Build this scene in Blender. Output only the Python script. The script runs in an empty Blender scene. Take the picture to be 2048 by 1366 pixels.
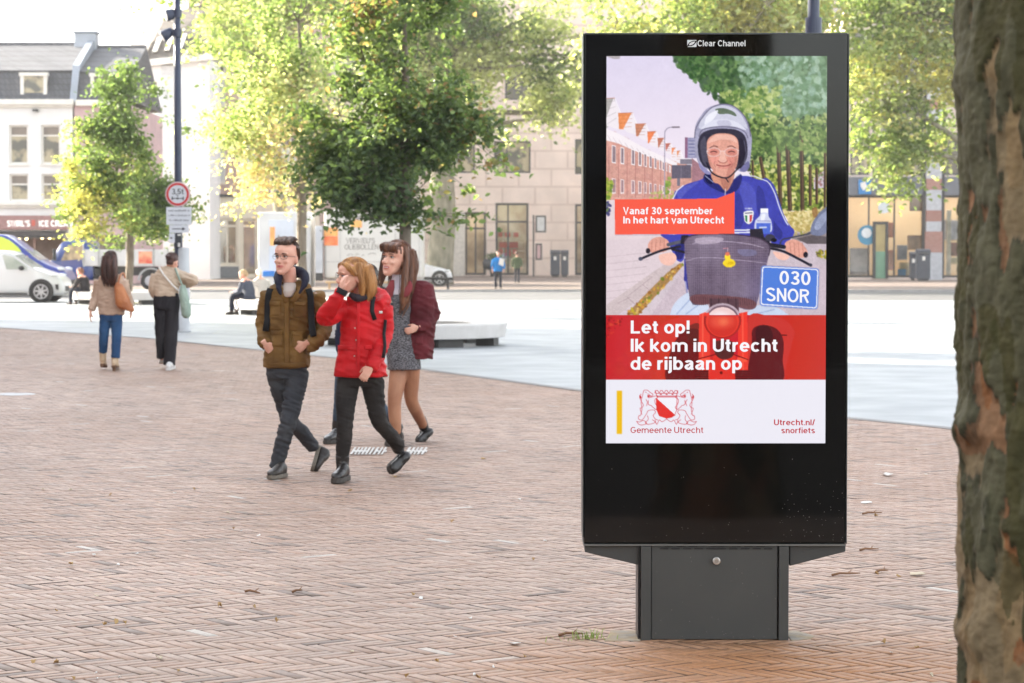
import bpy, bmesh, math, random
import numpy as np
from mathutils import Vector, Matrix, noise as mnoise
R = math.radians
scene = bpy.context.scene
COL = scene.collection

# ---------------------------------------------------------------- camera, sky, sun, exposure
CAM_H = 1.68
FPX = 85.0 / 36.0 * 2048.0
PITCH = math.atan(183.0 / FPX)
cam = bpy.data.cameras.new("camera")
cam.lens = 85.0
cam.sensor_width = 36.0
cam.clip_start = 0.1
cam.clip_end = 3000.0
cam.dof.use_dof = True
cam.dof.focus_distance = 10.6
cam.dof.aperture_fstop = 8.0
camo = bpy.data.objects.new("camera", cam)
COL.objects.link(camo)
camo.location = (0, 0, CAM_H)
camo.rotation_euler = (math.pi / 2 - PITCH, 0, 0)
scene.camera = camo

SUN_AZ = R(62)      # to the left of the view direction
SUN_EL = R(24)
TO_SUN = Vector((-math.sin(SUN_AZ) * math.cos(SUN_EL), math.cos(SUN_AZ) * math.cos(SUN_EL), math.sin(SUN_EL)))
world = bpy.data.worlds.new("World")
scene.world = world
world.use_nodes = True
wn = world.node_tree
sky = wn.nodes.new('ShaderNodeTexSky')
sky.sky_type = 'NISHITA'
sky.sun_disc = False
sky.sun_elevation = SUN_EL
sky.sun_rotation = -SUN_AZ
sky.air_density = 1.0
sky.dust_density = 2.5
sky.ozone_density = 0.6
hs = wn.nodes.new('ShaderNodeHueSaturation')
hs.inputs['Saturation'].default_value = 0.30
wn.links.new(sky.outputs[0], hs.inputs['Color'])
bg = wn.nodes['Background']
wn.links.new(hs.outputs[0], bg.inputs[0])
bg.inputs[1].default_value = 0.15
sl = bpy.data.lights.new("sun", 'SUN')
sl.energy = 4.6
sl.angle = R(0.5)
sl.color = (1.0, 0.90, 0.74)
slo = bpy.data.objects.new("sun", sl)
COL.objects.link(slo)
slo.location = (-40, 30, 50)
slo.rotation_euler = TO_SUN.to_track_quat('Z', 'Y').to_euler()
vs = scene.view_settings
vs.view_transform = 'Standard'
vs.look = 'None'
vs.gamma = 1.0
EXPO = 2.23
vs.exposure = EXPO
scene.cycles.max_bounces = 8
scene.cycles.diffuse_bounces = 3
scene.cycles.transparent_max_bounces = 12
scene.cycles.caustics_reflective = False
scene.cycles.caustics_refractive = False
scene.cycles.sample_clamp_indirect = 4.0
scene.cycles.use_denoising = True
# ---------------------------------------------------------------- helpers
def at(u, v, Y):
    """world point seen at photo pixel (u, v) at distance Y in front of the camera"""
    x = (u - 1024.0) / FPX
    q = (683.0 - v) / FPX
    dy = math.cos(PITCH) + q * math.sin(PITCH)
    dz = -math.sin(PITCH) + q * math.cos(PITCH)
    t = Y / dy
    return Vector((x * t, Y, CAM_H + dz * t))
def gnd(u, v):
    q = (683.0 - v) / FPX
    dy = math.cos(PITCH) + q * math.sin(PITCH)
    dz = -math.sin(PITCH) + q * math.cos(PITCH)
    t = -CAM_H / dz
    return Vector(((u - 1024.0) / FPX * t, dy * t, 0.0))
def px(u, Y): return at(u, 500, Y).x
def pz(v, Y): return at(1024, v, Y).z
def srgb(r, g, b):
    f = lambda c: ((c / 255.0 + 0.055) / 1.055) ** 2.4 if c > 10.31 else c / 255.0 / 12.92
    return (f(r), f(g), f(b))

MATS = {}
def mat(name, col, rough=0.6, metal=0.0, spec=0.5, col2=None, scale=6.0, amt=0.5, bump=0.0, bscale=60.0, detail=4.0,
        stretch=None, emit=None, estr=0.0, coat=0.0, rvar=0.0, lo=0.35, hi=0.65):
    if name in MATS: return MATS[name]
    m = bpy.data.materials.new(name)
    m.use_nodes = True
    nt = m.node_tree
    b = nt.nodes['Principled BSDF']
    b.inputs['Roughness'].default_value = rough
    b.inputs['Metallic'].default_value = metal
    b.inputs['Specular IOR Level'].default_value = spec
    b.inputs['Coat Weight'].default_value = coat
    b.inputs['Coat Roughness'].default_value = 0.08
    tc = nt.nodes.new('ShaderNodeTexCoord')
    vec = tc.outputs['Object']
    if stretch:
        mp = nt.nodes.new('ShaderNodeMapping')
        mp.inputs['Scale'].default_value = stretch
        nt.links.new(vec, mp.inputs[0]); vec = mp.outputs[0]
    n = nt.nodes.new('ShaderNodeTexNoise')
    n.inputs['Scale'].default_value = scale
    n.inputs['Detail'].default_value = detail
    nt.links.new(vec, n.inputs['Vector'])
    if col2 is None: col2 = tuple(c * (1 - 0.35 * amt) for c in col)
    mr = nt.nodes.new('ShaderNodeMapRange')
    mr.inputs[1].default_value = lo; mr.inputs[2].default_value = hi
    nt.links.new(n.outputs[0], mr.inputs[0])
    mx = nt.nodes.new('ShaderNodeMix'); mx.data_type = 'RGBA'
    mx.inputs[6].default_value = (*col, 1); mx.inputs[7].default_value = (*col2, 1)
    nt.links.new(mr.outputs[0], mx.inputs[0])
    nt.links.new(mx.outputs[2], b.inputs['Base Color'])
    if rvar:
        ma = nt.nodes.new('ShaderNodeMath'); ma.operation = 'MULTIPLY_ADD'
        ma.inputs[1].default_value = rvar; ma.inputs[2].default_value = rough - rvar / 2
        nt.links.new(n.outputs[0], ma.inputs[0]); nt.links.new(ma.outputs[0], b.inputs['Roughness'])
    if bump:
        n2 = nt.nodes.new('ShaderNodeTexNoise'); n2.inputs['Scale'].default_value = bscale; n2.inputs['Detail'].default_value = 6
        nt.links.new(vec, n2.inputs['Vector'])
        bp = nt.nodes.new('ShaderNodeBump'); bp.inputs['Strength'].default_value = bump; bp.inputs['Distance'].default_value = 0.02
        nt.links.new(n2.outputs[0], bp.inputs['Height']); nt.links.new(bp.outputs[0], b.inputs['Normal'])
    if emit:
        b.inputs['Emission Color'].default_value = (*emit, 1); b.inputs['Emission Strength'].default_value = estr
    MATS[name] = m
    return m
def attr_mat(name, attr, rough=0.6, spec=0.5, emis=None, trans=0.0, noise_amt=0.0, nscale=40.0, bump=0.0):
    """colour from a face / point attribute; trans = share of translucency (leaves)"""
    if name in MATS: return MATS[name]
    m = bpy.data.materials.new(name); m.use_nodes = True
    nt = m.node_tree; b = nt.nodes['Principled BSDF']
    a = nt.nodes.new('ShaderNodeAttribute'); a.attribute_name = attr
    col = a.outputs['Color']
    b.inputs['Roughness'].default_value = rough; b.inputs['Specular IOR Level'].default_value = spec
    if noise_amt or bump:
        tc = nt.nodes.new('ShaderNodeTexCoord')
        n = nt.nodes.new('ShaderNodeTexNoise'); n.inputs['Scale'].default_value = nscale; n.inputs['Detail'].default_value = 5
        nt.links.new(tc.outputs['Object'], n.inputs['Vector'])
        mr = nt.nodes.new('ShaderNodeMapRange'); mr.inputs[1].default_value = 0.25; mr.inputs[2].default_value = 0.75
        mr.inputs[3].default_value = 1 - noise_amt; mr.inputs[4].default_value = 1 + noise_amt
        nt.links.new(n.outputs[0], mr.inputs[0])
        mx = nt.nodes.new('ShaderNodeMix'); mx.data_type = 'RGBA'; mx.blend_type = 'MULTIPLY'; mx.inputs[0].default_value = 1
        nt.links.new(col, mx.inputs[6]); nt.links.new(mr.outputs[0], mx.inputs[7]); col = mx.outputs[2]
        if bump:
            bp = nt.nodes.new('ShaderNodeBump'); bp.inputs['Strength'].default_value = bump; bp.inputs['Distance'].default_value = 0.01
            nt.links.new(n.outputs[0], bp.inputs['Height']); nt.links.new(bp.outputs[0], b.inputs['Normal'])
    if emis is not None:
        b.inputs['Base Color'].default_value = (0.004, 0.004, 0.004, 1)
        nt.links.new(col, b.inputs['Emission Color']); b.inputs['Emission Strength'].default_value = emis
    else:
        nt.links.new(col, b.inputs['Base Color'])
    if trans:
        t = nt.nodes.new('ShaderNodeBsdfTranslucent')
        g = nt.nodes.new('ShaderNodeMix'); g.data_type = 'RGBA'; g.blend_type = 'MULTIPLY'; g.inputs[0].default_value = 1
        g.inputs[7].default_value = (1.40, 1.45, 0.85, 1)
        nt.links.new(col, g.inputs[6]); nt.links.new(g.outputs[2], t.inputs[0])
        ms = nt.nodes.new('ShaderNodeMixShader'); ms.inputs[0].default_value = trans
        nt.links.new(b.outputs[0], ms.inputs[1]); nt.links.new(t.outputs[0], ms.inputs[2])
        nt.links.new(ms.outputs[0], nt.nodes['Material Output'].inputs[0])
    MATS[name] = m
    return m
def glass_mat(name, tint=(0.75, 0.8, 0.8), spec=0.04, rough=0.02, fac=0.25):
    if name in MATS: return MATS[name]
    m = bpy.data.materials.new(name); m.use_nodes = True
    nt = m.node_tree; nt.nodes.remove(nt.nodes['Principled BSDF'])
    t = nt.nodes.new('ShaderNodeBsdfTransparent'); t.inputs[0].default_value = (*tint, 1)
    g = nt.nodes.new('ShaderNodeBsdfGlossy'); g.inputs['Roughness'].default_value = rough
    f = nt.nodes.new('ShaderNodeFresnel'); f.inputs[0].default_value = 1.5
    ma = nt.nodes.new('ShaderNodeMath'); ma.operation = 'ADD'; ma.inputs[1].default_value = fac
    nt.links.new(f.outputs[0], ma.inputs[0])
    ms = nt.nodes.new('ShaderNodeMixShader')
    nt.links.new(ma.outputs[0], ms.inputs[0]); nt.links.new(t.outputs[0], ms.inputs[1]); nt.links.new(g.outputs[0], ms.inputs[2])
    nt.links.new(ms.outputs[0], nt.nodes['Material Output'].inputs[0])
    MATS[name] = m
    return m

ROOT = {}    # object -> world position of its origin (nothing built here is rotated unless a copy)
def thing(name, loc, label, cat, group=None, kind=None):
    o = bpy.data.objects.new(name, None)
    o.empty_display_size = 0.2
    COL.objects.link(o)
    o.location = loc
    ROOT[o] = Vector(loc)
    tag(o, label, cat, group, kind)
    return o
def tag(o, label=None, cat=None, group=None, kind=None):
    if label: o['label'] = label
    if cat: o['category'] = cat
    if group: o['group'] = group
    if kind: o['kind'] = kind
    return o
def copy_tree(o, parent=None):
    c = o.copy(); COL.objects.link(c)
    if parent is not None: c.parent = parent
    for ch in list(o.children): copy_tree(ch, c)
    return c

class MB:
    """collects shapes (in world coordinates); build() links them as ONE mesh object"""
    def __init__(s): s.v = []; s.f = []; s.m = []
    def add(s, vs, fs, mi=0):
        n = len(s.v)
        s.v.extend([tuple(p) for p in vs])
        for f in fs: s.f.append(tuple(i + n for i in f)); s.m.append(mi)
        return s
    def box(s, x0, x1, y0, y1, z0, z1, mi=0):
        if x0 > x1: x0, x1 = x1, x0
        if y0 > y1: y0, y1 = y1, y0
        if z0 > z1: z0, z1 = z1, z0
        return s.add([(x0,y0,z0),(x1,y0,z0),(x1,y1,z0),(x0,y1,z0),(x0,y0,z1),(x1,y0,z1),(x1,y1,z1),(x0,y1,z1)],
                     [(3,2,1,0),(4,5,6,7),(0,1,5,4),(1,2,6,5),(2,3,7,6),(3,0,4,7)], mi)
    def quad(s, a, b, c, d, mi=0): return s.add([a, b, c, d], [(0, 1, 2, 3)], mi)
    def poly_prism(s, pts, vec, mi=0):
        """pts: planar polygon, extruded by vec"""
        n = len(pts); vec = Vector(vec)
        pts = [Vector(p) for p in pts]
        vs = pts + [p + vec for p in pts]
        fs = [tuple(range(n))[::-1], tuple(range(n, 2 * n))]
        fs += [(i, (i + 1) % n, n + (i + 1) % n, n + i) for i in range(n)]
        return s.add(vs, fs, mi)
    def tube(s, pts, radii, seg=10, mi=0, cap=True):
        pts = [Vector(p) for p in pts]
        n = len(pts)
        if not hasattr(radii, '__len__'): radii = [radii] * n
        d0 = (pts[1] - pts[0]).normalized()
        ref = Vector((0, 0, 1)) if abs(d0.z) < 0.9 else Vector((1, 0, 0))
        vs = []
        a = d0.cross(ref).normalized()
        for i, p in enumerate(pts):
            d = (pts[min(i + 1, n - 1)] - pts[max(i - 1, 0)]).normalized()
            a = (a - d * a.dot(d)).normalized(); b = d.cross(a)
            for k in range(seg):
                t = 2 * math.pi * k / seg
                vs.append(p + (a * math.cos(t) + b * math.sin(t)) * radii[i])
        fs = [(i*seg+k, i*seg+(k+1)%seg, (i+1)*seg+(k+1)%seg, (i+1)*seg+k) for i in range(n-1) for k in range(seg)]
        if cap: fs += [tuple(range(seg))[::-1], tuple(range((n-1)*seg, n*seg))]
        return s.add(vs, fs, mi)
    def loft(s, rings, seg=16, mi=0, power=2.0):
        """rings: (center, axisA*ra, axisB*rb); closed caps; power>2 squarer"""
        vs = []
        for c, A, B in rings:
            c = Vector(c); A = Vector(A); B = Vector(B)
            for k in range(seg):
                t = 2 * math.pi * k / seg
                ct, st = math.cos(t), math.sin(t)
                ct = math.copysign(abs(ct) ** (2 / power), ct); st = math.copysign(abs(st) ** (2 / power), st)
                vs.append(c + A * ct + B * st)
        n = len(rings)
        fs = [(i*seg+k, i*seg+(k+1)%seg, (i+1)*seg+(k+1)%seg, (i+1)*seg+k) for i in range(n-1) for k in range(seg)]
        fs += [tuple(range(seg))[::-1], tuple(range((n-1)*seg, n*seg))]
        return s.add(vs, fs, mi)
    def ball(s, c, rx, ry=None, rz=None, seg=14, rings=9, rot=None, mi=0):
        ry = rx if ry is None else ry; rz = rx if rz is None else rz
        rr = []
        c = Vector(c); rot = rot or Matrix.Identity(3)
        for i in range(rings + 1):
            t = -math.pi / 2 + math.pi * (0.04 + 0.92 * i / rings)
            rr.append((c + rot @ Vector((0, 0, rz * math.sin(t))), rot @ Vector((rx * math.cos(t), 0, 0)), rot @ Vector((0, ry * math.cos(t), 0))))
        return s.loft(rr, seg, mi)
    def disc_y(s, c, r, t, seg=24, mi=0, axis='Y'):
        """short cylinder, axis along Y or X"""
        c = Vector(c)
        e = Vector((0, t / 2, 0)) if axis == 'Y' else Vector((t / 2, 0, 0)) if axis == 'X' else Vector((0, 0, t / 2))
        A, B = {'Y': ((1,0,0),(0,0,1)), 'X': ((0,1,0),(0,0,1)), 'Z': ((1,0,0),(0,1,0))}[axis]
        A = Vector(A) * r; B = Vector(B) * r
        return s.loft([(c - e, A, B), (c + e, A, B)], seg, mi)
    def ring_y(s, c, r0, r1, t, seg=32, mi=0):
        """flat ring facing -Y: inner r0, outer r1, thickness t"""
        c = Vector(c); vs = []
        for (r, y) in ((r0, -t/2), (r1, -t/2), (r1, t/2), (r0, t/2)):
            for k in range(seg):
                a = 2 * math.pi * k / seg
                vs.append(c + Vector((r * math.cos(a), y, r * math.sin(a))))
        fs = [(j*seg+k, j*seg+(k+1)%seg, ((j+1)%4)*seg+(k+1)%seg, ((j+1)%4)*seg+k) for j in range(4) for k in range(seg)]
        return s.add(vs, fs, mi)
    def build(s, name, mats, parent=None, smooth=False, bevel=0.0, local=False, bseg=2, fix=True):
        me = bpy.data.meshes.new(name)
        off = Vector((0, 0, 0))
        if parent is not None and not local: off = ROOT.get(parent, Vector((0, 0, 0)))
        me.from_pydata([(p[0]-off.x, p[1]-off.y, p[2]-off.z) for p in s.v], [], s.f)
        if not isinstance(mats, (list, tuple)): mats = [mats]
        for m in mats: me.materials.append(m)
        if len(mats) > 1: me.polygons.foreach_set('material_index', s.m)
        if fix:
            bm = bmesh.new(); bm.from_mesh(me)
            bmesh.ops.recalc_face_normals(bm, faces=bm.faces)
            bm.to_mesh(me); bm.free()
        if smooth: me.polygons.foreach_set('use_smooth', [True] * len(me.polygons))
        me.update()
        o = bpy.data.objects.new(name, me)
        COL.objects.link(o)
        if parent is not None: o.parent = parent
        ROOT[o] = off.copy()
        if bevel:
            b = o.modifiers.new('bevel', 'BEVEL'); b.width = bevel; b.segments = bseg; b.limit_method = 'ANGLE'; b.angle_limit = R(40)
        return o

def link_mesh(name, me, m, parent=None):
    """link a ready mesh (world coordinates) under parent"""
    off = ROOT.get(parent, Vector((0, 0, 0))) if parent is not None else Vector((0, 0, 0))
    if off.length: me.transform(Matrix.Translation(-off))
    for q in (m if isinstance(m, (list, tuple)) else [m]): me.materials.append(q)
    o = bpy.data.objects.new(name, me); COL.objects.link(o)
    if parent is not None: o.parent = parent
    ROOT[o] = off.copy()
    return o

def fuse(mb, voxel=0.008, smooth=4, factor=0.5):
    """one continuous surface out of overlapping shapes: voxel remesh + smoothing"""
    me = bpy.data.meshes.new('tmp')
    me.from_pydata(mb.v, [], mb.f)
    bm = bmesh.new(); bm.from_mesh(me); bmesh.ops.recalc_face_normals(bm, faces=bm.faces); bm.to_mesh(me); bm.free()
    o = bpy.data.objects.new('tmp', me); COL.objects.link(o)
    r = o.modifiers.new('r', 'REMESH'); r.mode = 'VOXEL'; r.voxel_size = voxel; r.use_smooth_shade = True
    if smooth:
        q = o.modifiers.new('s', 'SMOOTH'); q.iterations = smooth; q.factor = factor
    dg = bpy.context.evaluated_depsgraph_get(); dg.update()
    out = bpy.data.meshes.new_from_object(o.evaluated_get(dg))
    bpy.data.objects.remove(o); bpy.data.meshes.remove(me)
    out.polygons.foreach_set('use_smooth', [True] * len(out.polygons))
    return out
def get_co(me):
    a = np.empty(len(me.vertices) * 3, np.float32); me.vertices.foreach_get('co', a); return a.reshape(-1, 3)
def get_no(me):
    a = np.empty(len(me.vertices) * 3, np.float32); me.vertices.foreach_get('normal', a); return a.reshape(-1, 3)
def set_co(me, a):
    me.vertices.foreach_set('co', np.ascontiguousarray(a, np.float32).ravel()); me.update()
def _hash(ix, iy, iz, seed):
    h = (ix.astype(np.int64) * 374761393 + iy.astype(np.int64) * 668265263 + iz.astype(np.int64) * 2147483647 + seed * 974711) & 0xffffffff
    h = ((h ^ (h >> 13)) * 1274126177) & 0xffffffff
    return ((h ^ (h >> 16)) & 0xffff) / 65535.0
def vnoise(p, scale=1.0, seed=0, octaves=1):
    """value noise on an (n,3) array, about -1..1"""
    p = np.asarray(p, np.float64) * scale
    out = 0; amp = 1.0; tot = 0
    for o in range(octaves):
        i = np.floor(p).astype(np.int64); f = p - i; f = f * f * (3 - 2 * f)
        r = 0
        for dx in (0, 1):
            for dy in (0, 1):
                for dz in (0, 1):
                    w = (f[:,0] if dx else 1-f[:,0]) * (f[:,1] if dy else 1-f[:,1]) * (f[:,2] if dz else 1-f[:,2])
                    r = r + w * _hash(i[:,0]+dx, i[:,1]+dy, i[:,2]+dz, seed + o * 17)
        out = out + amp * (r * 2 - 1); tot += amp; amp *= 0.5; p = p * 2.03
    return out / tot
def big_mesh(name, verts, quads, mats, parent=None, face_attr=None, smooth=False):
    """fast mesh from numpy arrays; face_attr = (name, (n,3) colours)"""
    verts = np.asarray(verts, np.float32); quads = np.asarray(quads, np.int32)
    if parent is not None: verts = verts - np.array(ROOT[parent], np.float32)
    me = bpy.data.meshes.new(name)
    k = quads.shape[1]
    me.vertices.add(len(verts)); me.vertices.foreach_set('co', verts.ravel())
    me.loops.add(quads.size); me.loops.foreach_set('vertex_index', quads.ravel())
    me.polygons.add(len(quads)); me.polygons.foreach_set('loop_start', np.arange(0, quads.size, k, dtype=np.int32))
    me.update(calc_edges=True)
    for m in (mats if isinstance(mats, (list, tuple)) else [mats]): me.materials.append(m)
    if face_attr:
        a = me.attributes.new(face_attr[0], 'FLOAT_COLOR', 'FACE')
        c = np.ones((len(quads), 4), np.float32); c[:, :3] = face_attr[1]
        a.data.foreach_set('color', c.ravel())
    if smooth: me.polygons.foreach_set('use_smooth', [True] * len(me.polygons))
    o = bpy.data.objects.new(name, me); COL.objects.link(o)
    if parent is not None: o.parent = parent
    ROOT[o] = ROOT[parent].copy() if parent is not None else Vector((0, 0, 0))
    return o

def arc(cx, cy, rx, ry, a0, a1, n=10):
    return [(cx + rx * math.cos(R(a0 + (a1 - a0) * i / n)), cy + ry * math.sin(R(a0 + (a1 - a0) * i / n))) for i in range(n + 1)]
def glyph(c, w):
    """centre lines of a plain grotesque letter (capital height 1, stroke w) and its advance"""
    h = w / 2; X = .735; q = X / 2; rx = .285 - h; ry = q - h + .01; o = .285
    bowl = arc(o, q, rx, ry, 0, 360, 22)
    D = {
     'V': ([[(h*.8, 1), (.33, 0), (.66-h*.8, 1)]], .66), 'v': ([[(h*.8, X), (.27, 0), (.54-h*.8, X)]], .54), 'I': ([[(h, 0), (h, 1)]], w), 'l': ([[(h, 0), (h, 1)]], w), 'L': ([[(h, 1), (h, h), (.54, h)]], .54),
     'i': ([[(h, 0), (h, X)], [(h, .85), (h, 1)]], w), '!': ([[(h, 0), (h, .17)], [(h, .29), (h, 1)]], w), '.': ([[(h, 0), (h, w)]], w), '/': ([[(h*.7, -.02), (.34-h*.7, 1.02)]], .34),
     'j': ([[(h, X), (h, -.08)] + arc(h-.12, -.08, .12, .15-h+.05, 0, -90, 5)[1:] , [(h, .85), (h, 1)]], w), 'n': ([[(h, 0), (h, X)], [(h, .40)] + arc(.265, .44, .265-h, X-h-.44+.01, 165, 0, 9) + [(.53-h, 0)]], .53), 'h': ([[(h, 0), (h, 1)], [(h, .40)] + arc(.265, .44, .265-h, X-h-.44+.01, 165, 0, 9) + [(.53-h, 0)]], .53),
     'm': ([[(h, 0), (h, X)], [(h, .40)] + arc(.245, .46, .245-h, X-h-.46+.01, 165, 0, 9) + [(.49-h, 0)], [(.49-h, .40)] + arc(.70-h, .46, .21, X-h-.46+.01, 165, 0, 9) + [(.91-h, 0)]], .91),
     'r': ([[(h, 0), (h, X)], [(h, .40)] + arc(.30, .40, .30-h, X-h-.40+.01, 170, 85, 7)], .34), 't': ([[(.15, .93), (.15, .22)] + arc(.30, .22, .15, .22-h, 180, 275, 6)[1:], [(0, X-h*.85), (.31, X-h*.85)]], .33),
     'f': ([[(.15, 0), (.15, .76)] + arc(.31, .76, .16, .245-h, 180, 85, 6)[1:], [(0, X-h*.85), (.31, X-h*.85)]], .33), 'o': ([bowl], .57), 'c': ([arc(o, q, rx, ry, 42, 318, 18)], .54), 'e': ([[(w*.8, q)] + [(o+rx, q+.005)] + arc(o, q, rx, ry, 3, 318, 18)], .56),
     'p': ([bowl, [(h, X), (h, -.27)]], .57), 'b': ([bowl, [(h, 0), (h, 1)]], .57), 'd': ([bowl, [(.57-h, 0), (.57-h, 1)]], .57), 'k': ([[(h, 0), (h, 1)], [(h+.02, .27), (.47, X)], [(.20, .42), (.485, 0)]], .53),
     'a': ([arc(.255, .535, .255-h, X-h-.535+.01, 165, 0, 9) + [(.50-h, .15), (.52-h*.6, 0)], arc(.235, .215, .235-h, .225-h, 78, 282, 12) + [(.50-h, .24)] , [(.26, .425), (.50-h, .47)]], .54),
     's': ([arc(.25, .555, .25-h, .19-h+.01, 28, 255, 10) + arc(.255, .195, .25-h, .205-h, 75, -150, 10)], .51), 'S': ([arc(.32, .745, .32-h, .265-h, 22, 255, 12) + arc(.325, .262, .325-h, .272-h, 75, -158, 12)], .65),
     '3': ([arc(.27, .74, .25-h, .265-h, 160, -80, 11) + [(.22, .525)], [(.22, .525)] + arc(.27, .262, .275-h, .272-h, 85, -158, 12)], .55), '0': ([arc(.275, .5, .275-h, .51-h, 0, 360, 22)], .55), '5': ([[(.50, 1-h), (.14, 1-h), (h, .5)] + arc(.27, .31, .275-h, .32-h, 128, -155, 12)], .55), ',': ([[(h, w), (h*.5, -.15)]], w),
     'U': ([[(h, 1), (h, .34)] + arc(.32, .34, .32-h, .35-h, 180, 360, 12) + [(.64-h, 1)]], .64), 'G': ([arc(.365, .5, .365-h, .51-h, 42, 345, 18) + [(.71-h, .45), (.40, .45)]], .72), 'C': ([arc(.355, .5, .355-h, .51-h, 38, 322, 18)], .68), 'O': ([arc(.37, .5, .37-h, .51-h, 0, 360, 24)], .74), 'N': ([[(h, 0), (h, 1)], [(h, 1-h*.6), (.64-h, h*.6)], [(.64-h, 0), (.64-h, 1)]], .64),
     'R': ([[(h, 0), (h, 1)], [(h, 1-h), (.36, 1-h)] + arc(.36, .74, .27-h, .26-h, 90, -90, 9) + [(h, .48)], [(.34, .48), (.60-h*.6, 0)]], .63), 'W': ([[(h*.7, 1), (.25, 0), (.45, .95), (.65, 0), (.90-h*.7, 1)]], .90), 'E': ([[(.55, h), (h, h), (h, 1-h), (.55, 1-h)], [(h, .5), (.50, .5)]], .56), 'J': ([[(.46-h, 1), (.46-h, .26)] + arc(.22, .26, .24-h, .27-h, 0, -175, 9)], .46),
     'K': ([[(h, 0), (h, 1)], [(h, .36), (.60, 1)], [(.24, .56), (.64, 0)]], .66), 'B': ([[(h, h), (h, 1-h), (.34, 1-h)] + arc(.34, .755, .22-h*.5, .245-h, 90, -90, 8) + [(h, .51)], [(.34, .51)] + arc(.35, .265, .25-h*.5, .265-h, 90, -90, 8) + [(h, h)]], .60), 'M': ([[(h, 0), (h, 1)], [(h, .97), (.38, .1), (.76-h, .97)], [(.76-h, 0), (.76-h, 1)]], .76), 'A': ([[(h*.8, 0), (.34, 1), (.68-h*.8, 0)], [(.14, .27), (.54, .27)]], .68), "'": ([[(h, .66), (h, 1)]], w), ' ': ([], .22)}
    return D.get(c, ([], .2))
def text_mesh(s, w=.13):
    vs, fs = [], []; x = 0.0; lay = 0
    for c in s:
        P, adv = glyph(c, w)
        for p in P:
            n = len(p); closed = n > 3 and math.hypot(p[0][0]-p[-1][0], p[0][1]-p[-1][1]) < 1e-4
            if closed: p = p[:-1]; n -= 1
            b = len(vs); lay += 1
            for i in range(n):
                a = p[(i-1) % n] if (closed or i > 0) else p[i]; d = p[(i+1) % n] if (closed or i < n-1) else p[i]
                t0 = Vector((p[i][0]-a[0], p[i][1]-a[1])); t1 = Vector((d[0]-p[i][0], d[1]-p[i][1]))
                if t0.length < 1e-6: t0 = t1
                if t1.length < 1e-6: t1 = t0
                t0.normalize(); t1.normalize(); t = (t0 + t1).normalized() if (t0 + t1).length > 1e-3 else t0
                k = min(1.6, 1 / max(.3, t.dot(t0))) * w / 2
                vs += [(x + p[i][0] - t.y * k, p[i][1] + t.x * k, lay % 40), (x + p[i][0] + t.y * k, p[i][1] - t.x * k, lay % 40)]
            for i in range(n if closed else n - 1): j = (i + 1) % n; fs.append((b+2*i, b+2*i+1, b+2*j+1, b+2*j))
        x += adv + (.085 if c != ' ' else .04)
    me = bpy.data.meshes.new('t'); me.from_pydata(vs, [], fs); return me
def text_on(name, s, u0, u1, vbase, vtop, Y, m, parent, bold=0.0, cap='H', slope=0.0, depth=0.0):
    """lettering standing at distance Y facing the camera side (-Y); u0..u1 its width, vbase..vtop its capital height (photo pixels)"""
    me = text_mesh(s, .125 if bold < .01 else .15 if bold < .02 else .168)
    co = get_co(me); caph = 1.0
    a = at(u0, vbase, Y); b = at(u1, vbase, Y); t = at(u0, vtop, Y)
    x = (co[:, 0] - co[:, 0].min()) / max(1e-6, co[:, 0].max() - co[:, 0].min())
    z = co[:, 1] / caph
    w = np.empty_like(co)
    w[:, 0] = a.x + x * (b.x - a.x)
    w[:, 1] = Y - .00001 * co[:, 2]
    w[:, 2] = a.z + z * (t.z - a.z) - slope * (w[:, 0] - a.x)
    set_co(me, w)
    o = link_mesh(name, me, m, parent)
    return o
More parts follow.
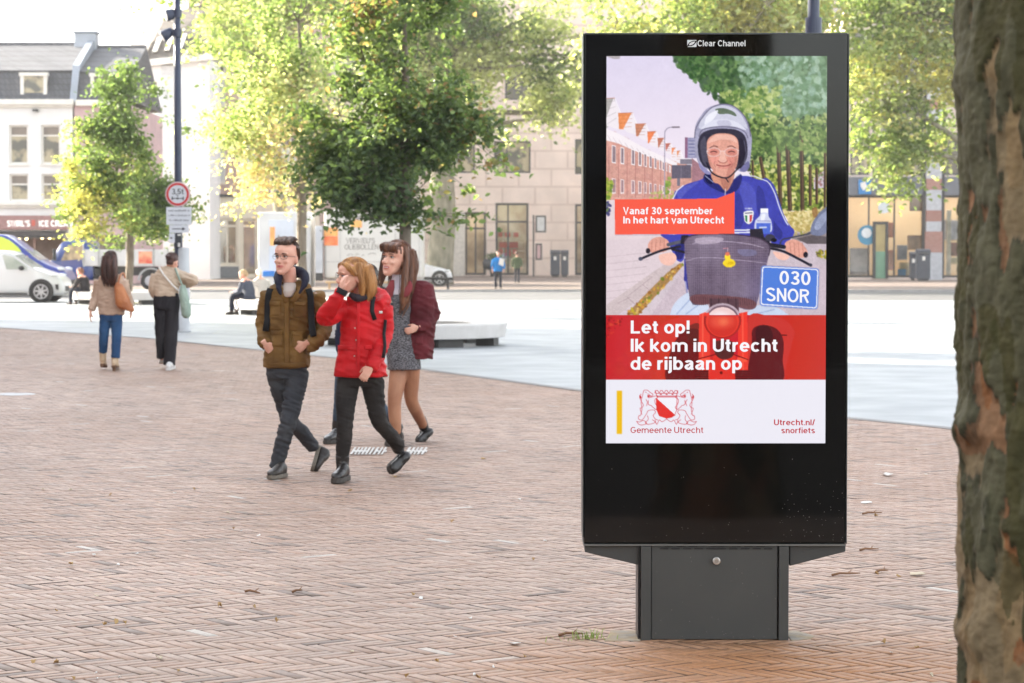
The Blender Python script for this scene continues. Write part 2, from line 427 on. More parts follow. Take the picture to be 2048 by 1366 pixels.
# ---------------------------------------------------------------- ground
# edge between the red brick square and the grey paving (ground points under the photo's line)
EDGE = [gnd(-400, 632), gnd(0, 655), gnd(300, 676), gnd(700, 718), gnd(1165, 780), gnd(1500, 815), gnd(1900, 855), gnd(2300, 905)]
def brick_square():
    n = 4; W = 0.056; L = n * W
    S = 700
    ii, jj = np.meshgrid(np.arange(-S, S), np.arange(-S, S), indexing='ij')
    ii = ii.ravel(); jj = jj.ravel()
    s = (ii - jj) % (2 * n)
    H = s == 0
    V = s == (2 * n - 1)
    cxl = np.concatenate([(ii[H] + n / 2) * W, (ii[V] + 0.5) * W])
    cyl = np.concatenate([(jj[H] + 0.5) * W, (jj[V] + n / 2) * W])
    ori = np.concatenate([np.zeros(H.sum()), np.ones(V.sum())])
    ROT = R(-54)
    c45 = math.cos(ROT); s45 = math.sin(ROT)
    X = cxl * c45 - cyl * s45 + 0.5
    Y = cxl * s45 + cyl * c45 + 27
    ex = np.array([p.x for p in EDGE]); ey = np.array([p.y for p in EDGE])
    o = np.argsort(ex); yl = np.interp(X, ex[o], ey[o])
    keep = (Y < yl - 0.16) & (Y > 5.5) & (np.abs(X) < 0.255 * Y + 2.2) & (Y < 60)
    X = X[keep]; Y = Y[keep]; ori = ori[keep]; N = len(X)
    rng = np.random.default_rng(4)
    wob = rng.normal(0, 0.0012, (N, 2)); ang = np.where(ori > 0, math.pi / 2, 0) + ROT + rng.normal(0, 0.007, N)
    hl = L / 2 - 0.0022 - np.abs(rng.normal(0, 0.0012, N)); hw = W / 2 - 0.0020 - np.abs(rng.normal(0, 0.0010, N))
    big = vnoise(np.stack([X, Y, X * 0], 1), 0.35, 3, 2)
    dz = rng.normal(0, 0.0006, N) + big * 0.004
    tx = rng.normal(0, 0.0035, N); ty = rng.normal(0, 0.005, N)
    ca = np.cos(ang); sa = np.sin(ang)
    sx = np.array([-1, 1, 1, -1]); sy = np.array([-1, -1, 1, 1])
    V = np.empty((N, 12, 3), np.float32)
    for lev, (inset, z) in enumerate(((0.0022, 0.0), (0.0, -0.0032), (0.0, -0.035))):
        lx = sx[None] * (hl[:, None] - inset); ly = sy[None] * (hw[:, None] - inset)
        V[:, lev * 4:lev * 4 + 4, 0] = X[:, None] + wob[:, :1] + lx * ca[:, None] - ly * sa[:, None]
        V[:, lev * 4:lev * 4 + 4, 1] = Y[:, None] + wob[:, 1:] + lx * sa[:, None] + ly * ca[:, None]
        V[:, lev * 4:lev * 4 + 4, 2] = dz[:, None] + z + (lx * tx[:, None] + ly * ty[:, None]) * (1 if lev < 2 else 0)
    fl = [(0, 1, 2, 3)] + [(4 + k, 4 + (k + 1) % 4, (k + 1) % 4, k) for k in range(4)] + [(8 + k, 8 + (k + 1) % 4, 4 + (k + 1) % 4, 4 + k) for k in range(4)]
    F = (np.arange(N)[:, None, None] * 12 + np.array(fl)[None]).reshape(-1, 4)
    # brick colours: reds, browns, a few pale and a few dark ones; warm light and some sand painted in near the display's foot
    base = np.array([0.338, 0.214, 0.153]); alt = np.array([0.365, 0.260, 0.204]); dark = np.array([0.20, 0.14, 0.11]); pale = np.array([0.43, 0.38, 0.34])
    r = rng.random(N)[:, None]
    t = np.clip(0.5 + 0.5 * big[:, None] + rng.normal(0, 0.3, (N, 1)), 0, 1)
    C = base * (1 - t) + alt * t
    C = np.where(r < 0.05, dark, C); C = np.where(r > 0.996, pale, C)
    C = C * (1 + rng.normal(0, 0.07, (N, 1)))
    wear = vnoise(np.stack([X, Y * .5, X * 0], 1), 1.3, 8, 3)[:, None]; C = C * (1 + .16 * wear) + np.array([.02, .022, .025]) * np.clip(wear, 0, 1)
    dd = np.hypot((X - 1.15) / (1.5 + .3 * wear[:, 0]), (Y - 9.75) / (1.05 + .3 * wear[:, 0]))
    sand_and_warm_light = np.clip(1.2 - dd, 0, 1)[:, None] * 0.78  # orange tint carries warm reflected light as well as sand
    C = C * (1 - sand_and_warm_light) + np.array([0.37, 0.155, 0.048]) * sand_and_warm_light
    C = np.clip(C, 0.02, 0.6)
    m = attr_mat('clay brick', 'bcol', rough=0.58, spec=0.45, noise_amt=0.22, nscale=45, bump=0.25)
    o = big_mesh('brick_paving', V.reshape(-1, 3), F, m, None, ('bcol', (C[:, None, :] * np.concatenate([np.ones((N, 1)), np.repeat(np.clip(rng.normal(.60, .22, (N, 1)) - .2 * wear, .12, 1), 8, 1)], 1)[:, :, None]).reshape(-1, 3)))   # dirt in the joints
    tag(o, kind='structure')
brick_square()
def sheet(name, pts, z, m):
    mb = MB(); mb.add([(p[0], p[1], z) for p in pts], [tuple(range(len(pts)))])
    o = mb.build(name, m, fix=False); tag(o, kind='structure'); return o
m_sand = mat('joint sand', (0.035, 0.027, 0.020), 0.9, col2=(0.085, 0.065, 0.045), scale=9, bump=0.3)
sheet('ground', [(-900, -500), (900, -500), (900, 1500), (-900, 1500)], -0.050, mat('far ground', (0.26, 0.24, 0.22), 0.85, scale=0.3))
sheet('sand_bed', [(-25, -12), (25, -12), (25, 75), (-25, 75)], -0.0125, m_sand)
m_grey = mat('grey paving', (0.345, 0.365, 0.372), 0.5, spec=0.5, col2=(0.27, 0.285, 0.295), scale=1.1, detail=8, bump=0.12, bscale=30, rvar=0.2)
pts = [(p.x, p.y) for p in EDGE]
sheet('grey_paving', pts + [(60, 20), (60, 97), (-75, 97), (-60, 60)], 0.002, m_grey)
# the pale stone strip along the brick edge
mb = MB()
for a, b in zip(EDGE[:-1], EDGE[1:]):
    d = (b - a).normalized(); nrm = Vector((d.y, -d.x, 0)) * 0.16
    mb.add([a + Vector((0,0,.006)), b + Vector((0,0,.006)), b + nrm + Vector((0,0,.006)), a + nrm + Vector((0,0,.006))], [(0, 1, 2, 3)])
tag(mb.build('edge_strip', mat('edge stone', (0.23, 0.22, 0.21), 0.7, scale=3), fix=False), kind='structure')
# far brick pavement in front of the shops and the road between
sheet('far_pavement', [(-90, 96), (90, 99), (90, 175), (-90, 175)], 0.008, mat('far brick', (0.17, 0.13, 0.11), 0.75, col2=(0.13, 0.10, 0.085), scale=2.5, detail=8))
sheet('road', [(-80, 83.5), (80, 78.5), (80, 96.6), (-80, 96.6)], 0.0085, mat('asphalt', (0.115, 0.115, 0.118), 0.7, col2=(0.085, 0.085, 0.088), scale=.6, detail=8))
mb = MB(); mb.box(-90, 90, 96.6, 96.9, -0.02, 0.10)
tag(mb.build('kerb', mat('kerb stone', (0.35, 0.34, 0.33), 0.8)), kind='structure')

def shadow_lines():  # dark lines painted on for the thin tree and post shadows
    mb = MB(); z = .0065
    def ln(a, b, w):
        a = Vector(a); b = Vector(b); d = (b - a).normalized(); n = Vector((d.y, -d.x, 0)) * w / 2
        mb.add([a + n, b + n, b - n, a - n], [(0, 1, 2, 3)])
    for y, w in ((47.5, .05), (55.0, .06), (61.0, .10), (66.5, .22), (71.0, .08)): ln((-40, y + 4, z), (40, y - 3, z), w)
    o = mb.build('painted_shadow_lines', mat('painted shadow line', (.035, .035, .035), .7, scale=2), fix=False); tag(o, kind='structure')
shadow_lines()
# ---------------------------------------------------------------- buildings
def brickm(name, col, col2, mortar, scale=1.0, bw=0.22, bh=0.065):
    if name in MATS: return MATS[name]
    m = bpy.data.materials.new(name); m.use_nodes = True; nt = m.node_tree; b = nt.nodes['Principled BSDF']
    tc = nt.nodes.new('ShaderNodeTexCoord'); sp = nt.nodes.new('ShaderNodeSeparateXYZ'); nt.links.new(tc.outputs['Object'], sp.inputs[0])
    ad = nt.nodes.new('ShaderNodeMath'); nt.links.new(sp.outputs[0], ad.inputs[0]); nt.links.new(sp.outputs[1], ad.inputs[1])
    cb = nt.nodes.new('ShaderNodeCombineXYZ'); nt.links.new(ad.outputs[0], cb.inputs[0]); nt.links.new(sp.outputs[2], cb.inputs[1])
    t = nt.nodes.new('ShaderNodeTexBrick'); t.inputs['Scale'].default_value = scale
    t.inputs['Brick Width'].default_value = bw; t.inputs['Row Height'].default_value = bh; t.inputs['Mortar Size'].default_value = min(bh, bw) * 0.06
    t.inputs['Color1'].default_value = (*col, 1); t.inputs['Color2'].default_value = (*col2, 1); t.inputs['Mortar'].default_value = (*mortar, 1)
    nt.links.new(cb.outputs[0], t.inputs['Vector'])
    n = nt.nodes.new('ShaderNodeTexNoise'); n.inputs['Scale'].default_value = 0.6; n.inputs['Detail'].default_value = 8
    nt.links.new(tc.outputs['Object'], n.inputs['Vector'])
    mr = nt.nodes.new('ShaderNodeMapRange'); mr.inputs[1].default_value = .3; mr.inputs[2].default_value = .7; mr.inputs[3].default_value = 0.85; mr.inputs[4].default_value = 1.08
    nt.links.new(n.outputs[0], mr.inputs[0])
    mx = nt.nodes.new('ShaderNodeMix'); mx.data_type = 'RGBA'; mx.blend_type = 'MULTIPLY'; mx.inputs[0].default_value = 1
    nt.links.new(t.outputs[0], mx.inputs[6]); nt.links.new(mr.outputs[0], mx.inputs[7]); nt.links.new(mx.outputs[2], b.inputs['Base Color'])
    b.inputs['Roughness'].default_value = 0.85
    MATS[name] = m
    return m
m_white = mat('white render', (0.80, 0.80, 0.80), 0.8, col2=(0.72, 0.72, 0.72), scale=0.8, detail=8)
m_trim = mat('white paint', (0.80, 0.77, 0.72), 0.5, scale=3, amt=0.3)
m_cream = mat('cream paint', (0.76, 0.68, 0.56), 0.6, scale=2, amt=0.3)
m_mauve = mat('mauve render', (0.60, 0.42, 0.44), 0.8, scale=0.8)
m_slate = brickm('slate', (0.075, 0.080, 0.092), (0.10, 0.105, 0.12), (0.045, 0.045, 0.05), 1, 0.24, 0.30)
m_tile = brickm('roof tile', (0.105, 0.110, 0.125), (0.14, 0.145, 0.16), (0.05, 0.05, 0.055), 1, 0.26, 0.32)
m_brown = brickm('brown brick', (0.40, 0.265, 0.235), (0.46, 0.32, 0.285), (0.50, 0.43, 0.39))
m_stone = brickm('beige stone', (0.72, 0.60, 0.52), (0.76, 0.64, 0.56), (0.62, 0.50, 0.43), 1, 2.1, 1.15)
m_redbrick = brickm('red brick', (0.34, 0.15, 0.12), (0.40, 0.20, 0.165), (0.42, 0.36, 0.33))
m_lead = mat('zinc', (0.36, 0.40, 0.46), 0.45, 0.3, scale=2)
m_dark = mat('dark metal', (0.035, 0.038, 0.045), 0.4, scale=5)
m_pane = mat('window glass', (0.045, 0.045, 0.042), 0.06, spec=0.8, col2=(0.10, 0.085, 0.06), scale=0.9)
m_pane_dim = mat('window blind', (0.23, 0.19, 0.16), 0.35, col2=(0.18, 0.15, 0.13), scale=2)
m_pane_warm = mat('pane with painted reflections', (0.42, 0.36, 0.24), 0.12, spec=0.7, col2=(0.10, 0.10, 0.085), scale=1.1, detail=3, lo=.45, hi=.55)  # ochre patches stand for reflected trees, put into the pane colour
m_shopglass = glass_mat('shop glass', (0.86, 0.90, 0.90), fac=0.06)
m_inside = mat('shop interior', (0.55, 0.43, 0.30), 0.8, col2=(0.22, 0.16, 0.11), scale=0.8, detail=3)
m_floor_in = mat('shop floor', (0.3, 0.26, 0.22), 0.5, scale=2)

def facade(mb, x0, x1, z0, z1, y, holes, rev=0.22, mi=0):
    """front wall facing -Y with real openings; holes: (x0,x1,z0,z1)"""
    xs = sorted({x0, x1, *[h[0] for h in holes], *[h[1] for h in holes]}); zs = sorted({z0, z1, *[h[2] for h in holes], *[h[3] for h in holes]})
    xs = [x for x in xs if x0 <= x <= x1]; zs = [z for z in zs if z0 <= z <= z1]
    for a, b in zip(xs[:-1], xs[1:]):
        for c, d in zip(zs[:-1], zs[1:]):
            cx, cz = (a + b) / 2, (c + d) / 2
            if any(h[0] < cx < h[1] and h[2] < cz < h[3] for h in holes): continue
            mb.quad((a, y, c), (b, y, c), (b, y, d), (a, y, d), mi)
    for h in holes:
        a, b, c, d = h
        mb.quad((a, y, c), (a, y, d), (a, y + rev, d), (a, y + rev, c), mi); mb.quad((b, y, d), (b, y, c), (b, y + rev, c), (b, y + rev, d), mi)
        mb.quad((a, y, d), (b, y, d), (b, y + rev, d), (a, y + rev, d), mi); mb.quad((b, y, c), (a, y, c), (a, y + rev, c), (b, y + rev, c), mi)
def shell(mb, x0, x1, z0, z1, y0, y1, mi=0):
    mb.quad((x0, y1, z0), (x0, y0, z0), (x0, y0, z1), (x0, y1, z1), mi); mb.quad((x1, y0, z0), (x1, y1, z0), (x1, y1, z1), (x1, y0, z1), mi)
    mb.quad((x1, y1, z0), (x0, y1, z0), (x0, y1, z1), (x1, y1, z1), mi); mb.quad((x0, y0, z1), (x1, y0, z1), (x1, y1, z1), (x0, y1, z1), mi)
def window(parent, h, y, fm, pm, fw=0.09, rev=0.14, transom=None, mull=(), sill=None, pm2=None, name='window'):
    """frame with a pane (and an upper pane above the transom) set back in opening h"""
    a, b, c, d = h; yy = y + rev
    mb = MB()
    e = 0.002
    mb.box(a + e, a + fw, yy, yy + .07, c + e, d - e); mb.box(b - fw, b - e, yy, yy + .07, c + e, d - e)
    mb.box(a + fw, b - fw, yy, yy + .07, d - fw, d - e); mb.box(a + fw, b - fw, yy, yy + .07, c + e, c + fw)
    if transom: mb.box(a + fw, b - fw, yy - .01, yy + .06, transom - fw * .45, transom + fw * .45)
    for x in mull: mb.box(x - fw * .4, x + fw * .4, yy - .006, yy + .055, c + fw, d - fw)
    f = mb.build(name, fm, parent)
    g = MB()
    if transom:
        g.quad((a + fw*.9, yy + .03, c + fw*.9), (b - fw*.9, yy + .03, c + fw*.9), (b - fw*.9, yy + .03, transom), (a + fw*.9, yy + .03, transom))
        u = MB(); u.quad((a + fw*.9, yy + .03, transom), (b - fw*.9, yy + .03, transom), (b - fw*.9, yy + .03, d - fw*.9), (a + fw*.9, yy + .03, d - fw*.9))
        u.build('upper_pane', pm2 or pm, f, fix=False)
    else:
        g.quad((a + fw*.9, yy + .03, c + fw*.9), (b - fw*.9, yy + .03, c + fw*.9), (b - fw*.9, yy + .03, d - fw*.9), (a + fw*.9, yy + .03, d - fw*.9))
    g.build('pane', pm, f, fix=False)
    if sill:
        q = MB(); q.box(a - .06, b + .06, y - .09, y - .002, c - .09, c - .002); q.build('sill', sill, f)
    return f
m_lit = mat('lit ceiling panel', (1, .9, .75), .5, emit=(1, .92, .80), estr=3.0)
def shop_lights(b, x0, x1, y, z, n=4):
    for k in range(n):
        x = x0 + (x1 - x0) * (k + .5) / n; q = MB(); q.box(x - (x1 - x0) / n * .36, x + (x1 - x0) / n * .36, y, y + .5, z, z + .05); q.build('ceiling_light', m_lit, b)
def rect(u0, v0, u1, v1, Y): return (px(u0, Y), px(u1, Y), pz(v1, Y), pz(v0, Y))

def mansard(root, x0, x1, y, z0, zk, zr, dep, ms, mt, zin=0.9, ro=1):
    """steep slate slope up to zk, tiled slope up to the ridge zr, thick party walls left to others"""
    mb = MB(); yk = y + zin; yr = y + dep / 2
    mb.add([(x0, y - .1, z0), (x1, y - .1, z0), (x1, yk, zk), (x0, yk, zk)], [(0, 1, 2, 3)], 0)
    mb.add([(x0, yk - .12, zk), (x1, yk - .12, zk), (x1, yr, zr), (x0, yr, zr)], [(0, 1, 2, 3)], 1)
    mb.add([(x0, yk - .12, zk - .06), (x1, yk - .12, zk - .06), (x1, yk - .12, zk), (x0, yk - .12, zk)], [(0, 1, 2, 3)], 1)
    y2 = y + dep
    mb.add([(x1, y2, z0), (x0, y2, z0), (x0, yr, zr), (x1, yr, zr)], [(0, 1, 2, 3)], 1)
    for x in (x0, x1): mb.add([(x, y - .1, z0), (x, yk, zk), (x, yr, zr), (x, y2, z0)], [(0, 1, 2, 3)], 0)
    # barrel ridge
    mb.tube([(x0, yr, zr), (x1, yr, zr)], 0.12, 8, 1)
    return mb.build('roof', [ms, mt], root, fix=False)
def dormer(roof, u0, v0, u1, v1, Y, yb, fm, pm):
    x0, x1, z0, z1 = rect(u0, v0, u1, v1, Y)
    mb = MB(); w = .17
    mb.box(x0, x0 + w, Y, Y + .16, z0, z1 - w); mb.box(x1 - w, x1, Y, Y + .16, z0, z1 - w)
    mb.box(x0 - .05, x1 + .05, Y - .06, Y + .22, z1 - w, z1); mb.box(x0 + w, x1 - w, Y, Y + .14, z0, z0 + w)
    mb.box(x0 + .03, x0 + .10, Y + .16, yb, z0, z1 - w); mb.box(x1 - .10, x1 - .03, Y + .16, yb, z0, z1 - w); mb.box(x0, x1, Y + .22, yb + .6, z1 - .14, z1 - .02)
    d = mb.build('dormer', [fm], roof)
    mb = MB(); mb.quad((x0 + w, Y + .05, z0 + w), (x1 - w, Y + .05, z0 + w), (x1 - w, Y + .05, z1 - w), (x0 + w, Y + .05, z1 - w))
    p = mb.build('dormer_pane', pm, roof, fix=False)

# --- white house and mauve house with slate mansard roofs
Y1 = 120.0
def white_house():
    x0, x1 = px(-300, Y1), px(147, Y1)
    zc = pz(210, Y1)
    b = thing('town_house', (x0, Y1, 0), 'white town house with slate mansard roof above the ice cream shop', 'house')
    H = [rect(u, v0, u + 38, v1, Y1) for u in (20, 84, -44, -108, -172) for (v0, v1) in ((250, 328), (348, 402))]
    shop = (px(-120, Y1), px(135, Y1), 0.35, pz(476, Y1))
    mb = MB(); facade(mb, x0, x1, 0, zc, Y1, H + [shop]); shell(mb, x0, x1, 0, zc, Y1, Y1 + 11)
    mb.build('wall', m_white, b, fix=False)
    for h in H: window(b, h, Y1, m_trim, m_pane_warm, transom=h[3] - (h[3] - h[2]) * (.27 if h[3] - h[2] > 1.6 else .38), sill=m_trim, pm2=m_pane_dim)
    for v0, v1 in ((199, 210), (403, 411)):
        q = MB(); q.box(x0, x1 + .1, Y1 - .28, Y1 - .002, pz(v1, Y1), pz(v0, Y1)); q.box(x0, x1 + .05, Y1 - .16, Y1 - .003, pz(v1 + 5, Y1), pz(v1, Y1) - .002); q.build('cornice', m_trim, b, bevel=.02)
    q = MB(); q.box(px(69, Y1), px(80, Y1), Y1 - .3, Y1 - .02, pz(223, Y1), pz(219, Y1)); q.build('wall_light', m_dark, b)
    # shop front
    q = MB(); q.box(px(-140, Y1), px(138, Y1), Y1 - .18, Y1 - .02, pz(460, Y1), pz(431, Y1)); fs = q.build('shop_sign', mat('mauve sign', (0.36, 0.19, 0.18), .5), b, bevel=.015)
    text_on('lettering', "SWIRL'S", 14, 60, 453, 441, Y1 - .195, mat('sign letters', (0.82, 0.78, 0.74), .5, emit=(1, .93, .88), estr=.22), fs, bold=.03)
    text_on('lettering', "ICE CREAM", 78, 146, 453, 441, Y1 - .195, MATS['sign letters'], fs, bold=.03)
    q = MB(); q.box(px(65, Y1), px(72, Y1), Y1 - .20, Y1 - .18, pz(452, Y1), pz(440, Y1)); q.build('emblem', mat('sign red', (0.6, 0.09, 0.06), .5), fs)
    q = MB(); a, c = px(-120, Y1), px(135, Y1)
    q.add([(a, Y1 - .02, pz(462, Y1)), (c, Y1 - .02, pz(462, Y1)), (c, Y1 - 1.2, pz(472, Y1)), (a, Y1 - 1.2, pz(472, Y1)), (a, Y1 - 1.2, pz(476, Y1)), (c, Y1 - 1.2, pz(476, Y1))], [(0, 1, 2, 3), (3, 2, 5, 4)])
    aw = q.build('awning', mat('black canvas', (0.03, 0.028, 0.03), .8), b, fix=False)
    mw = mat('lit bulb', (1, .8, .5), .3, emit=(1, .72, .38), estr=1.4)
    for u in (-30, -10, 18, 34, 47, 62, 93, 108):
        q = MB(); q.ball((px(u, Y1), Y1 - 1.1, pz(471 + (u % 3), Y1) - .12), .075, seg=8, rings=6); q.build('bulb', mw, b)
    q = MB(); a, c, d, e = shop; q.box(a, c, Y1 + 3, Y1 + 3.1, 0, e); q.build('shop_back', mat('pink shop wall', (0.55, 0.36, 0.30), .8, col2=(.35, .2, .16), scale=.9), b)
    q = MB()
    for u in (-120, -60, 0, 66, 132): q.box(px(u, Y1), px(u + 4, Y1), Y1 + .05, Y1 + .15, .35, e - .002)
    q.box(a, c, Y1 + .06, Y1 + .14, .352, 1.0); q.build('shop_frame', mat('rose paint', (0.45, 0.25, 0.22), .5), b)
    rf = mansard(b, x0, x1, Y1, pz(201, Y1), pz(138, Y1), pz(80, Y1) + .25, 11, m_slate, m_tile)
    dormer(rf, 43, 145, 96, 203, Y1 + .1, Y1 + 1.2, m_trim, m_pane_warm)
    dormer(rf, -90, 145, -37, 203, Y1 + .1, Y1 + 1.2, m_trim, m_pane_warm)
    # parapet of the party wall
    q = MB(); pts = [(Y1 - .16, pz(204, Y1)), (Y1 + .82, pz(137, Y1) + .22), (Y1 + 5.5, pz(78, Y1) + .55), (Y1 + 5.5, pz(100, Y1)), (Y1 + 1.0, pz(150, Y1)), (Y1 + .1, pz(204, Y1))]
    q.poly_prism([(x1 - .12, y, z) for y, z in pts], (.34, 0, 0)); q.build('parapet', m_lead, b)
    q = MB(); xx = x1 - .3; q.box(xx - .5, xx + .62, Y1 + 5.0, Y1 + 5.9, pz(100, Y1), pz(62, Y1) + .35); q.box(xx - .58, xx + .70, Y1 + 4.93, Y1 + 5.97, pz(62, Y1) + .351, pz(62, Y1) + .46); q.build('chimney', m_lead, rf, bevel=.03)
white_house()
def mauve_house():
    x0, x1 = px(150, Y1), px(262, Y1)
    zc = pz(210, Y1)
    b = thing('town_house', (x0, Y1, 0), 'mauve town house with slate mansard, half hidden by the small bright lime tree', 'house')
    H = [rect(u, v0, u + 34, v1, Y1) for u in (172, 222) for (v0, v1) in ((240, 328), (348, 412))]
    shop = (px(160, Y1), px(250, Y1), 0.4, pz(470, Y1))
    mb = MB(); facade(mb, x0, x1, 0, zc, Y1 + .05, H + [shop]); shell(mb, x0, x1, 0, zc, Y1 + .05, Y1 + 11); mb.build('wall', m_mauve, b, fix=False)
    for h in H: window(b, h, Y1 + .05, m_cream, m_pane, transom=h[3] - (h[3] - h[2]) * .3, sill=m_cream)
    q = MB(); q.box(x0 + .1, x1, Y1 - .2, Y1 + .045, pz(212, Y1), pz(200, Y1)); q.build('cornice', m_trim, b, bevel=.02)
    q = MB(); q.box(shop[0], shop[1], Y1 + .2, Y1 + .26, .4, shop[3]); q.build('shop_window', m_pane, b)
    rf = mansard(b, x0 + .12, x1, Y1, pz(201, Y1), pz(141, Y1), pz(80, Y1) + .1, 11, m_slate, m_tile)
    dormer(rf, 183, 146, 236, 203, Y1 + .1, Y1 + 1.2, m_trim, m_pane)
mauve_house()
def V3_(*a): return Vector(a)
def hip_house():
    Y = 138.0
    x0, x1 = px(287, Y), px(420, Y); ze = pz(118, Y)
    b = thing('white_building', (x0, Y, 0), 'tall white building with brown hipped roof behind the lamp post', 'building')
    H = [rect(300, 160, 318, 200, Y), rect(300, 230, 318, 270, Y)]
    mb = MB(); facade(mb, x0, x1, 0, ze, Y, H); shell(mb, x0, x1, 0, ze, Y, Y + 16); mb.build('wall', m_white, b, fix=False)
    for h in H: window(b, h, Y, m_trim, m_pane_dim)
    q = MB(); q.box(px(325, Y), px(350, Y), Y - .25, Y - .004, 0, ze - .4); q.build('bay', mat('grey render', (0.62, 0.63, 0.64), .8), b)
    m_hip = brickm('brown roof tile', (0.085, 0.074, 0.064), (0.11, 0.095, 0.082), (0.05, 0.045, 0.04), 1, .3, .33)
    A = at(252, 77, Y + 9); B = at(286, 120, Y - .6); C2_ = at(430, 106, Y - .6); D_ = at(430, 4, Y + 5); E_ = at(334, 27, Y + 5); F_ = at(430, 60, Y + 14); G_ = at(300, 70, Y + 14)
    mb = MB(); mb.add([A, B, C2_, D_, E_, F_, G_], [(1, 2, 3, 4), (0, 1, 4), (4, 3, 5, 6), (0, 4, 6), (0, 1, 2, 5, 6)]); rf = mb.build('roof', m_hip, b)
    def on(u, t):
        p = B.lerp(C2_, (u - 286) / 144.0); q = E_.lerp(D_, max(0, (u - 334) / 96.0)) if u > 334 else E_ + (C2_ - B) * ((u - 334) / 144.0); return p.lerp(q, t)
    for u in (300, 322, 346, 372):
        pts = [on(u - 16, .12), on(u - 8, .12), on(u + 3, .42), on(u - 6, .42)]
        mb = MB(); mb.poly_prism([p + V3_(0, -.25, .10) for p in pts], (0, .22, -.05)); mb.build('roof_dormer', m_trim, rf)
    mb = MB(); mb.poly_prism([B + V3_(-.1, -.1, -.02), C2_ + V3_(0, -.1, -.02), C2_ + V3_(0, -.1, -.35), B + V3_(-.1, -.1, -.35)], (0, .6, 0)); mb.build('eaves', m_trim, b)
hip_house()
def brown_building():
    Y = 143.0
    x0, x1 = px(378, Y), px(640, Y); zt = pz(-20, Y)
    b = thing('brick_building', (x0, Y, 0), 'brown brick building with white framed windows over a cream shop front', 'building')
    H = [rect(u, v0, u + 58, v1, Y) for u in (394, 478, 562) for (v0, v1) in ((272, 366), (120, 212))]
    shops = [rect(408, 437, 476, 530, Y), (px(482, Y), px(514, Y), .12, pz(437, Y)), rect(524, 437, 620, 530, Y)]
    mb = MB(); facade(mb, x0, x1, pz(388, Y), zt, Y, H); shell(mb, x0, x1, 0, zt, Y, Y + 14); mb.build('wall', m_brown, b, fix=False)
    for h in H: window(b, h, Y, m_trim, mat('pale blind', (.62, .63, .63), .3, scale=1), transom=h[3] - .75, mull=(h[0] + (h[1] - h[0]) / 3, h[1] - (h[1] - h[0]) / 3), sill=m_cream, pm2=m_pane, fw=.12)
    mb = MB(); facade(mb, x0, x1, 0, pz(388, Y) - .002, Y - .12, shops, rev=.3); mb.build('shop_front', m_cream, b, fix=False)
    q = MB(); q.box(x0, x1, Y - .3, Y - .122, pz(394, Y), pz(388, Y)); q.build('cornice', m_dark, b)
    for h in shops:
        f = window(b, h, Y - .12, m_cream, m_shopglass, transom=pz(452, Y), mull=(h[0] + (h[1] - h[0]) * .68,) if h[1] - h[0] > 1.5 else (), fw=.14, name='shop_window')
    q = MB(); q.box(px(408, Y), px(478, Y), Y - .18, Y - .124, .02, pz(533, Y)); q.box(px(524, Y), px(622, Y), Y - .18, Y - .124, .02, pz(533, Y)); q.build('plinth', mat('blue stone', (.17, .18, .20), .7), b)
    q = MB(); q.box(x0 + .2, x1 - .2, Y + 3.2, Y + 3.3, 0, pz(436, Y)); q.build('shop_back', mat('dim shop', (0.36, 0.28, 0.19), .8, col2=(.10, .07, .05), scale=.7, detail=2), b)
    shop_lights(b, px(408, Y), px(620, Y), Y + 1.5, pz(434, Y), 4)
    q = MB(); q.box(px(420, Y), px(437, Y), Y + .21, Y + .23, pz(490, Y), pz(465, Y)); q.build('poster', mat('pale poster', (.55, .68, .66), .5, col2=(.75, .8, .78), scale=3), b)
    for u in (436, 446, 456):
        q = MB(); X = px(u, Y); q.loft([((X, Y + 1.6, .6), (.16, 0, 0), (0, .12, 0)), ((X, Y + 1.6, 1.2), (.2, 0, 0), (0, .13, 0)), ((X, Y + 1.6, 1.75), (.24, 0, 0), (0, .13, 0)), ((X, Y + 1.6, 1.95), (.06, 0, 0), (0, .05, 0))], 10)
        q.tube([(X, Y + 1.6, .05), (X, Y + 1.6, .7)], .03, 6); q.build('mannequin', mat('shop dress', (.62, .5, .36), .8, col2=(.4, .2, .15), scale=2), b, smooth=True)
    q = MB(); q.box(x0, x1, Y, Y + 13, zt + .005, zt + .4); q.poly_prism([(x0 - .2, Y - .3, zt + .41), (x1 + .2, Y - .3, zt + .41), (x1 - 1, Y + 4, zt + 4.5), (x0 + 1, Y + 4, zt + 4.5)], (0, 8, 0)); q.build('roof', m_slate, b)
brown_building()
def cream_building():
    Y = 152.0
    x0, x1 = px(642, Y), px(838, Y); zt = pz(60, Y)
    b = thing('cream_building', (x0, Y, 0), 'pale cream plastered building behind the white food trailer', 'building')
    H = [rect(u, v0, u + 44, v1, Y) for u in (668, 760) for (v0, v1) in ((250, 340), (100, 190))] + [(px(660, Y), px(820, Y), .3, pz(440, Y))]
    mb = MB(); facade(mb, x0, x1, 0, zt, Y, H); shell(mb, x0, x1, 0, zt, Y, Y + 12); mb.build('wall', mat('cream plaster', (.78, .71, .60), .85, scale=.7), b, fix=False)
    for h in H: window(b, h, Y, m_trim, m_pane_dim, transom=h[3] - .8, fw=.12)
    q = MB(); q.box(x0, x1, Y - .3, Y - .002, zt - .5, zt + .1); q.build('cornice', m_trim, b)
cream_building()
